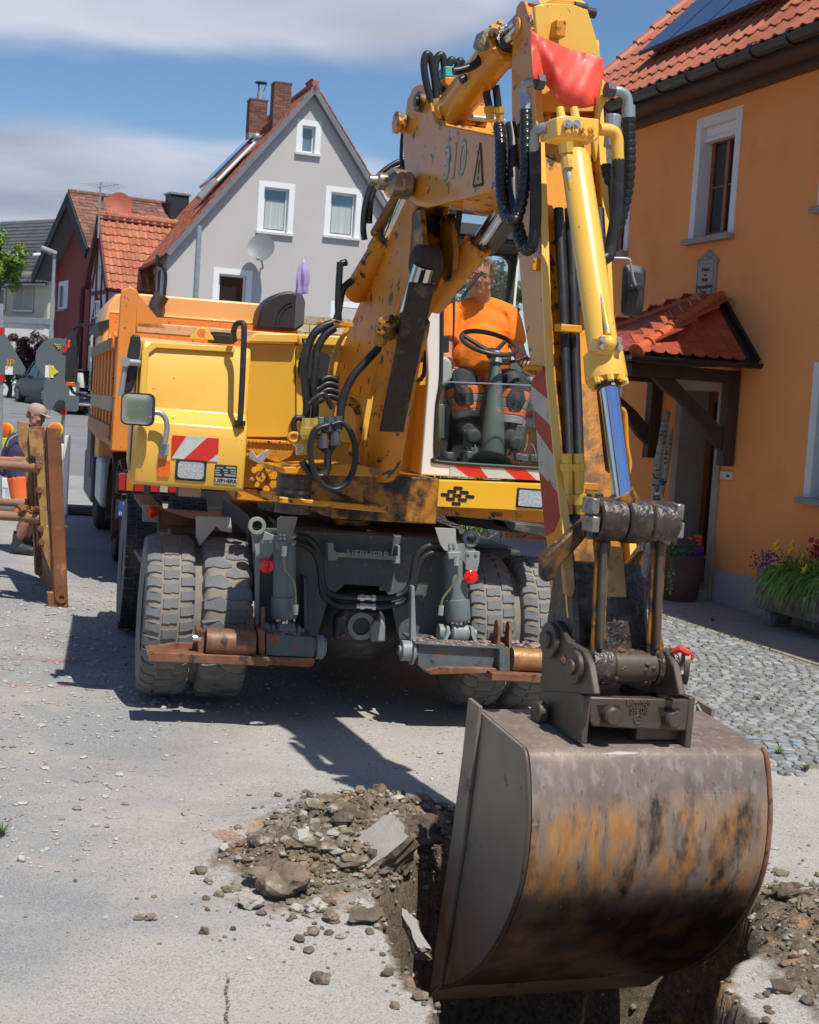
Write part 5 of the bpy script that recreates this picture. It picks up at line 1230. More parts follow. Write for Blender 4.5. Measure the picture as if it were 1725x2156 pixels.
# cab
dC0,dC1=-4.55,-6.6
cu0=1.0;c_t=T.ru(380,624,dC0)[1]
mb=MB();L0,R0_=-.03,2.42
prof=[(L0,cu0),(L0,c_t-.42),(L0+.06,c_t-.16),(L0+.16,c_t-.03),(L0+.35,c_t),(R0_-.35,c_t),(R0_-.16,c_t-.03),(R0_-.06,c_t-.16),(R0_,c_t-.42),(R0_,cu0)]
mb.loft([[T.w(1.2+(r-1.2)*s_,d_,u-(1-s_)*.3)for r,u in prof]for d_,s_ in((dC1,.95),(dC1+.15,1),(dC0-.1,1),(dC0,.975))]);mk('cab',mb,orb,trk,smooth=40,bevel=.02)
mb=MB();mb.box(T,L0+.1,R0_-.1,dC0-.01,dC0+.05,c_t-.62,c_t-.50);mb.box(T,L0+.1,R0_-.1,dC0-.01,dC0+.04,c_t-.28,c_t-.25);mk('cab_rear_panel',mb,orb,trk,bevel=.01)
mb=MB();mb.box(T,L0-.03,L0-.004,dC1+.1,dC1+.75,c_t-1.25,c_t-.45);mk('side_window',mb,glassd,trk)
mb=MB();mb.ext([T.w(L0-.05,dC0+.02,c_t-.40),T.w(L0+.12,dC0+.02,c_t-.34),T.w(L0+.12,dC0+.02,c_t-.42),T.w(L0-.02,dC0+.02,c_t-.55)],-T.d*2.1);mk('roof_fairing',mb,blk,trk)
mb=MB();mb.box(T,L0-.03,L0+.3,dC1-.0,dC0,.45,1.02);mk('cab_step',mb,dkgrey,trk,bevel=.02)
mb=MB();mb.box(T,L0-.05,L0+.02,-5.7,-4.7,.75,1.6);mk('side_fairing',mb,dkgrey,trk,bevel=.02)
mb=MB();mb.box(T,-.02,.45,-4.4,-3.2,.5,1.05);mk('fuel_tank',mb,galv,trk,bevel=.05)
mb=MB();mb.box(T,.3,2.1,-6.3,-.15,.62,.95);mk('chassis_rail',mb,blk,trk)
# exhaust, intake hood, mirrors
dE=-4.45
pe=[T.D(325,705,dE),T.D(327,668,dE),T.D(329,645,dE),T.D(335,632,dE),T.D(342,621,dE)]
exh=mat('heat stained exhaust',(.10,.085,.06),.4,metal=.6,var=.4,vs=5)
mb=MB();sp_=spline(pe,6);mb.tube(sp_,[.095]*(len(sp_)-6)+[.095,.095,.094,.093,.092,.09],18,cap=False);mb.tube(sp_,.08,18,cap=False);mk('exhaust_stack',mb,exh,trk)
mb=MB();mb.tube([T.D(312,668,dE),T.D(312,643,dE),T.D(316,641,dE),T.D(320,645,dE)],.02,8);mk('exhaust_bracket',mb,galv,trk)
q0=T.ru(541,690,-3.9);q1=T.ru(645,615,-3.9);w_=q1[0]-q0[0];h_=q1[1]-q0[1]
pr=[(q0[0],q0[1])]+[(q0[0]+.03+(w_*.62)*(1-math.cos(a))*1.0*.5*1.4 if 0 else q0[0]+.02+w_*.70*(1-math.cos(a)),q0[1]+.12+(h_-.12)*math.sin(a))for a in np.linspace(0.05,1.5,9)]+[(q1[0]-.04,q1[1]-.03),(q1[0],q1[1]-.12),(q1[0],q0[1]+.08),(q1[0]-.1,q0[1])]
mb=MB();mb.ext([T.w(a,-3.9,b)for a,b in pr],-T.d*.5);mk('intake_hood',mb,blk,trk,bevel=.03)
mb=MB();mb.ext([T.w(a,-3.885,b)for a,b in((q1[0]-w_*.22,q0[1]+.02),(q1[0]-w_*.22,q1[1]-.02),(q1[0]-.04,q1[1]-.05),(q1[0]-.01,q1[1]-.13),(q1[0]-.01,q0[1]+.1))],-T.d*.02);mk('hood_cover',mb,dkgrey,trk)
for k_ in(.45,.75):
    mb=MB();mb.tube([T.w(q0[0]+w_*(.28+k_*.25)+(w_*.45)*(1-math.cos(a))*(1-k_*.4),-3.893,q0[1]+h_*.15+h_*.62*math.sin(a)*(1.1-k_*.4))for a in np.linspace(0,1.4,9)],.008,5);mk('hood_rib',mb,blkd,trk)
dM=-6.75
def mirror(name,px0,py0,px1,py1,d,mt,F=T,th=.12,parent=trk,rad=.05,face=None):
    a=F.ru(px0,py1,d);b=F.ru(px1,py0,d);w,h=b[0]-a[0],b[1]-a[1];c=((a[0]+b[0])/2,(a[1]+b[1])/2);lp=rbox(w,h,min(rad,w*.4,h*.4))
    mb=MB();mb.loft([[F.w(c[0]+x*s_,d+t,c[1]+y*s_)for x,y in lp]for t,s_ in((0,.97),(-.01,1),(-th*.6,.97),(-th,.75))]);o=mk(name,mb,mt,parent)
    if face:mb=MB();mb.loft([[F.w(c[0]+x*.9,d+t,c[1]+y*.93)for x,y in lp]for t in(.001,.004)]);mk('mirror_glass',mb,face,o)
    return o
mirror('wing_mirror',136,733,166,810,dM,blk,rad=.1);mirror('wing_mirror',139,702,170,732,dM,blk,rad=.08)
for q in((139,805,158,812),(142,716,148,731)):a=T.ru(q[0],q[3],dM+.02);b=T.ru(q[2],q[1],dM+.02);mb=MB();mb.box(T,a[0],b[0],dM+.005,dM+.02,a[1],b[1]);mk('indicator',mb,amb,trk,bevel=.005)
mb=MB();mb.tube(spline([T.D(198,683,-6.3),T.D(175,684,-6.6),T.D(158,690,-6.8),T.D(153,703,-6.8)],5),.02,7);mk('mirror_arm',mb,blk,trk)
mb=MB();mb.tube(spline([T.D(146,808,-6.8),T.D(152,822,-6.8),T.D(160,829,-6.6),T.D(195,838,-6.3)],5),.022,7);mk('mirror_arm',mb,blk,trk)
# wheels
def wheel_set(F,c,R,W_,mtt,parent,name='wheel',rim=None,tread=None,steer=0):
    w=empty(name,c,parent);ax=F.r if not steer else unit(F.r*math.cos(steer)+F.d*math.sin(steer));c=A(c)
    prof=[(-W_/2+.02,R*.58),(-W_/2,R*.70),(-W_/2-.002,R*.86),(-W_/2+.02,R*.955),(-W_/2+.05,R*.985),(0,R*.99),(W_/2-.05,R*.985),(W_/2-.02,R*.955),(W_/2+.002,R*.86),(W_/2,R*.70),(W_/2-.02,R*.58)]
    mb=MB();mb.lathe(c,ax,prof,48,cap=False)
    mk('tyre',mb,mtt,w,smooth=40)
    if tread:tread(w,c,ax,R,W_)
    mb=MB();mb.lathe(c,ax,[(-W_*.42,R*.60),(-W_*.40,R*.56),(-W_*.1,R*.5),(-W_*.05,R*.2),(-W_*.12,R*.18),(-W_*.12,.01)],28,cap=False);mb.lathe(c,ax,[(W_*.42,R*.60),(W_*.40,R*.56),(W_*.05,R*.45),(W_*.05,.01)],28,cap=False);mk('rim',mb,rim or mudm,w)
    return w
def truck_tread(w,c,ax,R,W_):
    a,b,_=basis(ax);mb=MB();n=40
    for k in range(n):
        q=6.2832*k/n
        for j,(x0,x1)in enumerate(((-.46,-.24),(-.2,.0),(.02,.2),(.24,.46))):
            q0=q+.03*(j%2)*2;q1=q0+6.2832/n*.82;P=[]
            for rr in(R*.975,R*1.012):
                for(x,qq)in((x0,q0),(x1,q0),(x1,q1),(x0,q1)):P.append(c+ax*x*W_+rr*(math.cos(qq)*a+math.sin(qq)*b))
            mb.hexa(P)
    mk('tread',mb,ttyre,w,smooth=0,kind='stuff')
Rw=.51
for d_ in(-.75,-2.1,-5.4):
    for r_ in((.22,.56,1.86,2.2)if d_>-5 else(.18,2.24)):
        c=T.w(r_,d_,Rw);c[2]=float(gz(c[0],c[1]))+Rw;wheel_set(T,c,Rw,.29,ttyre,trk,tread=truck_tread if(r_<.6 and d_>-5)else None)
for d_ in(-.75,-2.1):
    for r_ in(.38,2.03):
        mb=MB();rings=[]
        for q in np.linspace(-.35,math.pi+.2,14):rings.append([T.w(r_+s_,d_-math.cos(q)*-.63,Rw+.05+math.sin(q)*.63+t)for s_,t in((-.36,-.05),(-.36,0),(-.30,.015),(.33,.015),(.33,0),(.33,-.01),(-.33,-.01))])
        mb.loft(rings);mk('mudguard',mb,mudm,trk,smooth=40)
mb=MB();mb.box(T,.05,.75,-.12,-.10,.28,1.0);mk('mud_flap',mb,mudm,trk)
a=T.ru(248,1035,.05);b=T.ru(374,1000,.05)
ld=mat('dusty red lamp',(.38,.02,.02),.4,dirt=[((.25,.1,.07),.35,12,.2)]);lo_=mat('dusty orange lamp',(.50,.14,.02),.4);lw_=mat('dusty clear lamp',(.42,.34,.30),.4)
W3=(b[0]-a[0]);mb=MB();mb.box(T,a[0]-.02,b[0]+.02,-.08,.02,a[1]-.02,b[1]+.02);mk('lamp_housing',mb,blkd,trk)
for f0,f1,m_ in((0,.13,ld),(.13,.27,lo_),(.27,.45,ld),(.54,.70,ld),(.70,.86,lw_),(.86,1,ld)):mb=MB();mb.box(T,a[0]+W3*f0+.004,a[0]+W3*f1-.004,.02,.035,a[1]+.01,b[1]-.01);mk('tail_light',mb,m_,trk,bevel=.004)
a=T.ru(248,1088,.03);b=T.ru(372,1062,.03);mb=MB();mb.box(T,a[0]-.02,b[0],-.02,.02,a[1]-.02,b[1]+.02);mk('plate_holder',mb,blk,trk)
mb=MB();mb.box(T,a[0],b[0]-.05,.02,.026,a[1],b[1]);pl_=mk('number_plate',mb,mat('dusty plate',(.50,.46,.42),.5),trk)
mb=MB();mb.box(T,a[0],a[0]+.045,.026,.029,a[1],b[1]);mk('plate_blue_strip',mb,mat('plate blue',(.03,.06,.30),.5),pl_)
hp_=b[1]-a[1];text('N',hp_*1.05,T,T.w(a[0]+.10,.028,(a[1]+b[1])/2),blacktxt,pl_);text('D',hp_*.28,T,T.w(a[0]+.022,.031,a[1]+hp_*.22),white,pl_)
mb=MB();mb.box(T,.5,2.0,-.35,-.08,.55,.8);mb.box(T,.7,1.9,-.6,-.35,.75,.98);mk('rear_crossmember',mb,blk,trk)
# ---------------------------------------------------------------- parked cars on the hill
def car(name,F,L_,Wd,H,body,label,Rw=.34,suv=True,glass=glassd,grille=False):
    """d axis = nose; body lofted along its length"""
    root=empty(name,F.w(0,0,0),label=label,cat='car')
    st=[(-1.0,.42,.55,.84),(-.96,.30,.80,.93),(-.80,.24,.94,.98),(-.45,.22,.97,1.0),(0,.22,.95,1.0),(.45,.22,.93,1.0),(.62,.24,.90,.98),(.86,.28,.78,.94),(.97,.34,.66,.86),(1.0,.42,.56,.78)]
    mb=MB();rings=[]
    for t,lo,hi,ws in st:
        w=Wd/2*ws;d=t*L_/2;h0,h1=lo*1.0,hi*H*.62
        rings.append([F.w(-w*.9,d,h0),F.w(-w,d,h0+.12),F.w(-w,d,h1*.75),F.w(-w*.93,d,h1),F.w(w*.93,d,h1),F.w(w,d,h1*.75),F.w(w,d,h0+.12),F.w(w*.9,d,h0)])
    mb.loft(rings);mk('body',mb,body,root,smooth=50,bevel=.015)
    g=[(-.93,.60,.80),(-.80,.95,.80),(-.55,.995,.78),(-.05,1.0,.78),(.12,.97,.78),(.42,.64,.86)]
    mb=MB();rings=[]
    for t,hh,ws in g:
        d=t*L_/2;zt=H*hh;wb=Wd/2*.92;wt=Wd/2*(.76 if hh>.9 else .86);rings.append([F.w(-wb,d*.98,H*.56),F.w(-(wb+wt)/2,d,(H*.56+zt)/2),F.w(-wt,d,zt-.02),F.w(-wt+.1,d,zt),F.w(wt-.1,d,zt),F.w(wt,d,zt-.02),F.w((wb+wt)/2,d,(H*.56+zt)/2),F.w(wb,d*.98,H*.56)])
    mb.loft(rings);mk('window_glass',mb,glass,root,smooth=40)
    mb=MB();mb.loft([[F.w(x,t*L_/2,z)for x,z in((-Wd*.37,H*.97),(-Wd*.33,H+.012),(Wd*.33,H+.012),(Wd*.37,H*.97))]for t in(-.82,-.05,.12)]);mk('roof',mb,body,root,bevel=.01)
    for s_ in(-1,1):
        for t0,t1,hh in((.42,.12,.965),(-.20,-.18,.97),(-.93,-.80,.95)):
            mb=MB();mb.bar(F.w(s_*Wd*.452,t0*L_/2,H*.58),F.w(s_*Wd*.385,t1*L_/2,H*hh),.07,.05,F.r);mk('pillar',mb,body,root)
        mb=MB();mb.box(F,s_*Wd*.52-.1,s_*Wd*.52+.1,.26*L_/2,.34*L_/2,H*.60,H*.68);mk('wing_mirror',mb,body,root,bevel=.03)
        for t in(.62,-.62):
            c=F.w(s_*(Wd/2-.12),t*L_/2,Rw);w=empty('wheel',c,root)
            mb=MB();mb.lathe(c,F.r*s_,[(-.11,Rw*.6),(-.11,Rw*.93),(-.07,Rw),(.08,Rw),(.125,Rw*.93),(.13,Rw*.68)],28);mk('tyre',mb,ttyre,w)
            mb=MB();mb.lathe(c,F.r*s_,[(.07,Rw*.66),(.125,Rw*.70),(.13,Rw*.64),(.09,Rw*.58),(.09,.01)],24,cap=False)
            for k in range(10):
                a_,b_,_=basis(F.r);q=6.283*k/10;e=math.cos(q)*a_+math.sin(q)*b_;mb.bar(c+F.r*s_*.12+e*.04,c+F.r*s_*.125+e*Rw*.64,.03,.03,F.r)
            mk('rim',mb,galv,w)
        mb=MB();mb.box(F,s_*Wd*.40-.14,s_*Wd*.40+.10,L_/2*.93,L_/2*.965,H*.40,H*.48);mk('headlight',mb,lens,root,bevel=.02)
        mb=MB();mb.box(F,s_*Wd*.40-.10,s_*Wd*.40+.10,-L_/2*.985,-L_/2*.95,H*.46,H*.56);mk('tail_light',mb,redp,root,bevel=.02)
    mb=MB();mb.box(F,-.28,.28,-L_/2*1.012,-L_/2*1.0,H*.36,H*.43);mk('number_plate',mb,white,root)
    mb=MB();mb.box(F,-Wd*.36,Wd*.36,-L_/2*1.01,-L_/2*.94,.26,.34);mk('bumper_trim',mb,galv,root,bevel=.01)
    return root
dkgreen=mat('dark grey metallic paint',(.03,.033,.035),.4,metal=.1,coat=.15);navy=mat('dark blue car paint',(.018,.020,.055),.3,metal=.2,coat=.5)
def gfr(px,py,Y,phi):
    p=at(px,py,Y);return Frame((p[0],p[1],float(gz(p[0],p[1]))),phi)
car('parked_car',gfr(112,840,55,215),4.5,1.85,1.66,dkgreen,'dark grey sport utility car parked behind the round sign')
car('parked_car',gfr(176,858,50,200),4.4,1.78,1.46,navy,'dark blue car parked at the front end of the truck')
# ---------------------------------------------------------------- construction signs, barrier, warning lamps
sgn=mat('grey sign back',(.115,.145,.15),.5,var=.05);redc=mat('red clip',(.60,.02,.02),.4);stick=mat('sticker white',(.75,.75,.75),.5);ystk=mat('sticker yellow',(.75,.62,.05),.5);jpo=mat('orange initials',(.70,.30,.02),.6);jpy=mat('yellow initials',(.60,.50,.04),.6)
rubf=mat('recycled plastic foot',(.10,.10,.095),.9,var=.3,vs=10,bump=.004)
def polesign(px_t,py_t,px_b,py_b,Y,label):
    b=at(px_b,py_b,Y);b[2]=float(gz(b[0],b[1]));t=at(px_t,py_t,Y);root=empty('construction_sign',b,label=label,cat='sign')
    mb=MB();mb.box(Frame(b,0),-.0,.0,0,0,0,0)if 0 else mb.bar(b+A(0,0,.02),t,.045,.045,(0,1,0));mk('pole',mb,galv,root,bevel=.006)
    return root,b,t
SY=20.3
r1,b1,t1=polesign(141,712,126,1045,SY,'round grey backed sign above a rectangular one on a pole beside the truck')
SF=Frame(b1,6)
mb=MB();c=at(121,756,SY);n_=SF.d;a_,b_,_=basis(n_);mb.cyl(c+SF.d*.03,c+SF.d*.036,.30,n=40);rp=mk('round_plate',mb,sgn,r1)
a=SF.ru(90,862,.03);b=SF.ru(141,801,.03);mb=MB();lp=rbox(b[0]-a[0]+.18,b[1]-a[1],.04);cx_,cz_=(a[0]+b[0])/2+.09,(a[1]+b[1])/2;mb.loft([[SF.w(cx_+x,d_,cz_+y)for x,y in lp]for d_ in(.03,.036)]);mk('rectangular_plate',mb,sgn,r1)
for px,py,w,h,m_ in((104,782,.06,.085,stick),(153,824,.045,.06,stick)):
    q=SF.ru(px,py,.038);mb=MB();mb.box(SF,q[0]-w,q[0]+w,.0365,.0385,q[1]-h,q[1]+h);mk('sticker',mb,m_,r1)
q=SF.ru(112,782,.038);mb=MB();mb.ext([SF.w(q[0]-.06,.0365,q[1]-.1),SF.w(q[0]+.08,.0365,q[1]),SF.w(q[0]-.06,.0365,q[1]+.1)],SF.d*.002);mk('sticker',mb,ystk,r1)
text('JP',.10,SF,SF.D(122,729,.038),jpy,r1,right=-SF.u,up=SF.r)
for py in(735,866):q=at(141-(py-712)*.045,py,SY);mb=MB();mb.bar(q-A(0,0,.05),q+A(0,0,.05),.08,.09,(0,1,0));mk('clip',mb,redc,r1)
def foot(b,label=None,w=.42):
    mb=MB();F_=Frame(b,8);mb.box(F_,-w,w,-.2,.2,.005,.11);o=mk('sign_foot',mb,rubf,None,bevel=.015,label=label,cat='base block');return o
foot(b1+A(.1,-.05,0),'black recycled plastic base block under the round sign pole')
r2,b2,t2=polesign(3,640,1,1062,19.4,'triangular grey backed sign on a pole at the left edge')
SG=Frame(b2,4)
tri=[(-48,788),(48,788),(54,781),(53,774),(4,692),(0,690),(-4,692),(-53,774),(-54,781)]
mb=MB();mb.ext([SG.D(x,y,.03)for x,y in tri],SG.d*.006);mk('triangle_plate',mb,sgn,r2,smooth=0)
text('JP',.145,SG,SG.D(22,765,.038),jpo,r2);q=SG.ru(19,780,.038);mb=MB();mb.box(SG,q[0]-.05,q[0]+.05,.0365,.0385,q[1]-.055,q[1]+.055)
q=SG.ru(19,780,.038);mk('sticker',mb,stick,r2)
for py in(697,795):q=at(2,py,19.4);mb=MB();mb.bar(q-A(0,0,.05),q+A(0,0,.05),.08,.09,(0,1,0));mk('clip',mb,redc,r2)
foot(b2+A(.1,-.05,0),'grey plastic base block under the triangular sign pole')
# white plastic barrier
BF=Frame(tuple(at(136,1045,19.7)[:2])+(0.10,),3);bar_=empty('plastic_barrier',BF.w(-1,0,0),label='white plastic barrier board behind the worker',cat='barrier')
for(a,b,c,e)in((-2.3,.0,.78,1.0),(-2.3,.0,.34,.48),(-2.3,.0,.06,.2)):mb=MB();mb.box(BF,a,b-.04,-.05,.0,c,e);mk('board',mb,white,bar_,bevel=.01)
for i in range(12):mb=MB();x=-2.25+i*.2;mb.box(BF,x,x+.035,-.04,-.01,.2,.78);mk('bar',mb,white,bar_)
mb=MB();mb.box(BF,-.035,.04,-.06,.02,.02,1.12);mk('end_post',mb,white,bar_,bevel=.01)
ylb=mat('yellow lamp body',(.75,.60,.02),.45)
for px,py,lb in((117,905,'round amber warning lamp right of the worker'),(12,906,'round amber warning lamp left of the worker')):
    c=at(px,py,19.6);w=empty('warning_lamp',c-A(0,0,.35),label=lb,cat='warning lamp')
    mb=MB();mb.lathe(c,(0,-1,0),[(-.03,.02),(-.025,.085),(.03,.09),(.055,.07),(.065,.03),(.067,.005)],28);mk('amber_lens',mb,amb,w)
    mb=MB();mb.ring(c,(0,-1,0),.088,.105,.06);mk('lens_ring',mb,ylb,w)
    mb=MB();F_=Frame(c,0);mb.box(F_,-.075,.075,-.05,.05,-.30,-.10);mk('battery_box',mb,ylb,w,bevel=.015)
    text('III',.05,F_,F_.w(.02,.052,-.21),blacktxt,w)
    mb=MB();mb.box(F_,-.07,.07,-.04,.04,-.38,-.305);mk('clamp',mb,blk,w)
# ---------------------------------------------------------------- trench shield
shr=mat('rusty shield steel',(.20,.075,.03),.7,var=.3,vs=4,dirt=[((.42,.20,.08),.35,7,.1),((.08,.04,.025),.3,9,.1)],bump=.001)
shy=mat('worn yellow shield post',(.36,.21,.065),.7,var=.25,vs=6,dirt=[((.22,.10,.05),.5,10,.1),((.45,.38,.28),.25,20,.06)],bump=.001)
mudp=mat('muddy strut',(.30,.15,.09),.8,var=.25,vs=5,dirt=[((.27,.18,.12),.45,9,.1)],bump=.004,bs=40)
n0=gnd(125,1279);f0=gnd(78,1217);ang=math.degrees(math.atan2((n0-f0)[0],-(n0-f0)[1]));S=Frame((n0[0],n0[1],n0[2]),ang)
LN=float(np.linalg.norm((n0-f0)[:2]));sh=empty('trench_shield',S.w(-.5,-LN/2,0),label='rusty steel trench shield with four round struts left of the truck',cat='trench shield')
tL=S.ru(109,908,0)[0]/1.47
def sw(r,d,u):return S.w(r+tL*u,d,u)
HS=1.50
def sbox(mb,r0,r1,d0,d1,u0,u1):return mb.hexa([sw(r0,d1,u0),sw(r1,d1,u0),sw(r1,d0,u0),sw(r0,d0,u0),sw(r0,d1,u1),sw(r1,d1,u1),sw(r1,d0,u1),sw(r0,d0,u1)])
for i in range(6):mb=MB();sbox(mb,-.0,.05,-LN+.05,-.08,.05+i*.235,.05+i*.235+.229);mk('shield_plank',mb,shr,sh,bevel=.004)
mb=MB();sbox(mb,-.04,.075,-.07,.0,.0,HS);mk('edge_post',mb,shr,sh,bevel=.008)
mb=MB();sbox(mb,.075-.17,.075-.115,-.045,.02,.0,.13);sbox(mb,-.15,-.05,-.12,-.06,.5,HS);mk('edge_flange',mb,shr,sh,bevel=.006)
mb=MB();mb.ring(sw(.02,.006,.085),S.d,.022,.048,.02,24);mk('lifting_eye',mb,shr,sh)
mb=MB();mb.hexa([sw(-.20,-.03,HS-.02),sw(-.07,-.03,HS-.02),sw(-.07,-.09,HS-.02),sw(-.20,-.09,HS-.02)]+[sw(-.20,-.03,HS-.02),sw(-.07,-.03,HS-.02),sw(-.07,-.09,HS-.02),sw(-.20,-.09,HS-.02)])if 0 else mb.ext([sw(a,-.03,b)for a,b in((-.19,HS-.02),(-.08,HS-.02),(-.055,.48),(-.06,.30),(-.12,.50),(-.13,.9),(-.14,1.25),(-.18,1.26))],S.d*.03)
mk('strut_post',mb,shy,sh,bevel=.004)
for u in(1.18,.98,.66,.55):mb=MB();mb.bolt(sw(-.125,0,u),S.d,.028,.03);mk('bolt',mb,shr,sh)
mb=MB();mb.ext([sw(a,-LN+.35,b)for a,b in((-.15,HS),(-.05,HS),(-.04,.45),(-.09,.55),(-.10,1.2),(-.15,1.3))],S.d*.04);mk('strut_post',mb,shy,sh,bevel=.004)
mb=MB();sbox(mb,-.05,.0,-LN+.30,-LN+.45,.1,HS-.05);mk('rear_post',mb,shr,sh)
for(px0,py0,r_,d_)in((75,983,.038,-.06),(80,1090,.040,-.06),(52,972,.036,-LN+.4),(55,1060,.036,-LN+.4)):
    p=S.D(px0,py0,d_);mb=MB();q=p-A(1.6,.1,-.0);mb.tube([p,q],r_,14);mb.tube([p+A(.02,0,0),p-A(.10,0,0)],r_*1.25,14);mk('strut',mb,mudp,sh)
mb=MB();p=S.D(72,1083,-.04);rnd=random.Random(4)
for _ in range(16):rockmb(mb,p+A(rnd.uniform(-.14,.05),rnd.uniform(-.03,.03),rnd.uniform(.01,.06)),.035,rnd,1,1)
mk('caked_mud',mb,shr,sh,smooth=0,kind='stuff')
# ---------------------------------------------------------------- people
skin=mat('skin',(.50,.24,.16),.5,var=.06,vs=8,sss=.08,spec=.4);skin2=mat('sunburnt skin',(.46,.21,.14),.5,var=.08,vs=8,sss=.08)
def body(name,parts,mt,parent,vox=.012,it=4,**kw):
    """fuses the limbs (tapered tubes and balls) into one continuous skin"""
    mb=MB()
    for p in parts:
        if p[0]=='t':mb.tube(spline(p[1],5),list(np.interp(np.linspace(0,len(p[2])-1,(len(p[1])-1)*5+1),range(len(p[2])),p[2])),14)
        elif p[0]=='b':mb.ball(p[1],p[2],p[3]if len(p)>3 else(1,1,1),16,10)
        elif p[0]=='l':mb.loft(p[1])
    o=mk(name,mb,mt,parent,**kw)
    r=o.modifiers.new('r','REMESH');r.mode='VOXEL';r.voxel_size=vox;r.use_smooth_shade=True
    s=o.modifiers.new('s','SMOOTH');s.iterations=it;s.factor=.5
    return o
def hand(P,D_,N_,mt,parent,L_=.19,curl=.6,thumb=1,name='hand'):
    """palm at P pointing along D_, palm facing N_, five separate curled fingers"""
    D_,N_=unit(D_),unit(N_);S_=unit(np.cross(D_,N_));N_=unit(np.cross(S_,D_));mb=MB();P=A(P)
    mb.loft([[P+D_*t*L_+S_*w*x+N_*h*y for x,y in rbox(1,1,.35,3)]for t,w,h in((-.12,.055,.042),(.0,.062,.038),(.25,.082,.032),(.46,.084,.026),(.5,.078,.02))])
    for i,(x,l)in enumerate(((-.033,.40),(-.011,.45),(.011,.42),(.033,.33))):
        p=P+D_*.48*L_+S_*x;pts=[p-D_*.01];a=0
        for k,f in enumerate((.42,.32,.26)):a+=curl*(.6 if k==0 else .9);pts.append(pts[-1]+(D_*math.cos(a)+N_*math.sin(a))*l*L_*f)
        mb.tube(pts,[.0100,.0095,.0085,.0070],8)
    p=P+D_*.1*L_+S_*.036*-thumb;pts=[p,p+(D_*.55-S_*.75*thumb+N_*.3)*.032,p+(D_*1.3-S_*1.05*thumb+N_*.8)*.036,p+(D_*2.0-S_*1.0*thumb+N_*1.4)*.034];mb.tube(pts,[.013,.0115,.010,.007],8)
    return mb
# ================================================================ wheeled excavator
E=Frame((-.22,8.95,0),12,.02);H=Frame((-.22,8.95,0),13.5,.02);B=Frame((-.17,8.21,0),20,.02)
ex=empty('wheeled_excavator',(-.22,8.95,0),label='yellow wheeled excavator with its bucket lowered into the trench',cat='excavator')
def D(F,pts,d):return[F.D(x,y,d)for x,y in pts]
def plate(name,F,pts,d,th,mt,parent=ex,bevel=.004,**kw):
    mb=MB();mb.ext(D(F,pts,d),-F.d*th);return mk(name,mb,mt,parent,bevel=bevel,smooth=30,**kw)
def splate(name,F,pts,r,th,mt,parent=ex,bevel=.004,**kw):
    mb=MB();mb.ext([F.R(x,y,r)for x,y in pts],F.r*th);return mk(name,mb,mt,parent,bevel=bevel,smooth=30,**kw)
def roundcorner(pts,rad=.03,seg=4):
    P=[A(p)for p in pts];out=[];n=len(P)
    for i in range(n):
        a,b,c=P[i-1],P[i],P[(i+1)%n];r0=min(rad,.45*np.linalg.norm(a-b),.45*np.linalg.norm(c-b));p0=b+unit(a-b)*r0;p1=b+unit(c-b)*r0
        for k in range(seg+1):t=k/seg;out.append((1-t)**2*p0+2*t*(1-t)*b+t*t*p1)
    return out
def tubo(name,pts,r,mt,parent=ex,n=10,sm=8,**kw):mb=MB();mb.tube(spline(pts,sm),r,n);return mk(name,mb,mt,parent,smooth=60,**kw)
# ---- wheels
def lugs_block(w,c,ax,R,W_):
    a,b,_=basis(ax);n=34;ms={}
    for j,(x0,x1,tw,sk)in enumerate(((-.49,-.20,.62,-.16),(-.155,.155,.66,0),(.20,.49,.62,.16))):
        mb=MB();L_=6.2832/n*R
        for s_ in(1,):
            base=[(x0*W_,-L_*tw/2),((x0+x1)/2*W_,-L_*tw/2+L_*sk*.3),(x1*W_,-L_*tw/2+L_*sk),(x1*W_,L_*tw/2+L_*sk),((x0+x1)/2*W_,L_*tw/2+L_*sk*.3),(x0*W_,L_*tw/2)]
            if j==1:base=[(x0*W_,-L_*.33),(0,-L_*.36),(0,-L_*.28),(x1*W_,-L_*.30),(x1*W_,L_*.36),(0,L_*.33),(0,L_*.27),(x0*W_,L_*.30)]
            f=lambda x,y,z,k:((x-(x0+x1)/2*W_)*k+(x0+x1)/2*W_,y*k,z-(.02 if abs(x)>.45*W_ else 0))
            mb.loft([[f(x,y,-.045,1.14)for x,y in base],[f(x,y,.010,1.0)for x,y in base],[f(x,y,.014,.93)for x,y in base]])
        me=mesh_of(mb,'lug',tyre,40)
        for k in range(n):
            q=6.2832*(k+(.5 if j==1 else 0))/n;rad=math.cos(q)*a+math.sin(q)*b;tan=-math.sin(q)*a+math.cos(q)*b
            inst('lug',me,rotm(ax,np.cross(rad,ax),rad,c+rad*(R-.012)),w)
def lugs_chev(w,c,ax,R,W_):
    a,b,_=basis(ax);n=22;L_=6.2832/n*R
    for j,s_ in enumerate((-1,1)):
        pts=[(.04,-.18),(.16,-.42),(.42,-.30),(.49,-.20),(.49,.20),(.30,.22),(.12,.30),(-.06,.22),(-.06,.0)]
        base=[(x*W_*s_,-y*L_*.95)for x,y in pts]
        if s_<0:base=base[::-1]
        cx_=sum(p[0]for p in base)/len(base);mb=MB()
        mb.loft([[(cx_+(x-cx_)*k,y*k,z-(.016 if abs(x)>.45*W_ else 0))for x,y in base]for z,k in((-.045,1.14),(.010,1.0),(.014,.93))]);me=mesh_of(mb,'lug',tyre,40)
        for k in range(n):
            q=6.2832*(k+.5*j)/n;rad=math.cos(q)*a+math.sin(q)*b;inst('lug',me,rotm(ax,np.cross(rad,ax),rad,c+rad*(R-.012)),w)
RW=.52
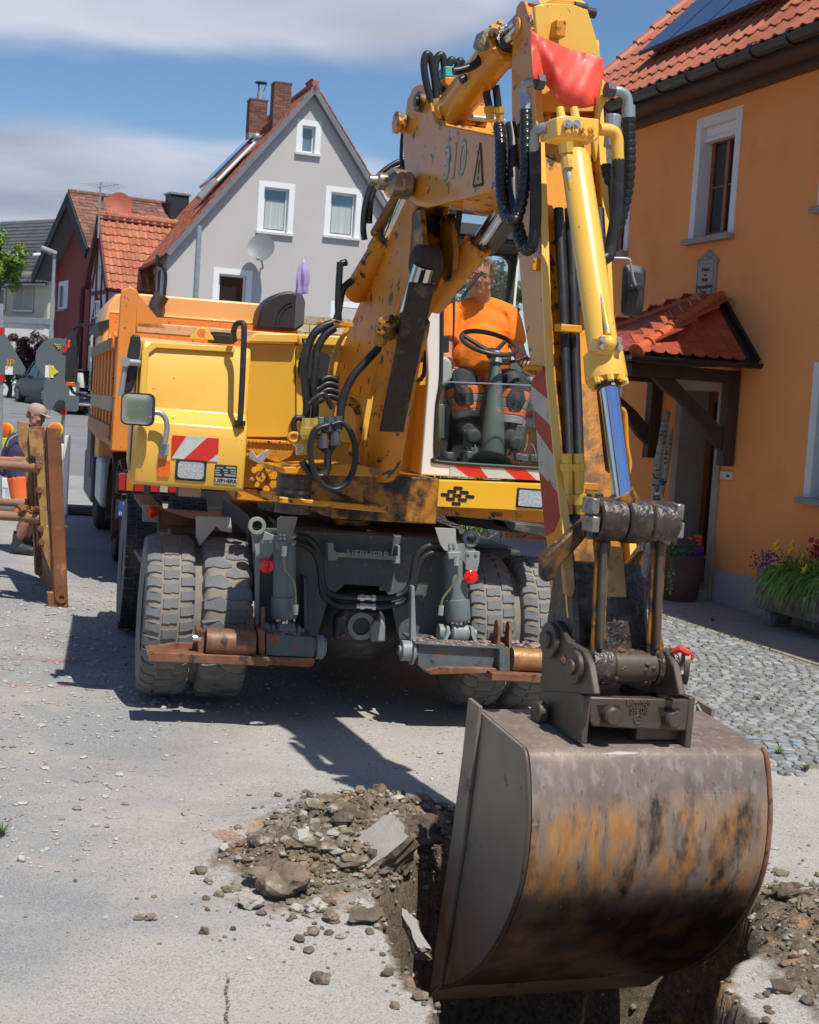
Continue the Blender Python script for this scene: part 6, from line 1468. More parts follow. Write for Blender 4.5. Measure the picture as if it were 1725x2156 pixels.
for r_,d_,tr_ in((-1.286,0,lugs_block),(-.95,0,lugs_chev),(.68,0,lugs_block),(1.02,0,lugs_block),(-1.33,-2.45,truck_tread),(-.99,-2.45,truck_tread),(.68,-2.45,truck_tread),(1.02,-2.45,truck_tread)):
    c=H.w(r_,d_,RW+.005)
    if d_<0:c=c+A(0,0,.03)
    f=d_==0
    wheel_set(H,c,RW-.034 if f else RW,.285,tyreg if f else tyre,ex,rim=chas,tread=tr_)
for r_,d_ in((-1.118,0),(.85,0),(-1.16,-2.45),(.85,-2.45)):
    mb=MB();c=H.w(r_,d_,RW);mb.cyl(c-H.r*.045,c+H.r*.045,.415,n=40);mk('spacer_ring',mb,mat('dusty steel ring',(.20,.175,.145),.85,var=.15,vs=9),ex,smooth=40)
# ---- undercarriage
ppl=[(530,1110),(1000,1139),(990,1345),(842,1350),(822,1258),(803,1233),(729,1229),(705,1249),(690,1268),(668,1340),(541,1336)]
plate('front_plate',H,ppl,.33,.03,chas)
mb=MB();mb.box(H,-.60,.52,-2.9,.29,.80,1.10);mb.box(H,-.75,.68,-2.2,-.5,.85,1.12);mk('chassis_frame',mb,chas,ex,bevel=.01)
mb=MB();mb.box(H,-.62,.56,-2.0,.31,1.103,1.125);mk('deck_plate',mb,mat('dusty brown deck',(.16,.125,.10),.85,var=.3,vs=5,dirt=[((.3,.26,.2),.3,8,.2)]),ex)
dk=mat('oily dark casting',(.05,.052,.052),.5,var=.3,vs=8,dirt=[((.17,.15,.12),.38,8,.15),((.13,.05,.02),.2,15,.05)],bump=.001)
mb=MB();mb.lathe(H.w(-.7,0,.55),H.r,[(0,.14),(.25,.12),(.30,.16),(.42,.24),(.60,.27),(.78,.24),(.9,.16),(1.0,.12),(1.3,.14)],20);mk('front_axle',mb,dk,ex,smooth=40)
mb=MB();mb.lathe(H.w(-.7,-2.45,.55),H.r,[(0,.14),(.3,.16),(.60,.27),(.9,.16),(1.3,.14)],16);mk('rear_axle',mb,dk,ex,smooth=40)
plate('axle_housing',H,[(705,1300),(728,1285),(806,1287),(812,1305),(812,1340),(800,1352),(705,1350)],.30,.22,dk,bevel=.02)
c=H.D(760,1318,.30);mb=MB();mb.ring(c+H.d*.01,H.d,.055,.085,.02,28);mk('flange_ring',mb,chl,ex)
for q in((724,1300),(796,1303),(722,1338),(795,1342),(790,1330)):mb=MB();mb.bolt(H.D(*q,.302),H.d,.014,.014);mk('bolt',mb,rust,ex)
plate('valve_block',H,[(780,1318),(790,1306),(806,1305),(812,1318),(812,1352),(782,1352)],.34,.05,chl,bevel=.012)
mb=MB();mb.box(H,-.02,.03,.30,.315,.78,.98);mk('hose_bracket',mb,chl,ex)
# slewing ring and dark underside of the upper structure
SCX=(-.02,-1.15)
mb=MB();mb.cyl(E.w(SCX[0],SCX[1],1.12),E.w(SCX[0],SCX[1],1.34),.62,n=48);mb.cyl(E.w(SCX[0],SCX[1],1.20),E.w(SCX[0],SCX[1],1.26),.66,n=60);mk('slewing_ring',mb,grs,ex,smooth=40)
mb=MB();c=H.D(742,1070,.0);mb.lathe(H.w(-.22,.1,1.16),(0,0,1),[(0,.14),(.03,.15),(.03,.11),(.14,.11)],24);mk('grease_hub',mb,yelg,ex)
# LIEBHERR cross bar
mb=MB();mb.ext(D(H,[(702,1162),(838,1171),(838,1180),(702,1172)],.42),-H.d*.03);mk('cross_bar',mb,chl,ex,bevel=.003)
for q in([(690,1142),(703,1143),(704,1160),(712,1164),(712,1180),(690,1180)],[(838,1150),(843,1149),(843,1187),(828,1187),(828,1180),(838,1179)]):plate('bar_bracket',H,q,.425,.09,chl)
text('LIEBHERR',.062,H,H.D(775,1168,.422),chl,ex,depth=.003,offset=.001)
# ---- outriggers
outs=[]
def cylinder(name,p0,p1,R,mt,parent=ex,head=None,n=28):
    mb=MB();L_=np.linalg.norm(A(p1)-A(p0));mb.lathe(p0,A(p1)-A(p0),[(0,R*.96),(.01,R),(L_-.13,R),(L_-.125,R*1.13),(L_-.01,R*1.13),(L_,R*1.07)],n);return mk(name,mb,mt,parent,smooth=40)
def outrigger(pt,pb,boss,sgn_,lite):
    m1=chas if not lite else chl
    p0,p1=H.D(*pt,.47),H.D(*pb,.50);cylinder('outrigger_cylinder',p0,p1,.068,mat('grey cylinder paint',(.16,.20,.21),.4,var=.12,vs=5,dirt=[((.30,.13,.05),.14,17,.03),((.3,.3,.28),.3,6,.2)]))
    ax=unit(p1-p0);a,b,_=basis(ax)
    for k in range(10):q=6.283*k/10;mb=MB();mb.bolt(p1+(a*math.cos(q)+b*math.sin(q))*.062-ax*.002,ax,.011,.016);mk('bolt',mb,rust if k%3 else zinc,ex)
    mb=MB();mb.cyl(p1,p1+ax*.05,.036);mk('outrigger_rod',mb,chrome,ex)
    c=H.D(*boss,.50);mb=MB();mb.lathe(c-H.r*.055,H.r,[(0,.05),(.01,.066),(.1,.066),(.11,.05)],24);mk('rod_eye',mb,chl,ex,smooth=40)
    for s_ in(-1,1):
        mb=MB();lo=c-A(0,0,.13);mb.ext([c+H.r*s_*.065+H.d*.05+A(0,0,.0),c+H.r*s_*.065+H.d*.03+A(0,0,.045),c+H.r*s_*.065-H.d*.03+A(0,0,.045),c+H.r*s_*.065-H.d*.07,c+H.r*s_*.12-H.d*.09-A(0,0,.12),c+H.r*s_*.12+H.d*.06-A(0,0,.12)],H.r*s_*.02);mk('lug_ear',mb,chl,ex,bevel=.004)
    mb=MB();mb.cyl(c-H.r*.12,c+H.r*.11,.03);mb.cyl(c-H.r*.13,c-H.r*.10,.05);mk('pin',mb,chl,ex,bevel=.004)
outrigger((600,1128),(598,1302),(601,1331),-1,False);outrigger((955,1145),(965,1306),(966,1333),1,True)
# left foot
def Hb(name,x0,y0,x1,y1,d1,dep,mt,bev=.006,F=H,parent=ex):return plate(name,F,[(x0,y0),(x1,y0),(x1,y1),(x0,y1)],d1,dep,mt,parent,bevel=bev)
rarm=mat('grey arm with rust',(.10,.12,.125),.5,var=.2,vs=5,dirt=[((.24,.085,.035),.36,12,.06),((.04,.03,.025),.25,9,.1)],bump=.001)
plate('outrigger_arm',H,[(560,1334),(661,1342),(661,1384),(559,1380)],.70,.30,rarm)
plate('arm_sole',H,[(560,1383),(661,1386),(664,1393),(655,1405),(545,1399)],.71,.32,rust)
mb=MB();p=H.D(664,1362,.6);mb.cyl(p-H.r*.02,p+H.r*.06,.055,n=20);mb.cyl(p,p+H.r*.045,.072,n=20);mk('pivot_boss',mb,chl,ex,bevel=.004)
rol=[H.D(433,1351,.72),H.D(536,1355,.72)]
mb=MB();mb.cyl(rol[0],rol[1],.078,n=36);mk('support_roller',mb,rustb,ex,smooth=50)
plate('foot_plate',H,[(310,1377),(320,1374),(566,1384),(569,1390),(566,1403),(312,1393)],.80,.24,rust)
plate('foot_gusset',H,[(318,1372),(330,1360),(365,1353),(414,1354),(414,1376)],.66,.02,rust)
for x in(418,546):plate('foot_ear',H,[(x-3,1328),(x+5,1324),(x+12,1332),(x+12,1380),(x-1,1378)],.74,.16,rust)
mb=MB();p=H.D(413,1344,.72);mb.cyl(p-H.r*.02,p+H.r*.03,.022);mk('pin',mb,zinc,ex)
for x,y in((528,1300),(552,1301)):
    c=H.D(x,y,.60);lp=[c+H.d*(.045*math.cos(q))+H.u*(.045*math.sin(q)+.02)for q in np.linspace(-.3,math.pi+.3,10)]+[c-H.d*.07-H.u*.11,c+H.d*.07-H.u*.11]
    mb=MB();mb.ext([p-H.r*.01 for p in lp],H.r*.02);mk('lug_ear',mb,rust,ex,bevel=.003)
# right foot
plate('outrigger_arm',H,[(880,1354),(1056,1366),(1053,1404),(1000,1412),(930,1411),(898,1417),(880,1400)],.66,.30,rarm)
plate('arm_flange',H,[(874,1352),(1062,1364),(1062,1368),(874,1357)],.69,.34,chas)
plate('arm_sole',H,[(898,1413),(930,1404),(1053,1408),(1053,1417),(905,1421)],.70,.30,rust)
mb=MB();p=H.D(858,1370,.6);mb.cyl(p-H.r*.04,p+H.r*.05,.062,n=24);mb.cyl(p-H.r*.055,p-H.r*.03,.03);mb.cyl(p+H.r*.02,p+H.r*.035,.085,n=24);mk('pivot_boss',mb,chl,ex,bevel=.004)
plate('arm_web',H,[(867,1235),(873,1234),(877,1350),(870,1400),(864,1396)],.62,.06,chl)
plate('arm_web',H,[(640,1215),(645,1215),(645,1335),(640,1335)],.45,.12,chas)
mb=MB();mb.cyl(H.D(1076,1388,.68),H.D(1190,1394,.68),.072,n=36);mk('support_roller',mb,mat('worn golden roller',(.36,.20,.07),.45,metal=.3,var=.3,vs=14,dirt=[((.2,.08,.04),.4,12,.12,.7)]),ex,smooth=50)
plate('foot_plate',H,[(1036,1417),(1190,1424),(1190,1440),(1036,1433)],.80,.26,rust)
for x in(1058,1068):plate('foot_ear',H,[(x-6,1368),(x,1362),(x+6,1366),(x+7,1420),(x-6,1418)],.73,.14,rarm)
for x,y in((1047,1327),(1071,1330)):
    c=H.D(x,y,.56);lp=[c+H.d*(.045*math.cos(q))+H.u*(.045*math.sin(q)+.02)for q in np.linspace(-.3,math.pi+.3,10)]+[c-H.d*.07-H.u*.11,c+H.d*.07-H.u*.11]
    mb=MB();mb.ext([p-H.r*.01 for p in lp],H.r*.02);mk('lug_ear',mb,rust,ex,bevel=.003)
# crumbs of soil lying on the outriggers
mb=MB();rnd=random.Random(12);F1,F2=H.loc(H.D(880,1353,.6)),H.loc(H.D(560,1334,.6))
for _ in range(260):
    if rnd.random()<.7:x=rnd.uniform(F1[0],F1[0]+.95);z=F1[2]+.012-(x-F1[0])*.0
    else:x=rnd.uniform(F2[0]-.05,F2[0]+.2);z=F2[2]+.01
    p=H.w(x,rnd.uniform(.45,.68),z);rockmb(mb,p,rnd.uniform(.006,.02),rnd,.8)
mk('soil_crumbs',mb,mat('pinkish soil crumbs',(.33,.21,.17),.95,var=.3,vs=20,island=.3),ex,smooth=0,kind='stuff')
# top fittings
for x,y in((541,1107),(991,1133)):
    c=H.D(x,y,.45);mb=MB();mb.ring(c,H.d,.030,.052,.04,26);o=mk('tie_down_eye',mb,chl,ex,bevel=.003)
plate('eye_bracket',H,[(528,1120),(556,1118),(580,1128),(586,1160),(548,1175),(546,1330),(536,1330),(538,1160)],.44,.03,chl)
plate('eye_bracket',H,[(962,1138),(984,1148),(1005,1160),(985,1170),(960,1160)],.46,.03,chl)
plate('hose_guard',H,[(584,1092),(592,1087),(628,1088),(619,1118),(610,1142),(584,1141)],.56,.008,mat('bent grey guard',(.24,.25,.25),.45,metal=.3,var=.2,vs=5),bevel=.002)
plate('hose_guard',H,[(916,1111),(960,1113),(961,1140),(966,1153),(958,1163),(936,1159),(927,1146)],.58,.008,mat('pale bent guard',(.40,.41,.38),.5,metal=.2,var=.15,vs=5,dirt=[((.3,.15,.1),.25,12,.1)]),bevel=.002)
Hb('cylinder_head_block',583,1140,606,1158,.58,.10,chl);Hb('cylinder_head_block',944,1162,975,1178,.60,.10,chl)
plate('lamp_bracket',H,[(547,1137),(578,1138),(577,1158),(564,1180),(547,1178)],.55,.01,chl);plate('lamp_bracket',H,[(982,1160),(1011,1161),(1010,1184),(1005,1205),(980,1200)],.57,.01,chl)
for x,y,d_ in((561.5,1191.5,.575),(992.5,1215.5,.59)):
    c=H.D(x,y,d_);mb=MB();mb.lathe(c-H.d*.02,H.d,[(0,.042),(.018,.044),(.022,.040),(.026,.034),(.028,.01)],32);mk('red_reflector',mb,redp,ex,smooth=30)
for qs,d_ in((((591,1126),(599,1126),(591,1134),(599,1134)),.562),(((948,1145),(957,1145),(948,1150),(957,1150)),.582),(((553,1141),(570,1141)),.552),(((987,1165),(1003,1166)),.572)):
    for q in qs:mb=MB();mb.bolt(H.D(*q,d_),H.d,.010,.008);mk('bolt',mb,zinc,ex)
for pts,r_ in(([(623,1128),(640,1130),(655,1138),(668,1155),(675,1180),(677,1215),(683,1240),(700,1252),(725,1257),(752,1258)],.020),([(623,1142),(642,1147),(660,1160),(672,1185),(676,1215),(680,1250),(695,1268),(720,1276),(750,1276)],.020),([(790,1260),(820,1259),(845,1252),(860,1238),(868,1220),(872,1195),(878,1170),(895,1153),(920,1146),(934,1147)],.020),([(790,1277),(825,1275),(848,1268),(865,1250),(874,1225),(878,1200),(888,1178),(905,1166),(925,1162),(940,1163)],.020)):
    tubo('hydraulic_hose',[H.D(x,y,.52)for x,y in pts],r_,rub)
for x0,x1,y in((748,778,1258),(748,778,1276),(775,800,1259),(775,800,1277),(606,626,1128),(606,626,1142),(932,948,1147),(938,954,1163)):
    mb=MB();a,b=H.D(x0,y,.52),H.D(x1,y,.52);mb.tube([a,a+(b-a)*.3,a+(b-a)*.31,a+(b-a)*.62,a+(b-a)*.63,b],[.014,.014,.021,.021,.015,.015],6);mk('hose_fitting',mb,zinc,ex,smooth=0)
for pts in([(599,1160),(599,1192),(604,1204),(614,1216),(621,1232),(623,1262),(623,1283)],[(962,1180),(964,1196),(965,1215),(958,1228),(946,1242),(932,1262),(929,1285)]):
    tubo('brake_pipe',[H.D(x,y,.60)for x,y in pts],.0075,mat('olive zinc pipe',(.30,.28,.16),.35,metal=.6),n=8)
    for k in(0,-1):mb=MB();c=H.D(*pts[k],.60);mb.cyl(c-H.u*.03,c+H.u*.03,.017,n=6);mk('hose_fitting',mb,zinc,ex,smooth=0)
# rear-left and right steps, brackets, reflector of the left rear corner
plate('corner_bracket',H,[(300,1062),(334,1063),(334,1100),(300,1098)],-.75,.01,chl);c=H.D(320,1078,-.73);mb=MB();mb.lathe(c-H.d*.02,H.d,[(0,.036),(.018,.038),(.024,.030),(.027,.01)],28);mk('red_reflector',mb,redp,ex)
plate('corner_arm',H,[(334,1072),(395,1090),(414,1094),(414,1130),(334,1120)],-.78,.02,rust)
plate('fender_bracket',H,[(413,1086),(486,1089),(489,1122),(465,1118),(456,1108),(448,1118),(420,1150),(413,1130)],.10,.02,mat('pale grey bracket',(.42,.45,.42),.5,var=.08,vs=6),bevel=.004)
for y0,y1 in((1040,1075),(1155,1200)):
    a,b=H.D(282,y0,-1.6),H.D(318,y1,-.8);mb=MB();mb.hexa([a,a+H.r*.12,b+H.r*.10,b,a-H.u*.03,a+H.r*.12-H.u*.03,b+H.r*.1-H.u*.06,b-H.u*.06]);mk('step',mb,dk,ex,bevel=.004)
mb=MB();mb.box(H,-1.25,-.6,-2.2,-.55,.55,1.0);mk('tool_box',mb,dk,ex,bevel=.02)
mb=MB();mb.box(H,.55,1.15,-2.2,-.55,.55,1.0);mk('tool_box',mb,dk,ex,bevel=.02)
for x0,x1,y0,y1,d_ in((955,1095,1088,1112,-.9),(1060,1160,1098,1122,-.6)):plate('side_step',H,[(x0,y0),(x1,y0+12),(x1,y1+12),(x0+10,y1-8)],d_,.30,dk,bevel=.006)
# ---- upper structure: left housing
UE=E
prof=[(.50,1.335),(.515,1.36),(.515,1.63),(.50,1.70),(.44,1.745),(.40,1.78),(.37,2.11),(.33,2.165),(.20,2.185),(-1.9,2.19),(-1.9,1.36)]
rl,rrt=-1.555,-.905
mb=MB();mb.loft([[E.w(r_,d_-s_,u_)for d_,u_ in prof]for r_,s_ in((rl,.05),(rl+.03,.0),(rrt-.02,.0),(rrt,.015))]);mk('left_housing',mb,yelc,ex,bevel=.008,smooth=40)
fr_=E.ru(318,707,.40);
mb=MB();P=[(rl+.02,1.79),(rl+.02,2.10),(rl+.07,2.155),(rrt-.10,2.175),(rrt-.10,2.14),(rl+.10,2.125),(rl+.06,2.09),(rl+.06,1.79)]
mb.ext([E.w(a,.40-(b-1.78)*.07+.012,b)for a,b in P],-E.d*.03);mk('panel_lip',mb,yelc,ex,bevel=.004)
mb=MB();mb.box(E,rl-.006,rl-.001,-1.6,.30,1.45,2.1);mk('side_panel',mb,yelc,ex)
mb=MB();mb.box(E,rl-.012,rl-.006,.12,.36,1.40,2.09);mk('side_window_strip',mb,mat('scratched side strip',(.30,.27,.22),.3,metal=.4,var=.4,vs=5),ex)
# middle doors
plate('middle_door',E,[(519,722),(622,725),(622,921),(519,921)],.20,.04,mat('ochre door paint',(.70,.40,.035),.4,var=.03,coat=.2),bevel=.006)
plate('middle_door',E,[(624,726),(800,734),(800,935),(624,928)],.19,.04,yelc,bevel=.006)
plate('engine_cover',E,[(517,720),(540,700),(627,702),(627,723)],.26,.5,yelc,bevel=.01);plate('engine_cover',E,[(629,703),(810,712),(810,735),(629,725)],.24,.5,yelc,bevel=.01)
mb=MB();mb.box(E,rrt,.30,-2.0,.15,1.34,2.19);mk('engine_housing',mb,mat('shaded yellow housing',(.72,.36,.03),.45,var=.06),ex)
for q in((530,733),(516,887),(518,905),(700,738),(696,752)):mb=MB();mb.bolt(E.D(*q,.205),E.d,.012,.008);mk('bolt',mb,zinc,ex)
tubo('hood_latch',[E.D(641,715,.28),E.D(643,728,.30),E.D(640,740,.28),E.D(636,750,.27)],.012,blk);Hb('hood_latch_plate',636,711,648,722,.28,.02,blk)
mb=MB();c=E.D(665,775,.22);lp=[(x*1.35,y)for x,y in rbox(.16,.2,.07)];mb.loft([[c+E.r*x+E.u*y+E.d*t for x,y in lp]for t in(0,.012)]);mk('side_mirror_back',mb,blk,ex)
# platform front beam, pump, chains
plate('platform_beam',E,[(520,925),(640,930),(640,948),(585,975),(520,948)],.30,.10,yeld)
mb=MB();mb.box(E,-.92,.95,-2.2,.18,1.26,1.335);mk('platform',mb,yeld,ex,bevel=.01)
for i in range(14):mb=MB();mb.bar(E.D(524+i*8,927+i*.4,.31),E.D(530+i*8,930+i*.4,.31),.02,.012);mk('serrated_tooth',mb,yeld,ex)
P=lambda x,y,d=.45:E.D(x,y,d)
mb=MB();mb.lathe(P(560,1010,.35),E.r,[(0,.05),(.02,.075),(.12,.095),(.14,.11),(.2,.11),(.22,.08)],20);mk('hydraulic_pump',mb,yeld,ex,smooth=40)
for x,y,r_ in((535,990,.02),(545,985,.024),(552,978,.02),(548,1005,.03),(565,985,.026),(574,1000,.03),(575,1020,.026),(560,1030,.022),(530,1010,.016),(540,1020,.018)):
    mb=MB();mb.cyl(P(x,y,.42),P(x+1,y,.50),r_,n=6);mk('pump_fitting',mb,yeld,ex,smooth=0,bevel=.002)
mb=MB();mb.tube([P(527,1013),P(540,1010),P(552,1006)],.016,8);mk('pump_pipe',mb,yeld,ex)
plate('fork_bracket',E,[(524,957),(532,948),(541,962),(552,952),(566,946),(562,964),(548,978),(524,966)],.42,.06,galv)
# boom foot bracket (swivel housing)
greasy=yelg
plate('boom_foot_bracket',B,[(597,985),(605,980),(795,988),(795,1003),(775,1025),(765,1030),(765,1070),(804,1072),(804,1078),(590,1058),(590,1048),(640,1050),(640,1003),(597,1000)],.36,.10,greasy,bevel=.006)
plate('boom_foot_plate',B,[(588,1046),(806,1066),(818,1066),(818,1080),(806,1079),(588,1059)],.42,.45,yeld,bevel=.006)
plate('boom_foot_plate',B,[(597,984),(740,975),(792,985),(796,992),(796,1004),(600,998)],.44,.45,yeld,bevel=.006)
mb=MB();mb.box(B,-.40,.22,-.4,.28,1.26,1.52);mk('boom_foot_core',mb,greasy,ex,bevel=.01)
mb=MB();c=B.D(620,1030,.30);mb.cyl(c-B.u*.13,c+B.u*.10,.10,n=24);mb.cyl(c-B.u*.02,c+B.u*.0,.115,n=24);mk('swing_pin',mb,grs,ex)
plate('side_cheek',B,[(796,935),(806,930),(822,965),(828,1010),(822,1050),(806,1070),(798,1066)],.25,.50,yeld,bevel=.01)
mb=MB();c=B.D(790,993,.45);mb.cyl(c,c+B.d*.006,.022);mk('cover_disc',mb,rust,ex)
# inverted U bow and hoses at the foot
tubo('hose_bow',[B.D(x,y,.15)for x,y in((706,880),(709,862),(720,850),(735,845),(748,852),(755,868),(755,900),(750,930),(740,960))],.026,yeld)
tubo('hydraulic_hose',[B.D(x,y,.5)for x,y in((809,718),(795,735),(770,762),(745,790),(727,825),(718,860),(716,895))],.022,rub)
for dx in(0,5):
    tubo('hydraulic_hose',[B.D(x+dx*.6,y+dx*.3,.55+dx*.004)for x,y in((696,893),(716,888),(735,905),(746,940),(745,980),(733,1010),(712,1027),(690,1027),(670,1010),(655,975),(652,940),(662,905),(690,893))],.013,rub)
tubo('hydraulic_hose',[B.D(x,y,.52)for x,y in((635,970),(645,985),(660,1000),(680,1002),(690,985),(690,960),(700,940),(712,925))],.02,rub)
Hb('valve_bracket',668,912,717,927,.52,.10,yeld,F=B);plate('valve_body',B,[(672,878),(715,880),(715,912),(672,911)],.48,.08,mat('teal valve body',(.10,.20,.17),.5,var=.2,dirt=[((.05,.05,.04),.4,10,.2)]))
for x,y in((680,935),(705,930),(693,900),(710,898)):mb=MB();mb.cyl(B.D(x,y-22,.54),B.D(x,y+8,.54),.028,n=8);mk('hose_fitting',mb,dkgrey,ex,smooth=0)
plate('hose_clamp_plate',B,[(612,916),(622,908),(640,915),(668,912),(676,922),(668,938),(655,942),(650,958),(625,958),(624,942),(614,930)],.46,.02,mat('chipped yellow plate',(.72,.42,.08),.45,dirt=[((.70,.68,.62),.42,12,.02)]),bevel=.003)
tubo('shackle_ring',[B.D(618+10*math.cos(q),921+9*math.sin(q),.47)for q in np.linspace(0,6.28,12)],.010,yeld)
for x in(644,661):
    mb=MB();mb.tube([B.D(x+1,880,.50),B.D(x,900,.50),B.D(x,901,.50),B.D(x-1,915,.50),B.D(x-1,925,.50)],[.024,.024,.03,.03,.02],6);mk('hose_fitting',mb,mat('yellow zinc fitting',(.65,.42,.10),.35,metal=.4),ex,smooth=0)
for pts in([(644,882),(646,850),(642,810),(640,780),(646,740),(660,705),(680,688),(700,680)],[(662,882),(664,850),(660,815),(664,770),(668,735),(685,705),(705,690)]):tubo('hydraulic_hose',[B.D(x,y,.35)for x,y in pts],.022,rub)
for pts in([(700,690),(712,660),(722,610),(742,590)],[(715,690),(712,640),(716,560),(718,555),(730,552)]):tubo('hydraulic_hose',[B.D(x,y,-.1)for x,y in pts],.02,rub)
plate('hose_rack',B,[(676,677),(704,672),(745,680),(745,690),(704,684),(676,690)],.1,.1,yeld)
tubo('steel_pipe',[B.D(x,y,.1)for x,y in((735,690),(715,720),(700,760),(694,800),(690,830))],.014,yeld)
for i in range(4):tubo('hydraulic_hose',[B.D(x,y+i*13,.2)for x,y in((640,800),(665,808),(690,795),(712,800))],.018,rub)
for pts in([(625,925),(618,895),(625,880),(640,882)],[(668,935),(690,950),(705,930)],[(650,850),(680,830),(700,860)]):tubo('hydraulic_hose',[B.D(x,y,.42)for x,y in pts],.016,rub)
# black handrail, mirrors, filler cap, lifting eye
tubo('handrail',[E.D(x,y,d_)for x,y,d_ in((494,716,.36),(492,700,.42),(497,684,.47),(508,680,.50),(514,690,.52),(512,760,.53),(509,830,.54),(506,880,.54),(504,893,.53))],.017,blk)
mb=MB();c=E.D(504,896,.50);mb.cyl(c-E.u*.0,c+E.u*.03,.035);mk('rail_foot',mb,blk,ex)
plate('lifting_eye',E,[(398,712),(404,706),(416,692),(426,688),(436,692),(448,708),(452,716),(400,714)],.34,.02,yelc);mb=MB();mb.cyl(E.D(424,701,.342),E.D(424,701,.335),.025);mk('eye_hole',mb,orp,ex)
mb=MB();c=E.D(466,712,.15);mb.lathe(c-A(0,0,.03),(0,0,1),[(0,.08),(.04,.085),(.05,.07),(.06,.07),(.065,.05)],20);mk('filler_cap',mb,blk,ex)
mb=MB();lp=[(258,826),(270,829),(279,822),(290,780),(297,725),(295,706),(284,703),(276,706),(268,745)];mb.ext(D(E,lp,.40),-E.d*.07);mk('long_mirror',mb,blk,ex,bevel=.02)
tubo('mirror_arm',[E.D(x,y,.45)for x,y in((265,765),(262,780),(258,810),(254,835))],.016,galv);mb=MB();c=E.D(264,762,.42);mb.cyl(c,c+E.d*.06,.028,n=12);mb.cyl(c+E.d*.03,c+E.r*.08,.02);mk('mirror_joint',mb,galv,ex)
a=E.ru(250,893,.62);b=E.ru(328,830,.62);cc=((a[0]+b[0])/2,(a[1]+b[1])/2);lp=rbox(b[0]-a[0],b[1]-a[1],.035,5)
mF=Frame(E.w(cc[0],.62,cc[1]),-4)
mb=MB();mb.loft([[mF.w(x*s_,t,y*s_)for x,y in lp]for t,s_ in((0,.98),(-.01,1),(-.03,.98),(-.045,.8))]);rm=mk('round_mirror',mb,blk,ex,smooth=40)
mb=MB();mb.loft([[mF.w(x*.90,t,y*.90)for x,y in lp]for t in(.001,.003)]);mk('mirror_glass',mb,mirr,rm)
tubo('mirror_arm',[E.D(x,y,.58)for x,y in((324,868),(338,870),(348,880),(352,898),(350,915),(347,935))],.016,galv);plate('mirror_clamp',E,[(339,932),(356,934),(354,960),(337,960)],.56,.04,galv)
# lights, plates
def pbox(name,x0,y0,x1,y1,d_,th,mt,F=E,parent=ex,rad=.006,slope=.0):
    a=F.ru(x0,y1,d_);b=F.ru(x1,y0,d_);w,h=b[0]-a[0],b[1]-a[1];lp=rbox(w,h,min(rad,w*.45,h*.45),3);c=((a[0]+b[0])/2,(a[1]+b[1])/2)
    mb=MB();mb.loft([[F.w(c[0]+x,d_-th,c[1]+y)for x,y in lp],[F.w(c[0]+x,d_-.002,c[1]+y)for x,y in lp],[F.w(c[0]+x*.985,d_,c[1]+y*.985)for x,y in lp]]);return mk(name,mb,mt,parent,smooth=30)
def stripes(F,quad,d_,cuts,parent,m0=whtr,m1=redr,name='reflective_plate'):
    """quad = TL,TR,BR,BL in pixels; cuts = (top, bottom) fractions of the slanted stripe borders, alternating colours"""
    TL,TR,BR,BL=[F.D(x,y,d_)for x,y in quad]
    root=empty(name,(TL+BR)/2,parent)
    mb=MB();mb.ext([BL,BR,TR,TL],F.d*.002);mk('white_sheet',mb,m0,root,smooth=0)
    for(t0,t1,b0,b1)in cuts:
        poly=[(t0,0),(t1,0),(b1,1),(b0,1)]
        for sg,lim in((1,0),(-1,-1)):
            o_=[]
            for i in range(len(poly)):
                p,q=poly[i-1],poly[i];fp_,fq=p[0]*sg-lim,q[0]*sg-lim
                if fp_*fq<0:k=fp_/(fp_-fq);o_.append((p[0]+(q[0]-p[0])*k,p[1]+(q[1]-p[1])*k))
                if fq>=0:o_.append(q)
            poly=o_
        W3=lambda x,y:(TL*(1-x)+TR*x)*(1-y)+(BL*(1-x)+BR*x)*y+F.d*.0035
        mb=MB();mb.poly([W3(*p)for p in poly][::-1]);mk('red_stripe',mb,m1,root,smooth=0)
    return root
stripes(E,((363,916),(461,923),(459,972),(361,965)),.520,[(-.3,.30,-1.1,.0),(.75,1.35,.26,.80)],ex)
pbox('indicator',331,970,359,1004,.527,.02,amb)
pbox('headlight_bezel',368,971,436,1010,.524,.02,blk);pbox('headlight',373,975,431,1006,.532,.02,lens,rad=.02)
ip=pbox('type_plate',450,981,500,1018,.521,.01,blk)
mb=MB();a=E.ru(451,1018,.522);b=E.ru(499,1008,.522);mb.box(E,a[0],b[0],.5215,.5225,a[1]+.002,b[1]-.002);mk('plate_band',mb,mat('plate cream',(.50,.48,.40),.5),ip)
text('LIEBHERR',.030,E,E.D(475,1013,.5235),blacktxt,ip,depth=.0005,offset=.0012)
for i,(x0,x1,y)in enumerate(((455,470,985),(476,497,985),(453,463,990),(470,480,990),(485,497,991),(453,463,995),(472,480,995),(486,497,996),(453,466,1000),(472,497,1001))):
    mb=MB();a=E.ru(x0,y+1,.522);b=E.ru(x1,y-1,.522);mb.box(E,a[0],b[0],.5212,.5222,a[1],b[1]);mk('plate_line',mb,zinc,ip)
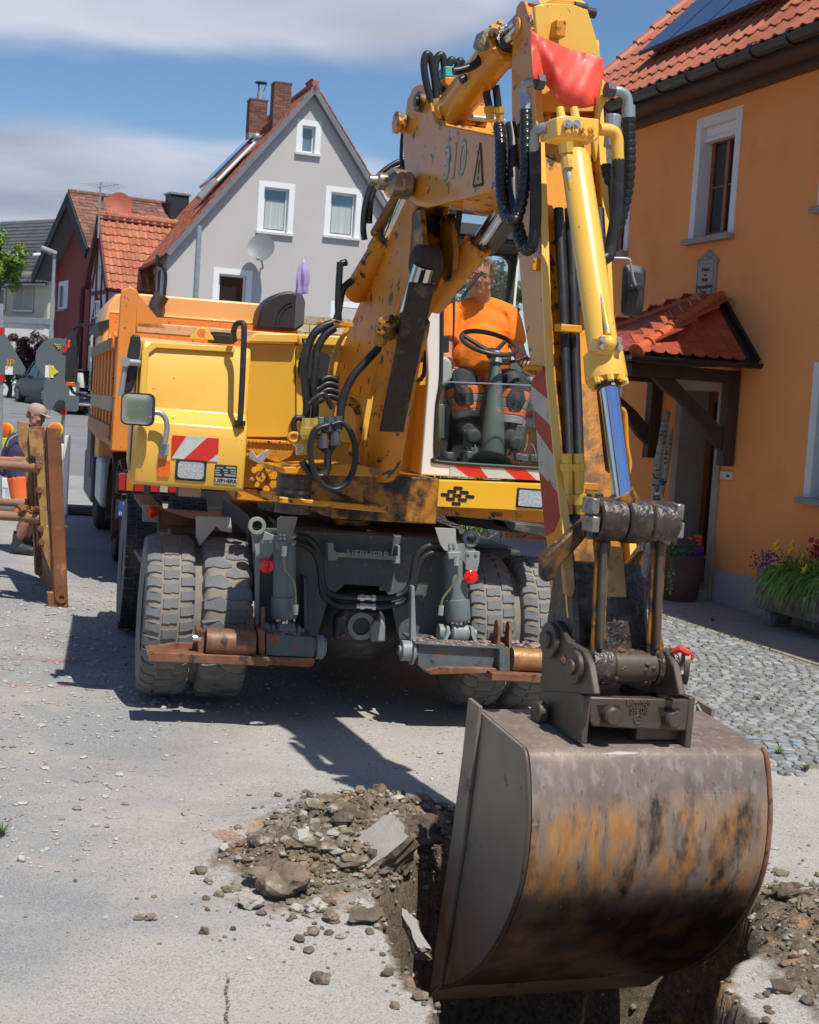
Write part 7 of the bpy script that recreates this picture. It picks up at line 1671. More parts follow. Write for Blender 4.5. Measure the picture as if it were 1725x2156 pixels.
# right bumper with slots and headlight
BR_=E.ru(1175,1072,.56)[0]
tl,bl_,=E.ru(890,1010,.56),E.ru(885,1065,.56);tr_=E.ru(1150,1019,.56);br_=E.ru(1150,1076,.56)
lp=[(tl[0],tl[1]),(bl_[0]-.003,bl_[1]),(BR_,br_[1]),(BR_,tr_[1])]
mb=MB();q=roundcorner([E.w(a,.56,b)for a,b in lp],.022,4);mb.loft([[p-E.d*.30 for p in q],q,[p+E.d*.012+((sum(q)/len(q))-p)*.03 for p in q]]);mk('front_bumper',mb,mat('bright bumper paint',(.86,.46,.02),.33,var=.03,vs=1,dirt=[((.3,.25,.15),.08,40,.02)],coat=.4),ex,smooth=40)
for x,y in((965,1028),(952,1035),(978,1037),(938,1042),(963,1044),(990,1046),(949,1051),(974,1053),(961,1061)):pbox('vent_slot',x-10,y-3,x+10,y+2.6,.5755,.01,blkd,rad=.012)
pbox('headlight_bezel',1086,1031,1150,1068,.5765,.01,blk);pbox('headlight',1091,1035,1146,1065,.588,.02,lens,rad=.012)
plate('bumper_bracket',E,[(828,1008),(842,1000),(888,1012),(888,1062),(850,1062),(826,1056)],.40,.3,yeld,bevel=.01)
mb=MB();mb.bar(E.D(832,1052,.42),E.D(876,1006,.42),.02,.03);mk('bracket_rib',mb,yeld,ex)
mb=MB();mb.box(E,.10,1.1,-1.2,.26,1.26,1.40);mk('cab_floor_beam',mb,yeld,ex)
# ---- cab
cabr0,cabr1=E.ru(905,800,.45)[0],E.ru(905,800,.45)[0]+.93
CF=.45;uTop=E.ru(1000,438,CF)[1];ub=E.ru(1000,1006,CF)[1];uw=E.ru(1000,979,CF)[1]
r0c=cabr0
# front frame (white): pillars, sill and header
wpil=[(896,640),(931,640),(929,791),(921,850),(917,930),(918,960),(925,972),(940,977),(1150,988),(1150,1012),(885,1000),(893,918),(902,791)]
mb=MB();mb.ext(D(E,wpil,CF),-E.d*.05);mk('cab_front_frame',mb,creamw,ex,bevel=.008)
ru_=lambda x,y,d_=CF:E.ru(x,y,d_)
a=ru_(896,640);b=ru_(931,640)
mb=MB();mb.ext([E.w(a[0],CF,a[1]),E.w(b[0],CF,a[1]),E.w(b[0]+.02,CF-.10,uTop),E.w(a[0]+.03,CF-.10,uTop)],-E.d*.05);mk('front_pillar',mb,creamw,ex,bevel=.008)
mb=MB();mb.box(E,cabr1-.05,cabr1,CF-.06,CF,ub,uTop-.02);mk('right_pillar',mb,creamw,ex,bevel=.01)
mb=MB();mb.box(E,cabr1-.05,cabr1,-1.2,-1.12,ub,uTop-.02);mb.box(E,cabr1-.04,cabr1,-1.12,CF-.06,ub,ub+.45);mk('right_side',mb,creamw,ex,bevel=.01)
mb=MB();mb.box(E,r0c+.02,cabr1,-1.25,-.62,uTop-.02,uTop+.06);mb.box(E,r0c+.02,r0c+.14,-.62,CF-.05,uTop-.02,uTop+.06);mb.box(E,cabr1-.12,cabr1,-.62,CF-.05,uTop-.02,uTop+.06);mb.box(E,r0c+.14,cabr1-.12,CF-.15,CF-.05,uTop-.02,uTop+.06);mk('cab_roof',mb,mat('dark grey roof paint',(.06,.06,.06),.6),ex,bevel=.004)
mb=MB();mb.box(E,r0c+.14,cabr1-.12,-.62,CF-.15,uTop+.03,uTop+.036);mk('added_roof_window',mb,clearg,ex)  # unseen roof glazing, added to let the sun reach the operator
dint=mat('dark cab lining',(.03,.03,.032),.8,var=.2,vs=5)
mb=MB();mb.box(E,r0c+.05,cabr1-.01,-1.18,-.64,uTop-.06,uTop-.025);mk('headliner',mb,dint,ex)
# seal round the front opening
sl_=[(931,640),(929,791),(921,850),(917,930),(919,962),(928,973),(1146,987)]
tubo('window_seal',D(E,sl_,CF+.004),.012,blk,sm=4)
# rear wall with rounded window
rw=[E.ru(x,y,-1.12)for x,y in((938,536),(1078,540),(1078,690),(938,690))];wr0,wr1,wu0,wu1=rw[0][0],rw[1][0],rw[2][1],rw[1][1]
mb=MB();inn_=[(wr0+(wr1-wr0)/2+x,wu0+(wu1-wu0)/2+y)for x,y in rbox(wr1-wr0,wu1-wu0,.08,5)]
outr=[]
cx_,cy_=wr0+(wr1-wr0)/2,wu0+(wu1-wu0)/2
for x,y in inn_:
    dx,dy=x-cx_,y-cy_;k=min(((cabr1-.02 if dx>0 else r0c+.02)-cx_)/dx if abs(dx)>1e-6 else 1e9,((uTop if dy>0 else ub)-cy_)/dy if abs(dy)>1e-6 else 1e9);outr.append((cx_+dx*k,cy_+dy*k))
n=len(inn_);v=[E.w(x,-1.12,y)for x,y in inn_]+[E.w(x,-1.12,y)for x,y in outr]+[E.w(x,-1.2,y)for x,y in inn_]+[E.w(x,-1.2,y)for x,y in outr]
mb.add(v,[[i,(i+1)%n,n+(i+1)%n,n+i]for i in range(n)]+[[2*n+i,3*n+i,3*n+(i+1)%n,2*n+(i+1)%n]for i in range(n)]+[[i,2*n+i,2*n+(i+1)%n,(i+1)%n]for i in range(n)])
mk('rear_wall',mb,dint,ex,smooth=0)
mb=MB();mb.box(E,wr0-.02,wr1+.02,-1.165,-1.16,wu0-.02,wu1+.02);mk('rear_window',mb,clearg,ex)
# left side: rounded orange lower panel and side window in a dark frame
sidep=mat('cab side yellow',(.70,.34,.03),.38,var=.05,vs=1.5,dirt=[((.45,.25,.1),.25,4,.3)],coat=.3)
mb=MB();rings=[]
for u_ in(ub+.0,ub+.03,1.85,1.9,2.05):
    rings.append([E.w(r0c+.0,CF-.03,u_),E.w(r0c-.012,CF-.2,u_),E.w(r0c-.02,-.2,u_),E.w(r0c-.01,-.55,u_),E.w(r0c+.05,-.85,u_),E.w(r0c+.25,-1.15,u_),E.w(r0c+.30,-1.12,u_),E.w(r0c+.10,-.8,u_),E.w(r0c+.03,-.5,u_),E.w(r0c+.02,-.2,u_),E.w(r0c+.03,CF-.03,u_)])
mb.loft(rings);mk('cab_side_panel',mb,sidep,ex,smooth=50)
mb=MB();mb.box(E,r0c-.0,r0c+.006,-.75,CF-.12,2.10,uTop-.1);mk('side_window',mb,clearg,ex)
tubo('side_window_frame',[E.w(r0c-.004,d_,u_)for d_,u_ in((.30,2.9),(.30,2.2),(.25,2.1),(.1,2.08),(-.6,2.08),(-.72,2.12))],.014,blk,sm=4)
for q in((.03,CF-.12,CF-.05),(.04,-1.15,-.78)):mb=MB();mb.box(E,r0c,r0c+q[0],q[1],q[2],2.05,uTop);mk('side_pillar',mb,creamw,ex)
# lower windscreen pane
grg=mat('greenish glass',(.70,.88,.80),.0,alpha=.16,trans=1,var=0,spec=.6)
mb=MB();mb.ext(D(E,[(928,803),(1146,812),(1146,985),(928,973),(919,950),(921,850)],CF-.015),-E.d*.005);mk('lower_windscreen',mb,grg,ex,smooth=0)
mb=MB();a,b=E.D(929,803,CF-.01),E.D(1146,812,CF-.01);mb.bar(a,b,.006,.008);mk('pane_edge',mb,galv,ex)
stripes(E,((948,978),(1146,988),(1146,1012),(947,1002)),CF+.003,[(.02,.30,.20,.40),(.55,.78,.70,.92)],ex,name='reflective_strip')
# ---- cab interior
P=lambda x,y,d_:E.D(x,y,d_)
flo=mat('dark cab floor',(.035,.04,.038),.7,dirt=[((.16,.14,.11),.4,9,.2)]);colm=mat('steering column grey',(.10,.13,.12),.4,var=.2,vs=6,dirt=[((.25,.24,.2),.3,9,.2)]);cons=mat('console grey',(.36,.38,.36),.6)
mb=MB();mb.box(E,r0c+.04,cabr1-.06,-1.1,CF-.06,ub+.0,ub+.06);mk('cab_floor',mb,flo,ex)
seatm=mat('dark seat cloth',(.035,.035,.04),.9,var=.2)
mb=MB();s0=E.loc(P(1015,800,-.35))
mb.box(E,s0[0]-.25,s0[0]+.25,-.75,-.25,ub+.42,ub+.54);mk('seat_cushion',mb,seatm,ex,bevel=.04)
mb=MB();mb.box(E,s0[0]-.24,s0[0]+.24,-.88,-.76,ub+.50,ub+1.15);mk('seat_back',mb,seatm,ex,bevel=.04)
mb=MB();mb.box(E,s0[0]-.2,s0[0]+.2,-.75,-.3,ub+.06,ub+.42);mk('seat_base',mb,dint,ex)
for s_ in(-1,1):mb=MB();mb.box(E,s0[0]+s_*.36-.08,s0[0]+s_*.36+.08,-.75,-.05,ub+.40,ub+.66);mk('armrest_console',mb,cons,ex,bevel=.04)
col0,col1,col2=P(1037,970,.22),P(1040,880,.18),P(1042,762,.12)
mb=MB();mb.tube([P(1035,972,.24),P(1037,960,.22),P(1039,905,.20),P(1041,870,.19),P(1041,850,.18),P(1043,800,.15),P(1043,785,.14),P(1043,765,.13),P(1043,758,.13)],[.13,.075,.070,.062,.050,.044,.042,.03,.028],20);mk('steering_column',mb,colm,ex,smooth=50)
mb=MB();mb.cyl(P(1044,765,.14),P(1045,742,.12),.042);mk('column_collar',mb,galv,ex)
Hb('stalk_block',1050,752,1076,768,.16,.06,blk,F=E,bev=.01)
tubo('control_stalk',[P(1076,762,.14),P(1092,758,.14),P(1104,752,.14),P(1112,750,.14)],.011,blk)
# steering wheel: a tilted torus with three spokes
swc=P(1030,722,.12);nw=unit(E.d*.42+E.u*.90+E.r*.06);a_,b_,_=basis(nw)
mb=MB();RS=.178;mb.tube([swc+RS*(math.cos(q)*a_+math.sin(q)*b_)for q in np.linspace(0,2*math.pi,41)[:-1]],.0155,12,closed=True);sw_=mk('steering_wheel',mb,mat('worn brown black rim',(.045,.035,.028),.4,var=.3),ex,smooth=60)
hubc=P(1038,745,.12)
for q in(.3,2.4,4.5):mb=MB();mb.tube([hubc,(hubc+swc)/2+.09*(math.cos(q)*a_+math.sin(q)*b_),swc+RS*(math.cos(q)*a_+math.sin(q)*b_)],[.02,.014,.012],8);mk('spoke',mb,blk,sw_)
mb=MB();mb.lathe(hubc-nw*.03,nw,[(0,.03),(.02,.045),(.05,.045),(.06,.03)],20);mk('hub',mb,blk,sw_)
# pedals, controls
for pts in([(1010,935),(1021,902),(1030,903),(1029,935)],[(978,905),(998,905),(996,945),(976,942)],[(1070,960),(1090,895),(1108,897),(1096,950)]):plate('pedal',E,pts,.16,.012,colm,bevel=.003)
for x,y in((948,960),(990,958),(1000,950),(1093,962),(1105,965),(1125,965)):Hb('pedal_mount',x-7,y-8,x+8,y+8,.2,.05,colm,F=E)
for x0,y0,x1,y1 in((1000,935,996,965),(1110,915,1104,950),(1120,935,1128,965)):tubo('control_lever',[P(x0,y0,.2),P((x0+x1)/2+3,(y0+y1)/2,.2),P(x1,y1,.2)],.006,galv)
Hb('left_control_box',924,850,937,925,.1,.12,mat('teal grey box',(.09,.14,.14),.5),F=E,bev=.01)
plate('instrument_panel',E,[(928,752),(940,750),(952,760),(954,795),(940,812),(928,816)],.10,.2,cons,bevel=.02);Hb('vent_grille',932,706,946,742,.05,.05,blk,F=E,bev=.004)
plate('right_console',E,[(1100,828),(1124,830),(1128,905),(1088,905),(1092,860)],.0,.3,cons,bevel=.02);Hb('console_screen',1096,850,1122,880,.01,.02,blk,F=E,bev=.006)
mb=MB();j0=P(1106,812,-.05);j1=P(1105,782,-.05);rings=[]
for t in range(9):mb.cyl(j0+(j1-j0)*t/9,j0+(j1-j0)*(t+.6)/9,.045-.003*t,.05-.003*t,14)
mk('joystick_boot',mb,blk,ex)
mb=MB();mb.tube([j1,P(1107,768,-.05),P(1108,752,-.05)],[.016,.022,.024],10);mk('joystick',mb,blk,ex)
tubo('wiper_arm',[P(1016,572,CF+.02),P(985,610,CF+.03),P(973,628,CF+.03)],.009,blk);plate('wiper_joint',E,[(946,602),(960,600),(978,596),(984,604),(968,612),(962,618),(950,616)],CF+.045,.02,blk)
for dx in(0,4):tubo('wiper_blade',[P(953+dx,612,CF+.03),P(955+dx*.5,660,CF+.03),P(954+dx*.3,727,CF+.03)],.004,blk)
# right wing mirror of the cab
mr_=E.ru(1310,668,.7);
mb=MB();lp=[(1316,556),(1350,560),(1359,568),(1353,650),(1346,668),(1312,664),(1307,655),(1311,566)];q=roundcorner(D(E,lp,.75),.02,3);c_=sum(q)/len(q);mb.loft([q,[p+E.d*.02+(c_-p)*.02 for p in q],[p+E.d*.03+(c_-p)*.12 for p in q],[p+E.d*.05+(c_-p)*.30 for p in q]]);mb2_=mk('cab_wing_mirror',mb,blk,ex,smooth=40)
mb=MB();c=E.D(1340,606,.80);mb.cyl(c,c+E.d*.06,.022,n=14);mb.cyl(c+E.d*.02-E.r*.05,c+E.d*.02,.018,n=14);mk('mirror_knuckle',mb,blk,ex,bevel=.003)
tubo('mirror_arm',[E.D(x,y,.84)for x,y in((1225,540),(1285,543),(1322,545),(1328,555),(1334,585),(1340,604))],.008,galv)
# ---------------------------------------------------------------- boom, stick, cylinders
yelb=mat('glossy boom paint',(.71,.26,.010),.42,var=.08,vs=2,dirt=[((.42,.20,.05),.30,4,.2),((.05,.035,.025),.26,13,.03),((.03,.02,.015),.14,50,.02)],coat=.45,bump=.0004,bs=30)
RLn,RRn=-.17,.12
def prof_du(pts,r=RLn):return[B.du(x,y,r)for x,y in pts]
def sidebox(name,pr,r0,r1,mt,parent=ex,bevel=.006,**kw):
    mb=MB();a=[B.w(r0,d_,u_)for d_,u_ in pr];mb.ext(a,B.r*(r1-r0));return mk(name,mb,mt,parent,bevel=bevel,smooth=30,**kw)
def shrink(pr,k):c=np.mean(pr,0);return[tuple(c+(A(p)-c)*k)for p in pr]
lb=prof_du([(691,851),(687,812),(695,790),(717,742),(750,654),(785,572),(815,510),(842,446),(860,380),(895,380),(872,440),(872,560),(846,640),(812,709),(776,840),(717,826)])
yelo=mat('shade deepened boom yellow',(.66,.235,.008),.48,var=.1,vs=2,dirt=[((.30,.12,.03),.36,4,.2),((.04,.028,.02),.30,11,.04)],coat=.06)  # same boom yellow, deepened to carry the shade on its sides; grime is real
bm=empty('lower_boom',B.w(-.02,0,2.4),ex)
sidebox('side_plate',lb,RLn,RLn+.022,yelo,bm);sidebox('side_plate',lb,.0,.022,yelo,bm)
sidebox('boom_web',shrink(lb,.93),RLn+.022,.0,yelg,bm)
# knuckle bracket on the front of the lower boom
for r_ in(RLn+.0,-.0):sidebox('knuckle_ear',prof_du([(868,445),(885,440),(892,520),(886,580),(872,588),(860,560)]),r_,r_+.03,yelg,bm)
mb=MB();c=B.D(897,555,.76);mb.lathe(c-B.r*.075,B.r,[(0,.06),(.02,.095),(.13,.095),(.15,.06)],24);mk('cylinder_eye',mb,mat('matt greasy eye',(.05,.028,.012),.7,var=.5,vs=9),bm,smooth=40)
plate('cross_web',B,[(872,442),(945,448),(938,520),(874,500)],.50,.04,yelg,bm)
# second boom section
b2=prof_du([(876,186),(886,178),(897,177),(906,186),(914,210),(919,240),(926,260),(1047,286),(1110,292),(1110,385),(1017,411),(906,438),(884,434),(868,420),(862,385),(858,340),(855,299),(858,255),(865,210)])
b2m=empty('upper_boom',B.w(0,1.2,3.2),ex)
sidebox('side_plate',b2,RLn-.02,RLn,yelb,b2m);sidebox('side_plate',b2,RRn+.02,RRn+.04,yelb,b2m);sidebox('boom_web',shrink(b2,.95),RLn,RRn+.02,yeld,b2m)
for x,y,r_ in((890,215,.052),(865,395,.045)):
    c=B.R(x,y,RLn-.02);mb=MB();mb.cyl(c,c-B.r*.03,r_,n=24);mb.cyl(c-B.r*.03,c-B.r*.045,r_*.55,n=20);mk('pin_boss',mb,yelg,b2m)
c=B.R(851,260,RLn-.03);mb=MB();mb.cyl(c,c-B.r*.03,.05,n=20);mb.cyl(c-B.r*.03,c-B.r*.05,.062,n=8);mk('swivel_boss',mb,yeld,b2m,bevel=.003)
c=B.R(868,391,RLn-.03);mb=MB();mb.lathe(c,-B.r,[(0,.05),(.02,.075),(.12,.078),(.14,.06),(.15,.045),(.19,.045),(.20,.03),(.24,.022)],28);mk('cylinder_pin',mb,mat('polished grey brown pin',(.36,.29,.22),.35,metal=.7,var=.3,vs=18,dirt=[(GREASE,.35,15,.1,.5)]),b2m,smooth=40)
# 310 marking and warning triangle lie on the left plate
mpl=lambda x,y:B.R(x,y,RLn-.0215)
gm_=mat('grey marking',(.20,.24,.26),.5,dirt=[((.6,.4,.15),.3,25,.03)]);
cM=mpl(957,342);hM=np.linalg.norm(mpl(957,305)-mpl(957,382));wM=np.linalg.norm(mpl(937,345)-mpl(979,352))
up_=unit(mpl(955,306)-mpl(953,380));rt_=unit(mpl(979,350)-mpl(938,344));rt_=unit(B.d+.02*B.u);up_=unit(np.cross(np.cross(rt_,B.u),rt_))
for dz,sz,m_ in((0,1.28,gm_),(.0012,1.22,mat('pale marking',(.55,.48,.34),.5,dirt=[((.6,.38,.12),.35,20,.03)]))):
    t_=text('310',hM*sz,B,cM-B.r*dz,m_,b2m,right=B.d,up=B.u,depth=.0008,offset=.006 if dz==0 else-.004,sx=1.0)
    k=wM*1.05/max(.01,t_.dimensions.x)if t_.dimensions.x else 1;t_.data.transform(Matrix.Diagonal((k,1,1,1)))
tri_=[mpl(1017,388),mpl(997,392),mpl(1012,301)]
mb=MB();mb.ext([p for p in tri_],-B.r*.0012);o=mk('warning_triangle',mb,mat('worn warning yellow',(.50,.33,.10),.5),b2m,smooth=0)
for i in range(3):mb=MB();mb.bar(tri_[i]-B.r*.002,tri_[(i+1)%3]-B.r*.002,.012,.002,B.r);mk('triangle_border',mb,blacktxt,b2m)
mb=MB();c=(tri_[0]+tri_[1]+tri_[2])/3-B.r*.002;mb.bar(c+B.u*.05,c-B.u*.01,.012,.002,B.r);mb.bar(c-B.u*.025,c-B.u*.04,.012,.002,B.r);mk('exclamation_mark',mb,blacktxt,b2m)
# boom adjusting cylinders either side
def jack(name,p0,p1,p2,R,rr,mt=yelb,rodm=chrome,parent=ex,collar=True):
    root=empty(name,p0,parent);ax=unit(A(p1)-A(p0));L_=np.linalg.norm(A(p1)-A(p0));a,b,_=basis(ax)
    mb=MB();mb.lathe(p0,ax,[(0,R*.8),(.03,R),(L_-.10,R),(L_-.098,R*1.12),(L_-.02,R*1.12),(L_,R*.95)],36);mk('barrel',mb,mt,root,smooth=35)
    if collar:
        for k in range(10):q=6.283*k/10;mb=MB();mb.bolt(A(p1)-ax*.022+(a*math.cos(q)+b*math.sin(q))*R*1.05,ax,.012,.03);mk('bolt',mb,mt,root)
    mb=MB();mb.cyl(p1,A(p1)+ax*.025,R*.75,n=28);mk('seal_ring',mb,grs,root)
    mb=MB();mb.cyl(p1,p2,rr,n=28);mk('rod',mb,rodm,root,smooth=60)
    return root
jack('left_boom_cylinder',B.D(745,622,-.22),B.D(817,505,.12),B.D(866,398,.45),.073,.042,mt=yelo)
tubo('rod_guard',[B.D(790,492,.02),B.D(818,445,.20),B.D(850,393,.40)],.030,mat('brown guard',(.20,.10,.04),.5,var=.3,vs=9))
jack('right_boom_cylinder',B.D(908,646,.45),B.D(1006,514,.72),B.D(1066,428,.98),.068,.040,mt=yelo)
mb=MB();p,q=B.D(1020,535,.66),B.D(1085,455,.93);mb.bar(p,q,.09,.02,B.u);mk('rod_guard_plate',mb,mat('dark rod guard',(.10,.07,.05),.4,metal=.3,var=.3,vs=8),ex)
# main lift cylinder with its dark guard
jack('lift_cylinder',B.D(800,1000,.18),B.D(855,690,.70),B.D(893,560,.84),.108,.055,mt=yelo)
mb=MB();p0,p1=B.D(824,908,.60),B.D(888,596,.98)
mb.bar(p0,p1,.135,.03,B.d);gd=mk('cylinder_guard',mb,mat('oily black guard',(.022,.016,.012),.45,var=.4,vs=9,dirt=[((.12,.08,.05),.34,12,.1)],bump=.003,bs=40),ex,bevel=.01)
for x,y,r_ in((812,690,.05),(848,676,.03),(800,706,.035),(886,690,.04)):
    mb=MB();mb.cyl(B.D(x,y+16,.74),B.D(x+4,y-14,.80),r_,n=12);mk('cylinder_port',mb,yelg,ex,bevel=.006)
for k in range(7):q=k*.5+2.2;c=B.D(823+22*math.cos(q),690+22*math.sin(q),.80);mb=MB();mb.bolt(c,B.d,.016,.02);mk('bolt',mb,yelg,ex)
# stick cylinder on the back of the upper boom
jack('stick_cylinder',B.D(950,236,1.0),B.D(1068,84,1.62),B.D(1100,50,1.76),.088,.05)
plate('port_block',B,[(1020,62),(1032,56),(1052,66),(1048,84),(1040,106),(1024,102),(1012,90)],1.62,.10,mat('blue grey block',(.16,.19,.20),.5,var=.2,dirt=[((.6,.35,.05),.5,14,.05)]),bevel=.006)
c=B.D(1037,72,1.64);mb=MB();mb.cyl(c,c+B.d*.03,.022,n=8);mb.cyl(c,c+B.d*.05,.009,n=8);mk('port_cap',mb,rust,ex)
tubo('hydraulic_hose',[B.D(x,y,1.50)for x,y in((1023,98),(1014,118),(1000,136),(975,146),(955,150))],.019,rub)
tubo('hydraulic_hose',[B.D(x,y,1.35)for x,y in((1046,110),(1030,140),(1000,155),(970,168))],.019,rub)
plate('valve_block',B,[(939,138),(972,142),(972,163),(938,160)],1.0,.12,mat('turquoise valve block',(.08,.42,.33),.5,var=.15));plate('valve_base',B,[(938,161),(974,163),(974,180),(955,190),(938,175)],1.0,.12,yeld)
for x0,pts in((0,[(909,215),(898,175),(893,140),(896,118),(902,114),(908,125),(915,165),(919,208)]),(0,[(928,200),(917,160),(918,130),(925,117),(932,118),(936,140),(938,170),(942,212)]),(0,[(944,150),(947,132),(952,126),(957,134)]),(0,[(962,150),(965,134),(970,128),(975,138)]),(1,[(1030,225),(1026,205),(1024,190)]),(1,[(1050,235),(1047,205),(1044,180)])):
    tubo('hydraulic_hose',[B.D(x,y,.95+.4*x0)for x,y in pts],.019,rub)
yz=mat('yellow zinc',(.72,.45,.08),.35,metal=.3)
for x,y,d_ in((920,222,.96),(943,222,.96),(1030,238,1.36),(1051,240,1.36)):
    mb=MB();p=B.D(x,y-14,d_);q=B.D(x+3,y+14,d_);mb.tube([p,p+(q-p)*.45,p+(q-p)*.46,q],[.026,.026,.021,.019],8);mk('hose_fitting',mb,yz if y>221 else dkgrey,ex,smooth=0)
tubo('steel_pipe',[B.D(x,y,1.05)for x,y in((922,225),(930,243),(960,252),(1000,258),(1022,262))],.020,yeld);tubo('steel_pipe',[B.D(x,y,1.08)for x,y in((945,228),(955,240),(990,247),(1040,252),(1062,256))],.016,galv)
for pts,d_ in(([(850,268),(846,300),(845,330),(846,352)],.3),([(860,285),(858,320),(852,350),(848,372)],.3),([(857,335),(830,345),(800,368),(778,400),(768,440),(765,480),(768,505)],.1),([(845,350),(815,365),(790,395),(780,430),(778,470)],.1),([(968,445),(965,470),(962,500)],.7)):
    tubo('hydraulic_hose',[B.D(x,y,d_)for x,y in pts],.017 if d_!=.3 else .010,rub)
# ---- stick
sm_=empty('stick',B.w(-.02,2.4,2.2),ex)
sp=[(1104,1),(1122,60),(1130,200),(1141,430),(1147,620),(1155,800),(1170,950),(1187,1100),(1192,1200),(1200,1300),(1205,1360),(1175,1365),(1162,1290),(1150,1130),(1140,1000),(1122,800),(1102,666),(1085,450),(1078,252),(1077,150),(1081,55),(1088,14),(1096,2)]
spd=prof_du(sp)
sidebox('side_plate',spd,RLn,RLn+.016,yelb,sm_,bevel=.003);sidebox('side_plate',spd,RRn,RRn+.016,yelb,sm_,bevel=.003)
cor=[(d_-.055,u_)if i<11 else(d_,u_)for i,(d_,u_)in enumerate(spd)]
up_=[q for i,q in enumerate(cor)if i<6 or i>15];lo_2=[cor[5]]+cor[5:16]+[cor[15]]
sidebox('stick_web',up_,RLn+.016,RRn,yeld,sm_,bevel=0);sidebox('stick_web',cor[5:16],RLn+.016,RRn,yelg,sm_,bevel=0)
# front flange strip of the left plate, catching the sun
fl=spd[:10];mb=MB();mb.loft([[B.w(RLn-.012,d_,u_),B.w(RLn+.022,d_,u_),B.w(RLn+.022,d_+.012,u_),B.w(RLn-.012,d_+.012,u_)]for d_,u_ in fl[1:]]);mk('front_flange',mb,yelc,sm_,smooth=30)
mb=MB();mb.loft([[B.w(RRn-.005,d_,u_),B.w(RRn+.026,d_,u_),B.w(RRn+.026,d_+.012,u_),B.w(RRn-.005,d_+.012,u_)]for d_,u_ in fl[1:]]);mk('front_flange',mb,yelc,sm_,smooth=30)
plate('top_plate',B,[(1126,12),(1150,6),(1205,8),(1238,20),(1262,100),(1272,165),(1262,235),(1142,235),(1135,120)],2.03,.03,yelc,sm_);
c=B.D(1176,62,2.06);mb=MB();mb.box(Frame(c,20,.02),-.022,.022,-.03,.03,-.035,.035);mk('lug_block',mb,yeld,sm_,bevel=.004)
mb=MB();mb.tube([B.D(1140,14,1.95),B.D(1160,4,1.97),B.D(1200,6,1.97),B.D(1222,18,1.95)],.035,10);mk('top_roll',mb,yelc,sm_)
for x,y in((1240,26),(1222,16)):mb=MB();c=B.D(x,y,2.0);mb.cyl(c-B.r*.03,c+B.r*.03,.022,n=12);mk('pin',mb,blk,sm_)
c=B.R(1089,60,RLn);mb=MB();mb.cyl(c,c-B.r*.012,.05,n=24);mk('pivot_disc',mb,yelb,sm_)
# red and white warning bands on the left plate
Rl=lambda x,y:B.R(x,y,RLn-.002)
for i,(q,m_)in enumerate((([(1148,775),(1157,783),(1163,845),(1122,812),(1124,800)],redw),([(1122,812),(1163,845),(1168,900),(1128,862)],whtw),([(1128,862),(1168,900),(1171,945),(1173,965),(1133,905)],redw),([(1133,905),(1173,965),(1181,1040),(1139,992)],whtw),([(1139,992),(1181,1040),(1184,1080),(1168,1120),(1152,1128)],redw))):
    mb=MB();mb.ext([Rl(x-3,y)for x,y in q],-B.r*.0015);mk('warning_band',mb,m_,sm_,smooth=0)
tubo('grab_hook',[Rl(1118,785)-B.r*.0,Rl(1124,779)-B.r*.04,Rl(1137,775)-B.r*.045,Rl(1143,776)-B.r*.0],.011,yeld,sm_);mb=MB();c=Rl(1132,560);mb.box(Frame(c,20),-.03,.0,-.02,.02,-.02,.03);mk('clip_block',mb,yeld,sm_)
# hoses inside the stick and their clamps
for x0,x1,x2 in((1176,1190,1199),(1199,1212,1220),(1262,1275,1285)):
    tubo('hydraulic_hose',[B.D(x0,440,2.20),B.D((x0+x1)/2+2,600,2.30),B.D(x1,760,2.38),B.D(x1+4,860,2.44),B.D(x2,985,2.52)],.022,rub,sm_)
for y,x0,x1,d_ in((689,1174,1226,2.42),(1022,1186,1262,2.62)):plate('hose_clamp',B,[(x0,y-8),(x1,y-4),(x1,y+12),(x0,y+8)],d_,.03,yeld,sm_)
for x,d_ in((1195,2.62),(1218,2.64)):
    mb=MB();ys=(955,975,976,992,993,1012,1040,1041,1062,1063,1082);mb.tube([B.D(x+(y-955)*.02,y,d_)for y in ys],[.022,.022,.03,.03,.023,.023,.023,.03,.03,.022,.018],8);mk('hose_fitting',mb,yz,sm_,smooth=0)
# manifold block with hoses looping both sides
plate('manifold_block',B,[(1172,247),(1188,242),(1262,250),(1262,290),(1248,300),(1172,286)],2.46,.16,yelc,sm_,bevel=.006)
for x,y,r_ in((1192,262,.018),(1210,264,.02),(1224,270,.013),(1243,272,.013),(1208,276,.013),(1228,283,.013),(1245,283,.013),(1193,278,.011)):
    mb=MB();c=B.D(x,y,2.46);mb.cyl(c,c+B.d*.02,r_,n=12);mb.cyl(c+B.d*.02,c+B.d*.03,r_*.5,n=6);mk('port_plug',mb,zinc if r_>.015 else yelc,sm_)
for x in(1182,1212):mb=MB();mb.cyl(B.D(x-3,228,2.42),B.D(x+1,250,2.44),.017,n=10);mk('pipe_stub',mb,yelc,sm_)
def spiral_hose(pts,R,parent,coil=True):
    P=spline(pts,10);o=mk('spiral_guard_hose' if coil else 'hydraulic_hose',(lambda m:m.tube(P,R*.86 if coil else R,14))(MB()),rub,parent,smooth=60)
    if coil:
        L_=[0]
        for a,b in zip(P[:-1],P[1:]):L_.append(L_[-1]+np.linalg.norm(b-a))
        n=int(L_[-1]/.032);pts2=[A([np.interp(L_[-1]*i/(n*6),L_,[p[k]for p in P])for k in range(3)])for i in range(n*6)]
        rr=[R*(1.0 if(i%6)in(1,2,3,4)else .84)for i in range(len(pts2))];mb=MB();mb.tube(pts2,rr,14);mk('spiral_wrap',mb,mat('glossy black spiral',(.02,.02,.022),.22,var=.2),o,smooth=60)
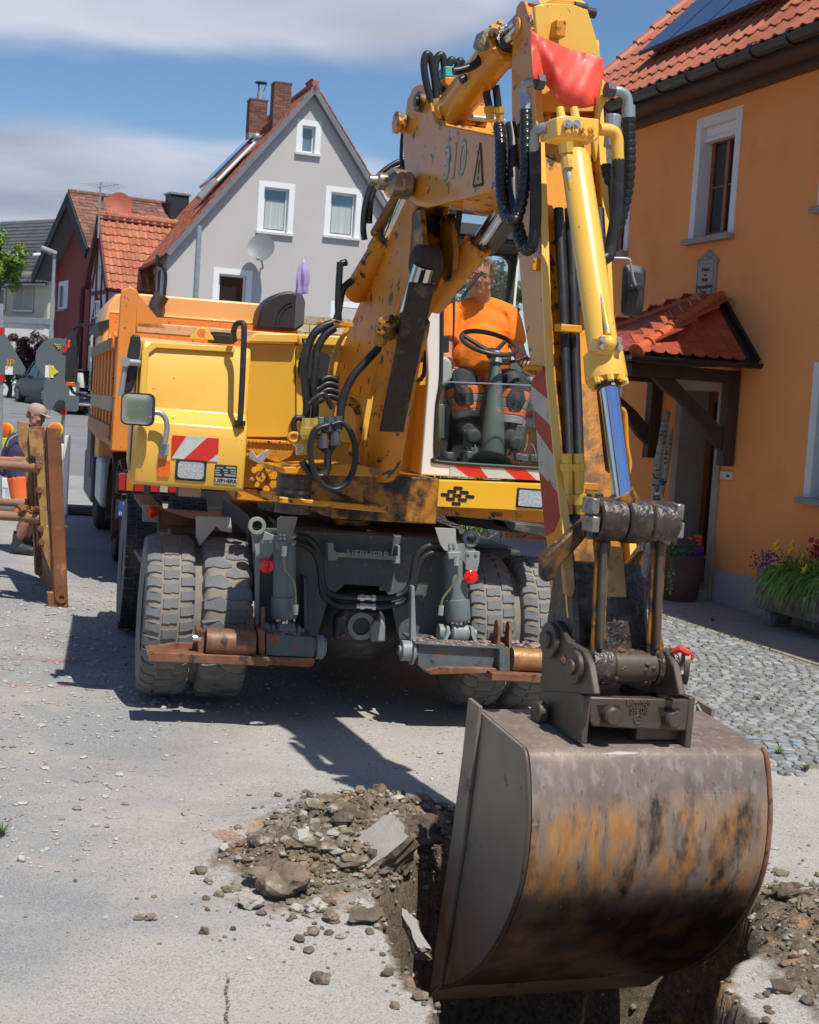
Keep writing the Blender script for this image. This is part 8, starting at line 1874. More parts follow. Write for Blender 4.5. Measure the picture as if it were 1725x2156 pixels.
spiral_hose([B.D(x,y,d_)for x,y,d_ in((1107,222,2.12),(1108,255,2.15),(1108,300,2.18),(1108,350,2.2),(1103,400,2.2),(1092,450,2.2),(1080,464,2.2),(1064,450,2.1),(1056,400,2.0),(1055,340,1.95),(1054,290,1.9),(1050,262,1.86))],.027,sm_)
spiral_hose([B.D(x,y,d_)for x,y,d_ in((1075,262,1.85),(1080,300,1.9),(1080,380,2.0),(1083,450,2.1),(1096,505,2.15),(1110,524,2.2),(1122,510,2.25),(1128,460,2.25),(1128,380,2.25),(1127,300,2.25))],.025,sm_,False)
spiral_hose([B.D(x,y,d_)for x,y,d_ in((1083,440,2.11),(1090,480,2.13),(1102,516,2.17),(1112,524,2.21),(1120,515,2.25))],.031,sm_)
spiral_hose([B.D(x,y,d_)for x,y,d_ in((1324,245,2.3),(1325,300,2.3),(1325,350,2.3),(1320,400,2.28),(1308,455,2.25),(1292,500,2.2),(1283,520,2.2))],.029,sm_)
spiral_hose([B.D(x,y,d_)for x,y,d_ in((1278,345,2.15),(1277,400,2.15),(1277,450,2.15),(1280,495,2.15),(1290,520,2.2))],.026,sm_)
tubo('hydraulic_hose',[B.D(x,y,2.42)for x,y in((1302,335),(1301,400),(1297,460),(1290,500),(1283,535),(1272,545))],.027,rub,sm_)
for pts,r_ in(([(1107,222,2.12),(1104,195,2.12),(1106,180,2.13),(1115,174,2.15),(1128,172,2.18)],.021),([(1126,320,2.25),(1126,290,2.28),(1130,275,2.3),(1140,270,2.34),(1152,267,2.36)],.021),([(1324,245,2.3),(1323,215,2.3),(1318,200,2.3),(1305,192,2.3),(1290,192,2.3)],.021)):tubo('steel_elbow',[B.D(*p)for p in pts],r_,galv,sm_)
tubo('yellow_elbow',[B.D(x,y,2.42)for x,y in((1262,272),(1278,273),(1293,278),(1300,292),(1301,320),(1302,338))],.026,yelc,sm_)
for x,y,w_,d_ in((1159,267,.035,2.36),(1284,190,.035,2.3),(1137,173,.03,2.18)):mb=MB();c=B.D(x,y,d_);mb.cyl(c-B.r*w_*.5,c+B.r*w_*.5,.033,n=6);mk('hose_nut',mb,dkgrey,sm_,smooth=0)
mb=MB();mb.cyl(B.D(1107,200,2.12),B.D(1107,232,2.13),.027,n=18);mb.cyl(B.D(1324,222,2.3),B.D(1324,250,2.3),.028,n=18);mk('hose_ferrule',mb,galv,sm_,kind='stuff')
plate('elbow_bracket',B,[(1270,165),(1280,178),(1290,186),(1288,200),(1276,215),(1266,240),(1262,300),(1256,340),(1250,300),(1262,215)],2.26,.03,yelc,sm_)
for x,y in((1290,262),(1290,290)):mb=MB();c=B.D(x,y,2.28);mb.cyl(c-B.u*.04,c+B.u*.04,.036,n=10);mk('grey_union',mb,galv,sm_,bevel=.004)
# red plastic sheet tied over the pivot
def sheetpx(name,top,bot,d0,mt,parent,bul=.05,n=22,m_=16,**kw):
    vs=[];rnd=random.Random(2)
    Tp=spline([A(x,y,0)for x,y in top],8);Bp=spline([A(x,y,0)for x,y in bot],8)
    for j in range(m_+1):
        for i in range(n+1):
            a=Tp[int(i/n*(len(Tp)-1))];b=Bp[int(i/n*(len(Bp)-1))];t=j/m_;q=a*(1-t)+b*t
            dd=d0+bul*math.sin(math.pi*t)*.6+.010*math.sin(i*.7+t*2.2+math.sin(t*5))*(.3+t)+.018*math.sin(i*.35-t*5)+.004*math.sin(i*1.9+j*.8)+.02*abs(math.sin(i*.22+t*1.5+.4))-.05*(i/n-.5)**2+t*.05
            vs.append(B.D(q[0],q[1],dd))
    mb=MB();mb.add(vs,[[j*(n+1)+i,j*(n+1)+i+1,(j+1)*(n+1)+i+1,(j+1)*(n+1)+i]for j in range(m_)for i in range(n)]);o=mk(name,mb,mt,parent,smooth=80,**kw)
    s=o.modifiers.new('s','SOLIDIFY');s.thickness=.003;sb=o.modifiers.new('sub','SUBSURF');sb.levels=1;sb.render_levels=1;return o
sheetpx('red_cover',[(1116,60),(1138,76),(1170,90),(1205,105),(1240,112),(1271,123)],[(1122,166),(1140,172),(1160,190),(1180,215),(1215,228),(1250,223),(1271,212)],2.12,mat('red plastic sheet',(.80,.085,.05),.5,var=.1,vs=4,coat=.05,bump=.004,bs=22,dirt=[((.55,.12,.08),.3,7,.2)]),None,label='crumpled red plastic sheet draped over the top of the excavator stick',cat='plastic sheet')
# bucket cylinder
bc=jack('bucket_cylinder',B.D(1210,322,2.50),B.D(1281,806,2.86),B.D(1313,1052,2.98),.060,.038,mt=yelc,rodm=chromeb)
mb=MB();ax=unit(B.D(1281,806,2.86)-B.D(1273,745,2.82));mb.lathe(B.D(1270,742,2.81),ax,[(0,.066),(.01,.078),(.10,.082),(.115,.080),(.12,.06)],32);mk('gland',mb,yelc,bc,smooth=35)
a,b,_=basis(ax)
for k in range(8):q=6.283*k/8;mb=MB();mb.bolt(B.D(1280,803,2.86)+(a*math.cos(q)+b*math.sin(q))*.066-ax*.005,ax,.014,.022);mk('bolt',mb,yelc,bc)
tubo('feed_pipe',[B.D(x,y,d_)for x,y,d_ in((1194,350,2.55),(1199,375,2.57),(1204,400,2.58),(1222,425,2.61),(1237,455,2.64),(1243,500,2.67),(1252,560,2.72),(1266,620,2.78),(1277,680,2.84),(1282,705,2.87))],.0125,mat('chipped yellow pipe',(.80,.42,.04),.35,dirt=[((.35,.36,.36),.30,16,.02)],coat=.3),bc)
mb=MB();mb.tube([B.D(1191,300,2.54),B.D(1193,322,2.54),B.D(1193,323,2.54),B.D(1195,338,2.55),B.D(1195,339,2.55),B.D(1197,356,2.56)],[.030,.030,.022,.022,.027,.024],8);mk('pipe_union',mb,yz,bc,smooth=0)
pb=plate('port_flange',B,[(1260,712),(1270,705),(1296,706),(1308,716),(1308,742),(1298,748),(1265,746),(1257,738)],2.90,.05,yelc,bc)
for x,y in((1266,714),(1300,716),(1266,730),(1302,732)):mb=MB();c=B.D(x,y,2.90);mb.cyl(c,c+B.d*.02,.012,n=12);mk('bolt',mb,zinc,bc)
mb=MB();mb.ball(B.D(1283,722,2.91),.03);mk('port_dome',mb,yelc,bc)
tubo('grease_pipe',[B.D(x,y,2.80)for x,y in((1308,860),(1316,870),(1318,900),(1320,940),(1326,975),(1322,1000))],.010,yeld,bc)
# ---- bucket linkage
LD=2.98
def bx(x,y,d_=LD):return B.D(x,y,d_)
lk=empty('bucket_linkage',bx(1330,1100),ex)
ctr=bx(1335,1096);l0=B.loc(bx(1250,1096))[0];l1=B.loc(bx(1415,1100))[0];u0_,d0_=B.loc(ctr)[2],LD
for a_,b_,R_b in((l0,l0+.115,.083),(l0+.118,l0+.215,.088),(l0+.218,l1,.083)):
    mb=MB();mb.lathe(B.w(a_,d0_,u0_),B.r,[(0,R_b*.9),(.008,R_b),(b_-a_-.008,R_b),(b_-a_,R_b*.9)],32);mk('link_boss',mb,grs,lk,smooth=35)
mb=MB();mb.cyl(bx(1308,1038),ctr,.05,.06,n=20);mk('rod_end',mb,yelg,lk)
for x,dy in((1243,0),(1420,12)):
    for y0,y1 in((1048,1080),(1086,1118)):mb=MB();p=bx(x,(y0+y1)/2+dy,LD+.02);F_=Frame(p,20,.02);mb.box(F_,-.016,.016,-.04,.05,-.030,.030);mk('locking_plate',mb,mat('greasy silver plate',(.28,.26,.24),.25,metal=.6,var=.4,vs=30,bump=.003),lk,bevel=.005)
    mb=MB();c=bx(x,1124+dy,LD+.03);mb.cyl(c-B.u*.02,c+B.u*.01,.014,n=8);mk('nut',mb,grs,lk)
for x in(1262,1386):mb=MB();mb.hexa([bx(x-12,1070,LD-.05),bx(x+14,1070,LD-.05),bx(x+14,1070,LD-.09),bx(x-12,1070,LD-.09),bx(x-10,1038,LD-.03),bx(x+8,1036,LD-.03),bx(x+8,1036,LD-.06),bx(x-10,1038,LD-.06)]);mk('lug',mb,grs,lk,bevel=.012)
bl=(1372,1406)
for xt,xb,wt,wb in((1268,1262,28,22),(1387,1380,26,22)):
    mb=MB();mb.loft([[bx(xt-wt+8,1135),bx(xt+wt-8,1138),bx(xt+wt-8,1138,LD-.09),bx(xt-wt+8,1135,LD-.09)],[bx(xt-16,1180),bx(xt+14,1182),bx(xt+14,1182,LD-.07),bx(xt-16,1180,LD-.07)],[bx(xb-17,1330),bx(xb+13,1330),bx(xb+13,1330,LD-.07),bx(xb-17,1330,LD-.07)],[bx(xb-wb,1385),bx(xb+wb,1385),bx(xb+wb,1385,LD-.09),bx(xb-wb,1385,LD-.09)]]);mk('link_arm',mb,mat('link with worn yellow',(.26,.11,.015),.45,var=.4,vs=8,dirt=[((.035,.026,.02),.5,9,.1),((.50,.28,.05),.25,15,.05)],bump=.003),lk,bevel=.012)
    mb=MB();mb.bar(bx(xt+4,1140,LD+.012),bx(xb+1,1368,LD+.012),.026,.03,B.d);mk('link_rib',mb,stl,lk,bevel=.008)
l2,l3=B.loc(bx(1240,1406))[0],B.loc(bx(1424,1408))[0];u2=B.loc(bx(1330,1406))[2]
for a_,b_,R_b,m_ in((l2,l2+.10,.074,grs),(l2+.10,l3-.09,.064,stl),(l3-.09,l3,.074,grs)):mb=MB();mb.lathe(B.w(a_,LD-.03,u2),B.r,[(0,R_b*.9),(.008,R_b),(b_-a_-.008,R_b),(b_-a_,R_b*.9)],28);mk('pin_boss',mb,m_,lk,smooth=35)
mb=MB();rnd=random.Random(9)
for _ in range(110):q=rnd.uniform(0,6.28);rockmb(mb,B.w(rnd.uniform(l2,l3)+rnd.choice((0,.02)),LD-.03+.06*math.cos(q),u2+.065*math.sin(q)),rnd.uniform(.008,.02),rnd,1,0)
for _ in range(150):rockmb(mb,B.w(rnd.uniform(l2-.05,l3-.05),LD-.18+rnd.gauss(0,.04),u2+.03+rnd.gauss(0,.045)),rnd.uniform(.01,.03),rnd,1,0)
mk('caked_soil',mb,mat('caked reddish soil',(.12,.065,.04),.9,var=.3,vs=20,bump=.003),lk,smooth=0,kind='stuff')
for pts,d1 in(([(1235,1090),(1245,1108),(1240,1128),(1180,1196),(1172,1220),(1152,1228),(1143,1215),(1143,1180),(1152,1165)],2.93),([(1355,1150),(1362,1180),(1338,1215),(1330,1230),(1322,1250),(1326,1190)],2.80)):plate('guide_link',B,pts,d1,.05,mat('dark greasy link',(.14,.065,.015),.45,var=.4,vs=8,dirt=[(GREASE,.5,7,.12),((.45,.22,.03),.22,12,.06)],bump=.003),lk,bevel=.012)
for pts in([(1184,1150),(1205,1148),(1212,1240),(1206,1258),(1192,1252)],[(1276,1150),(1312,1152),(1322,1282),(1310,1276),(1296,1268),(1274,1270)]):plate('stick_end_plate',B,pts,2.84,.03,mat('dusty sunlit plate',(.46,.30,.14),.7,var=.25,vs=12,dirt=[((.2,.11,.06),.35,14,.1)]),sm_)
sidebox('stick_nose',prof_du([(1170,1180),(1210,1180),(1218,1395),(1165,1395),(1150,1330),(1160,1260)]),RLn-.01,RRn+.03,grs,sm_,bevel=.02)
# ---- quick hitch
qh=empty('quick_hitch',bx(1350,1490),ex)
el=B.loc(B.D(1150,1360,2.80))[0]
def epl(name,pts,r,th,mt,parent=qh):return splate(name,B,pts,r,th,mt,parent,bevel=.006)
rq=B.loc(B.D(1243,1468,3.05))[0];
ear=[B.du(x,y,rq-.02)for x,y in((1146,1340),(1158,1312),(1172,1306),(1186,1322),(1200,1350),(1232,1368),(1246,1400),(1256,1462),(1144,1456))]
rr2=B.loc(B.D(1452,1480,3.05))[0]
for r_ in(rq-.03,rr2-.10):mb=MB();mb.ext([B.w(r_,d_,u_)for d_,u_ in ear],B.r*.03);mk('hitch_ear',mb,stl,qh,bevel=.006)
for x,y,R_b in((1163,1348,.062),(1215,1405,.055)):
    c=B.R(x,y,rq-.03);mb=MB();mb.cyl(c,c-B.r*.02,R_b*1.15,n=28);mb.cyl(c-B.r*.02,c-B.r*.035,R_b*.55,n=20);mk('hitch_pin',mb,stl,qh,bevel=.003)
mb=MB();hp_=[(1243,1468),(1458,1474),(1456,1536),(1448,1540),(1248,1530),(1242,1518)];mb.ext([bx(x,y,3.05)for x,y in hp_],-B.d*.03);mk('hitch_front_plate',mb,stl,qh,bevel=.006)
fp=[B.loc(bx(1243,1468,3.05)),B.loc(bx(1236,1566,3.05))]
for r_,y1 in((rq-.025,1566),(rr2-.005,1578)):
    lo_u=B.loc(bx(1236 if r_<0 else 1455,y1,3.05))[2];mb=MB();mb.box(B,r_,r_+.028,2.66,3.055,lo_u,fp[0][2]+.005);mk('hitch_side_plate',mb,stl,qh,bevel=.005)
mb=MB();mb.box(B,rq,rr2,2.66,2.70,fp[1][2]+.05,fp[0][2]-.01);mk('hitch_rear_plate',mb,stl,qh);mb=MB();mb.box(B,rq,rr2,2.70,3.02,fp[0][2]-.035,fp[0][2]-.012);mk('hitch_top_plate',mb,stl,qh)
mb=MB();mb.box(B,rq+.24,rr2,2.72,3.0,fp[1][2],fp[1][2]+.09);mk('hitch_wedge',mb,stl,qh,bevel=.006)
for x0,x1,y0,y1 in((1258,1306,1484,1508),(1387,1432,1489,1513)):
    plate('slot_recess',B,[(x0,y0),(x1,y0+2),(x1-3,y1),(x0+4,y1)],3.0515,.004,blkd,qh,bevel=0)
    mb=MB();c=bx((x0+x1)/2+1,y1-3,3.05);mb.lathe(c-B.r*.0,B.d,[(0,.036),(.035,.036),(.045,.028)],20);mk('locking_bolt',mb,stl,qh,smooth=35)
text('Lehnhoff',.030,B,bx(1345,1480,3.052),mat('embossed steel',(.13,.11,.09),.4,metal=.4),qh,depth=.003);text('SR 08',.034,B,bx(1345,1496,3.052),stl,qh,depth=.004)
mb=MB();c=bx(1343,1515,3.051);mb.tube([c+B.r*.016*math.cos(q)+B.u*.016*math.sin(q)for q in np.linspace(.5,5.6,12)],.003,6);mb.bar(c,c+B.r*.016,.005,.005,B.d);mk('casting_mark',mb,stl,qh,kind='stuff')
c=bx(1144,1500,2.75);mb=MB();mb.cyl(c,c-B.r*.035,.045,n=24);mk('side_pin',mb,stl,qh,bevel=.003)
rlk=mat('orange red lock paint',(.50,.08,.02),.5,var=.3,vs=10,dirt=[((.07,.04,.03),.4,14,.1)])
rl_=empty('lock_lever',bx(1435,1410),qh)
mb=MB();mb.ring(bx(1443,1402,LD+.04),unit(B.r+B.d*.45),.055,.072,.02,28);mk('ring',mb,stl,rl_)
mb=MB();mb.hexa([bx(1408,1440),bx(1438,1442),bx(1438,1442,LD-.06),bx(1408,1440,LD-.06),bx(1404,1378),bx(1424,1372),bx(1424,1372,LD-.06),bx(1404,1378,LD-.06)]);mk('lock_body',mb,rlk,rl_,bevel=.008)
mb=MB();mb.tube([bx(1420,1372,LD+.05),bx(1432,1366,LD+.07),bx(1448,1374,LD+.08),bx(1456,1384,LD+.06)],.014,8);mk('red_handle',mb,mat('red handle',(.60,.05,.04),.45,var=.2),rl_)
# ---- bucket
bk=empty('bucket',B.w(.08,2.8,.1),ex);bl0,bl1=-.423,.587
pf=[(2.60,.712),(2.636,.707),(3.054,.667),(3.085,.640),(3.118,.56),(3.145,.46),(3.156,.36),(3.152,.25),(3.128,.15),(3.085,.06),(3.02,-.045),(2.92,-.17),(2.80,-.285),(2.64,-.40),(2.469,-.489)]
def bucket_mat():
    """steel scuffed pale near the top, scorched and rust streaked where the soil drags over it, brown below"""
    m=bpy.data.materials.new('worn rusty bucket');m.use_nodes=True;nt=m.node_tree;N=nt.nodes;L=nt.links;b=N['Principled BSDF']
    tc=N.new('ShaderNodeTexCoord');sp=N.new('ShaderNodeSeparateXYZ');L.new(tc.outputs['Object'],sp.inputs[0])
    def nz(sc,st=(1,1,1),d=7,r=.62):
        mp=N.new('ShaderNodeMapping');mp.inputs['Scale'].default_value=st;L.new(tc.outputs['Object'],mp.inputs[0]);n=N.new('ShaderNodeTexNoise');n.inputs['Scale'].default_value=sc;n.inputs['Detail'].default_value=d;n.inputs['Roughness'].default_value=r;L.new(mp.outputs[0],n.inputs[0]);return n.outputs[0]
    def rg(v,a,c,d=0.,e=1.):
        x=N.new('ShaderNodeMapRange');L.new(v,x.inputs[0])
        for i,q in enumerate((a,c,d,e)):x.inputs[i+1].default_value=q
        return x.outputs[0]
    def mth(op,a,c):
        x=N.new('ShaderNodeMath');x.operation=op;x.use_clamp=op!='ADD'
        for i,v in enumerate((a,c)):
            if isinstance(v,(int,float)):x.inputs[i].default_value=v
            else:L.new(v,x.inputs[i])
        return x.outputs[0]
    def mix(f,a,c):
        x=N.new('ShaderNodeMix');x.data_type='RGBA'
        for s_,v in((0,f),(6,a),(7,c)):
            if isinstance(v,tuple):x.inputs[s_].default_value=v+(1,)
            elif isinstance(v,(int,float)):x.inputs[s_].default_value=v
            else:L.new(v,x.inputs[s_])
        return x.outputs[2]
    ST=(5,5,1.0)
    zw=mth('ADD',sp.outputs[2],mth('MULTIPLY',nz(2.2,(1,1,1)),.30)); # height with a wavy edge (noise mean .15)
    col=mix(rg(nz(3.0),.35,.65),(.19,.140,.110),(.30,.24,.19))
    col=mix(rg(nz(26,(1,1,.35)),.52,.72,0,.6),col,(.42,.36,.32))
    band=mth('MULTIPLY',rg(zw,.56,.44),rg(zw,.06,.20))
    col=mix(mth('MULTIPLY',band,rg(nz(2.6,ST),.42,.58)),col,mix(rg(nz(8,(3,3,.8)),.3,.7),(.40,.16,.045),(.56,.29,.10)))
    col=mix(mth('MULTIPLY',rg(zw,.62,.50),mth('MULTIPLY',rg(zw,.0,.12),rg(nz(2.0,(3,3,1.2)),.51,.62))),col,mix(rg(nz(14,(2,2,.6)),.45,.6),(.032,.028,.027),(.13,.085,.06)))
    col=mix(rg(zw,.20,.04),col,mix(rg(nz(4,(2,2,1)),.42,.62),(.045,.030,.022),(.20,.095,.04)))
    col=mix(rg(nz(17,(4,4,.5)),.60,.68,0,.75),col,(.05,.04,.036))
    col=mix(rg(nz(30,(3,3,.4)),.67,.71,0,.7),col,(.55,.50,.45))
    col=mix(mth('MULTIPLY',rg(zw,.45,.52),rg(nz(3.2,(.5,.5,7),5),.63,.67,0,.8)),col,(.52,.49,.46))
    L.new(col,b.inputs['Base Color']);b.inputs['Metallic'].default_value=.25;L.new(rg(nz(5),.3,.7,.27,.55),b.inputs['Roughness'])
    bn=N.new('ShaderNodeBump');bn.inputs['Distance'].default_value=.004;L.new(mth('ADD',nz(3,(1,1,1),3),mth('MULTIPLY',nz(40,(3,3,.5)),.15)),bn.inputs['Height']);L.new(bn.outputs[0],b.inputs['Normal']);return m
bkm=bucket_mat()
bks=mat('dull grey bucket side',(.27,.23,.185),.5,metal=.3,var=.18,vs=2.5,dirt=[((.12,.065,.04),.32,3,.15),((.05,.035,.03),.2,9,.08)],bump=.0006)
def spl2(p,n=4):q=spline([A(a,b,0)for a,b in p],n);return[(v[0],v[1])for v in q]
sh_=pf[:3]+spl2(pf[2:],4)[1:]
th=.014;inner=[]
for i,(d_,u_)in enumerate(sh_):
    a=sh_[max(0,i-1)];b=sh_[min(len(sh_)-1,i+1)];t=unit((b[0]-a[0],b[1]-a[1]));inner.append((d_+t[1]*th,u_-t[0]*th))
NR=12
mb=MB();rings=[]
for k in range(NR+1):
    r_=bl0+(bl1-bl0)*k/NR;bulge=0
    rings.append([B.w(r_,d_+bulge,u_)for d_,u_ in sh_]+[B.w(r_,d_,u_)for d_,u_ in inner[::-1]])
mb.loft(rings);mk('shell',mb,bkm,bk,smooth=45,bevel=.003)
back=[(2.469,-.489),(2.50,-.25),(2.56,.1),(2.60,.45),(2.60,.712)]
poly=pf[::-1]
side=pf+[(2.43,-.52),(2.47,-.25),(2.53,.15),(2.565,.5),(2.565,.735)]
for r_,s_ in((bl0,-1),(bl1,1)):
    mb=MB();mb.ext([B.w(r_+.002*s_,d_,u_)for d_,u_ in[(a-.004,b)for a,b in side]],B.r*s_*.014);mk('side_plate',mb,bks,bk,smooth=0,bevel=.003)
    mb=MB();cut=[(2.54,.745),(2.66,.735),(2.645,.5),(2.61,.15),(2.54,-.25),(2.50,-.46),(2.40,-.53),(2.43,-.25),(2.49,.15),(2.53,.5)]
    mb.ext([B.w(r_+.018*s_,d_,u_)for d_,u_ in cut],B.r*s_*.016);mk('side_cutter',mb,bks,bk,smooth=0,bevel=.003)
    e_=[(d_,u_)for d_,u_ in sh_[2:]];mb=MB();mb.tube([B.w(r_+.014*s_,d_,u_)for d_,u_ in e_],.010,6);mk('weld_bead',mb,stl if s_<0 else rust,bk,smooth=60)
mb=MB();mb.hexa([B.w(bl0-.03,2.50,-.47),B.w(bl1+.03,2.50,-.47),B.w(bl1+.03,2.34,-.60),B.w(bl0-.03,2.34,-.60),B.w(bl0-.03,2.51,-.445),B.w(bl1+.03,2.51,-.445),B.w(bl1+.03,2.35,-.575),B.w(bl0-.03,2.35,-.575)]);mk('cutting_edge',mb,bks,bk,bevel=.004)
# ================================================================ people
def face(c,fw,up,R,root,glasses=True,hairm=None,cap=None,sc=1.0,nose=True):
    """eyes, brows, nose bridge, mouth and ears on a head centred at c looking along fw"""
    fw=unit(fw);up=unit(A(up)-fw*(A(up)@fw));sd=np.cross(fw,up)
    W_=lambda x,y,z:A(c)+sd*x*sc+fw*y*sc+up*z*sc
    ew=mat('eye white',(.62,.58,.55),.3);ei=mat('eye dark',(.03,.03,.035),.2);lp=mat('lips',(.34,.12,.09),.5)
    for s_ in(-1,1):
        mb=MB();mb.ball(W_(s_*.031,.073,.012),.0125,(1,1,.7),10,6);mk('eye',mb,ew,root);mb=MB();mb.ball(W_(s_*.031,.081,.012),.0062,(1,1,1),8,5);mk('iris',mb,ei,root)
        mb=MB();mb.tube([W_(s_*.014,.091,.030),W_(s_*.032,.092,.035),W_(s_*.050,.080,.030)],.0045,6);mk('eyebrow',mb,hairm,root)
    mb=MB();mb.tube([W_(-.026,.086,-.050),W_(0,.0945,-.048),W_(.026,.086,-.050)],[.003,.0052,.003],8);mk('mouth',mb,lp,root)
    if glasses:
        for s_ in(-1,1):
            mb=MB();mb.tube([W_(s_*(.034+.026*math.cos(q)),.102-.012*abs(math.cos(q))if math.cos(q)>0 else .102,.010+.017*math.sin(q))for q in np.linspace(0,6.283,21)[:-1]],.0022,6,closed=True);mk('spectacle_rim',mb,blk,root)
            mb=MB();mb.tube([W_(s_*.060,.092,.016),W_(s_*.076,.045,.014),W_(s_*.080,0,.006)],.0022,6);mk('spectacle_arm',mb,blk,root)
        mb=MB();mb.tube([W_(-.009,.104,.014),W_(0,.107,.017),W_(.009,.104,.014)],.002,6);mk('spectacle_bridge',mb,blk,root)
def headparts(c,fw,up,sc=1.0):
    fw=unit(fw);up=unit(A(up)-fw*(A(up)@fw));sd=np.cross(fw,up);W_=lambda x,y,z:A(c)+sd*x*sc+fw*y*sc+up*z*sc
    P=[];rings=[]
    for z,rx,ry,yo in((-.115,.022,.022,.052),(-.105,.042,.040,.045),(-.085,.056,.062,.028),(-.055,.064,.078,.014),(-.02,.070,.086,.008),(.015,.074,.092,0),(.05,.075,.096,-.006),(.085,.068,.088,-.010),(.112,.048,.062,-.012),(.124,.018,.024,-.012)):
        rings.append([W_(rx*math.cos(q),yo+ry*math.sin(q),z)for q in[6.283*i/20 for i in range(20)]])
    P.append(('l',rings));P.append(('t',[W_(0,.078,.018),W_(0,.096,-.006),W_(0,.108,-.022)],[.008,.011,.014]));P.append(('b',W_(-.013,.094,-.026),.0085));P.append(('b',W_(.013,.094,-.026),.0085))
    P.append(('b',W_(0,.080,-.052),.018));P.append(('b',W_(0,.072,-.092),.020));P.append(('b',W_(0,.080,.036),.018));
    for s_ in(-1,1):P.append(('b',W_(s_*.076,-.008,.0),.020,(.5,.9,1.5)));P.append(('b',W_(s_*.042,.060,-.022),.026));P.append(('b',W_(s_*.046,.030,-.062),.030))
    return P,W_
# ---- excavator operator
hc=E.D(1012,583,-.30);op=empty('person',E.D(1030,780,-.45),label='grey haired machine operator in an orange T-shirt seated in the cab',cat='person')
fwd=unit(CAM-hc+A(-.6,0,-.6));hp1,Wh=headparts(hc,fwd,A(.06,0,1),1.04)
Q=lambda x,y,d_:E.D(x,y,d_)
shL,shR=Q(950,672,-.38),Q(1072,672,-.38);elL,elR=Q(938,742,-.28),Q(1093,742,-.28);wrR=Q(1108,770,-.12);wrL=Q(950,772,-.10)
nk=Q(1014,640,-.40);ch=Q(1012,700,-.40);be=Q(1012,758,-.33);pv=Q(1012,800,-.48)
hL,hR=Q(985,805,-.48),Q(1042,808,-.48);kL,kR=Q(972,806,-.02),Q(1083,812,-.02);aL,aR=Q(984,890,.02),Q(1072,905,.02)
neck=('t',[hc-A(0,0,.04),nk,ch],[.060,.068,.10])
hmL=hand(wrL,E.d*.8+E.r*.2-E.u*.3,-E.u,skin,op,.18,.7,-1);hmR=hand(wrR,E.d*.55-E.r*.1+E.u*.25,-E.r*.3-E.u*.9,skin,op,.18,1.0,1)
bo_=body('body',hp1+[neck,('t',[shL,elL,wrL],[.055,.045,.030]),('t',[shR,elR,wrR],[.055,.047,.032]),('t',[ch,be,pv],[.13,.15,.13]),('b',ch,.15,(1.1,.7,1)),('t',[hL,kL,aL],[.085,.065,.045]),('t',[hR,kR,aR],[.085,.065,.045])],skin,op,vox=.009,it=3)
for nm,h_ in(('hand',hmL),('hand',hmR)):mk(nm,h_,skin,op,smooth=60)
ghair=mat('grey brown hair',(.27,.23,.17),.8,var=.3,vs=30,bump=.003,bs=120)
face(hc,fwd,A(.06,0,1),.09,op,True,ghair,sc=1.04)
mb=MB();rnd=random.Random(6)
for _ in range(1500):
    q=rnd.uniform(0,6.283);z=rnd.uniform(.035,.118);k=math.sqrt(max(.02,1-((z-.03)/.098)**2));x,y=.074*k*math.cos(q),-.008+.094*k*math.sin(q)
    if y>.045 and z<.082:continue
    p=Wh(x,y,z);n_=unit(p-Wh(0,0,.02));t=unit(np.cross(n_,A(rnd.gauss(0,1),rnd.gauss(0,1),rnd.gauss(0,1))));t=unit(t*.6+n_*.35+(Wh(0,.1,.0)-Wh(0,0,0))*2.0*(1 if y>0 else-.5)-A(0,0,.3));e=p+t*rnd.uniform(.02,.036)+n_*.006;w=np.cross(t,n_)*.003;mb.add([p-w-n_*.004,p+w-n_*.004,e+w*.3,e-w*.3],[[0,1,2,3]])
rings=[[Wh(.0765*k*math.cos(q),-.016+.090*k*math.sin(q),z)for q in[6.283*i/18 for i in range(18)]]for z,k in((.040,.94),(.065,.99),(.09,.93),(.115,.70),(.128,.3))];mb.loft(rings);mk('hair',mb,ghair,op,smooth=60)
ors=mat('orange T-shirt',(.90,.22,.012),.85,var=.06,vs=4,dirt=[((.35,.10,.02),.12,9,.03)],bump=.010,bs=7,stretch=(1,1,1.8))
body('t_shirt',[('t',[nk-A(0,0,.03),ch,be,pv],[.09,.16,.185,.16]),('b',ch+A(0,0,.02),.17,(1.22,.80,.95)),('b',be,.185,(1.12,.95,1.0)),('t',[shL+E.r*.05+A(0,0,.01),shL-A(0,0,.0),shL*.35+elL*.65],[.09,.082,.070]),('t',[shR-E.r*.05+A(0,0,.01),shR,shR*.25+elR*.75],[.09,.082,.072]),('t',[shL+A(0,0,.03),nk+A(0,0,-.02),shR+A(0,0,.03)],[.07,.078,.07])],ors,op,vox=.011,it=5)
dkt=mat('black work trousers',(.03,.034,.042),.85,var=.2,vs=8,bump=.03,bs=9,dirt=[((.16,.15,.14),.3,6,.2)]);fo=mat('fluorescent orange cloth',(.95,.20,.05),.8,bump=.003,bs=15);rfb=mat('grey reflective band',(.30,.33,.32),.45,var=.1,vs=20)
body('trousers',[('t',[hL,kL,aL+A(0,0,.04)],[.10,.088,.066]),('t',[hR,kR,aR+A(0,0,.04)],[.10,.088,.066]),('b',kL,.098),('b',kR,.098),('b',pv,.17,(1.2,.9,.6))],dkt,op,vox=.012,it=4)
body('trouser_front',[('t',[pv+E.d*.12+A(0,0,.07),(hL+kL)/2+E.r*.03+A(0,0,.03)],[.10,.075]),('t',[pv+E.d*.12+A(0,0,.07),(hR+kR)/2-E.r*.03+A(0,0,.03)],[.10,.075]),('t',[pv+E.d*.15,pv+E.d*.33-A(0,0,.0)],[.09,.06])],fo,op,vox=.014,it=3)
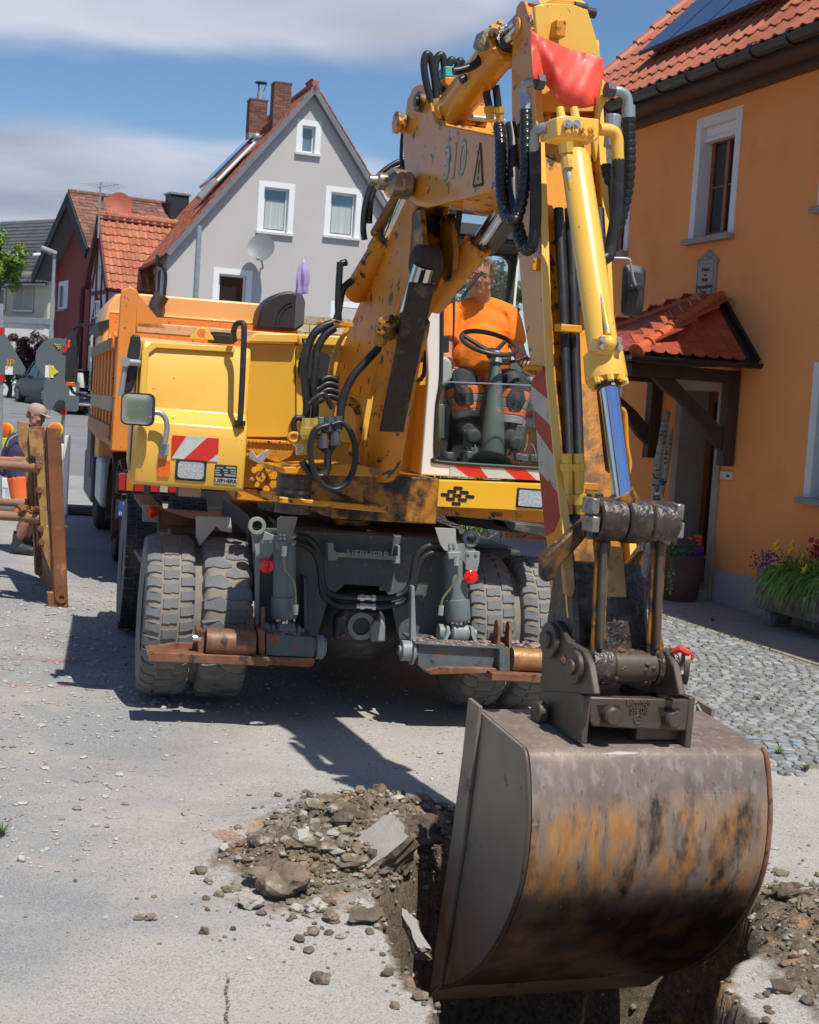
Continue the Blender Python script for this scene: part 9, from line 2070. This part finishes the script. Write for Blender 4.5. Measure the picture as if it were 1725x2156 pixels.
for k_,a_ in((kL,aL),(kR,aR)):
    ax=unit(a_-k_);L_=np.linalg.norm(a_-k_)
    for t0,t1,m_ in((.14,.34,fo),(.35,.53,rfb),(.54,.70,fo),(.71,.88,rfb)):mb=MB();mb.tube([k_+ax*L_*t0,k_+ax*L_*t1],[.112-.03*t0,.112-.03*t1],18);mk('leg_band',mb,m_,op,smooth=60,bevel=.004)
bootm=mat('dark green grey boot',(.045,.055,.048),.6,var=.3,vs=12,bump=.002)
for a_ in(aL,aR):body('boot',[('t',[a_+A(0,0,.06),a_-A(0,0,.05)],[.060,.058]),('t',[a_-A(0,0,.06),a_+E.d*.10-A(0,0,.07),a_+E.d*.20-A(0,0,.08)],[.055,.055,.045])],bootm,op,vox=.011,it=2)
# ---- road worker walking past at the left
WY=15.2;wf=gnd(35,1165);wk=empty('person',wf,label='road worker in a tan cap and orange shorts walking behind the trench shield',cat='person')
q3=lambda x,y,dy=0:at(x,y,WY+dy)
hc2=q3(77,876,0);fw2=unit(A(.90,-.28,-.30));hp2,Wh2=headparts(hc2,fw2,A(.25,0,1),1.0)
sc_=q3(58,915);sl_,sr_=q3(30,928,.12),q3(90,925,-.10);chs=q3(48,950);wst=q3(44,990);plv=q3(48,1018)
k1,an1=q3(52,1092,-.1),q3(38,1140,-.05);k2,an2=q3(58,1088,.12),q3(58,1132,.35)
el1,w1=q3(8,984,.1),q3(30,1010,-.05);el2,w2=q3(100,975,-.15),q3(95,1010,-.25)
body('body',hp2+[('t',[hc2-A(.02,0,.05),q3(66,902),sc_],[.052,.058,.08]),('t',[sl_,el1,w1],[.055,.045,.03]),('t',[sr_,el2,w2],[.055,.045,.03]),('t',[sc_,chs,wst,plv],[.11,.13,.12,.13]),('t',[plv,k1,an1],[.10,.062,.038]),('t',[plv+A(.04,.08,0),k2,an2],[.10,.062,.038]),('b',(k1*.55+an1*.45),.058,(1,1,1.5)),('b',(k2*.55+an2*.45),.058,(1,1,1.5))],skin2,wk,vox=.011,it=3)
for w_,s_ in((w1,1),(w2,-1)):mk('hand',hand(w_,A(.5,-.3,-.8),A(.4,.5,0),skin2,wk,.18,.6,s_),skin2,wk,smooth=60)
face(hc2,fw2,A(.25,0,1),.09,wk,False,mat('brown stubble',(.12,.07,.05),.9))
jak=mat('dark violet work jersey',(.060,.045,.085),.85,var=.12,vs=5,bump=.004,bs=12);pip=mat('mint piping',(.30,.55,.42),.6)
body('jersey',[('t',[q3(64,905),chs,wst,q3(47,1008)],[.085,.165,.150,.155]),('b',chs,.17,(1.15,.85,1.1)),('t',[sl_+A(.06,0,0),sl_,el1,(el1+w1)/2],[.08,.082,.066,.055]),('t',[sr_-A(.06,0,0),sr_,el2,(el2+w2)/2],[.08,.08,.066,.055])],jak,wk,vox=.012,it=5)
for pts in([(36,913),(42,922),(58,930),(76,928),(80,914)],[(79,914),(82,928),(76,945),(74,958)],[(34,916),(20,925),(14,940)]):mb=MB();mb.tube(spline([q3(x,y,-.165)for x,y in pts],4),.007,6);mk('piping',mb,pip,wk)
mb=MB();mb.ring(q3(68,901),unit(hc2-sc_),.055,.074,.06,20);mk('collar',mb,blkd,wk,bevel=.008)
sho=mat('fluorescent orange shorts',(.92,.16,.035),.8,var=.06,bump=.005,bs=10)
body('shorts',[('t',[plv+A(0,0,.05),(plv+k1)/2,k1+A(0,0,.03)],[.17,.128,.115]),('t',[plv+A(.04,.08,.05),(plv+k2)/2+A(.02,.03,0),k2+A(0,0,.03)],[.17,.128,.115])],sho,wk,vox=.013,it=3)
for k_,p_ in((k1,plv),(k2,plv+A(.04,.08,0))):mb=MB();ax=unit(p_-k_);mb.tube([k_+ax*.10,k_+ax*.17],.126,20);mk('reflective_band',mb,rfb,wk,bevel=.004)
capm=mat('tan baseball cap',(.40,.30,.23),.85,var=.08,vs=6);mb=MB()
mb.loft([[Wh2(.088*k*math.cos(q),-.012+.106*k*math.sin(q),z)for q in[6.283*i/24 for i in range(24)]]for z,k in((.020,.93),(.05,1.0),(.08,.96),(.11,.78),(.128,.5),(.136,.15))]);cp=mk('cap',mb,capm,wk,smooth=60)
mb=MB();mb.ext([Wh2(x,y,.045+(.10-y)*.10)for x,y in((-.07,.06),(-.06,.11),(-.035,.15),(0,.165),(.035,.15),(.06,.11),(.07,.06))],(Wh2(0,0,.006)-Wh2(0,0,0)));mk('cap_peak',mb,capm,cp,bevel=.003)
mb=MB();mb.loft([[Wh2(.0775*k*math.cos(q),-.018+.094*k*math.sin(q),z)for q in[6.283*i/24 for i in range(14,23)]]+[Wh2(.05*math.cos(q),-.018+.05*math.sin(q),z)for q in[6.283*i/24 for i in range(22,13,-1)]]for z,k in((-.05,.93),(-.02,.99),(.022,1.02))]);mk('hair',mb,mat('short grey brown hair',(.16,.11,.08),.9,bump=.003),wk)
bt2=mat('worn black leather boot',(.035,.037,.038),.55,var=.3,vs=14,dirt=[((.14,.13,.12),.35,9,.2)],bump=.002)
for a_,dv in((an1,A(.95,-.2,0)),(an2,A(.9,.2,-.3))):
    f_=a_-A(0,0,.08);body('boot',[('t',[a_+A(0,0,.08),a_+A(.0,0,.0),f_-unit(dv)*.03],[.060,.062,.062]),('t',[f_-unit(dv)*.05,f_+unit(dv)*.08,f_+unit(dv)*.19-A(0,0,.015)],[.055,.056,.046])],bt2,wk,vox=.011,it=2)
    mb=MB();mb.tube([a_+A(0,0,.11),a_+A(0,0,.05)],.052,14);mk('sock',mb,blkd,wk)
# ---------------------------------------------------------------- the street behind the photographer, seen in mirrors and panes
for x,y,w,d_,h,m_,lb in((-15,-14,8,9,5.2,beige,'beige house behind the photographer on the left of the street'),(14,-16,8,9,5.6,greyw,'grey house behind the photographer on the right of the street'),(-12,-40,8,10,5.5,whr,'white house farther down the street behind the photographer'),(8,-36,7,9,6,orw,'orange house farther down the street behind the photographer')):
    F_=Frame((x,y,-.1),180);hb=empty('street_house',(x,y,0),label=lb,cat='house');mb=MB();mb.box(F_,-w/2,w/2,-d_/2,d_/2,0,h);mk('wall',mb,m_,hb)
    mb=MB();mb.prism([F_.w(r_,d_/2+.3,u_)for r_,u_ in((-w/2-.4,h),(w/2+.4,h),(0,h+4))],[F_.w(r_,-d_/2-.3,u_)for r_,u_ in((-w/2-.4,h),(w/2+.4,h),(0,h+4))]);mk('roof',mb,tile2,hb,smooth=0)
    for a in(-2.2,0,2.2):
        for z in(1.2,3.7):mb=MB();mb.box(F_,a-.5,a+.5,d_/2,d_/2+.03,z,z+1.3);mk('window',mb,wing,hb)
GROUPS={'soil_clod':'clods of earth lying round the trench','stone':'loose stones round the trench','asphalt_slab':'broken asphalt slabs by the trench','birch_log':'birch logs leaning on the porch post','satellite_dish':'satellite dishes on the houses','parked_car':'cars parked up the hill','construction_sign':'construction signs seen from behind','sign_foot':'base blocks of the construction signs','warning_lamp':'amber warning lamps on the barrier','street_lamp':'street lamps up the hill','garden_tree':'trees beyond the cab','street_house':'houses behind the photographer'}
for o in list(SC.objects):
    k=o.name.split('.')[0]
    if o.parent is None and k in GROUPS and o.get('category'):o['group']=GROUPS[k]
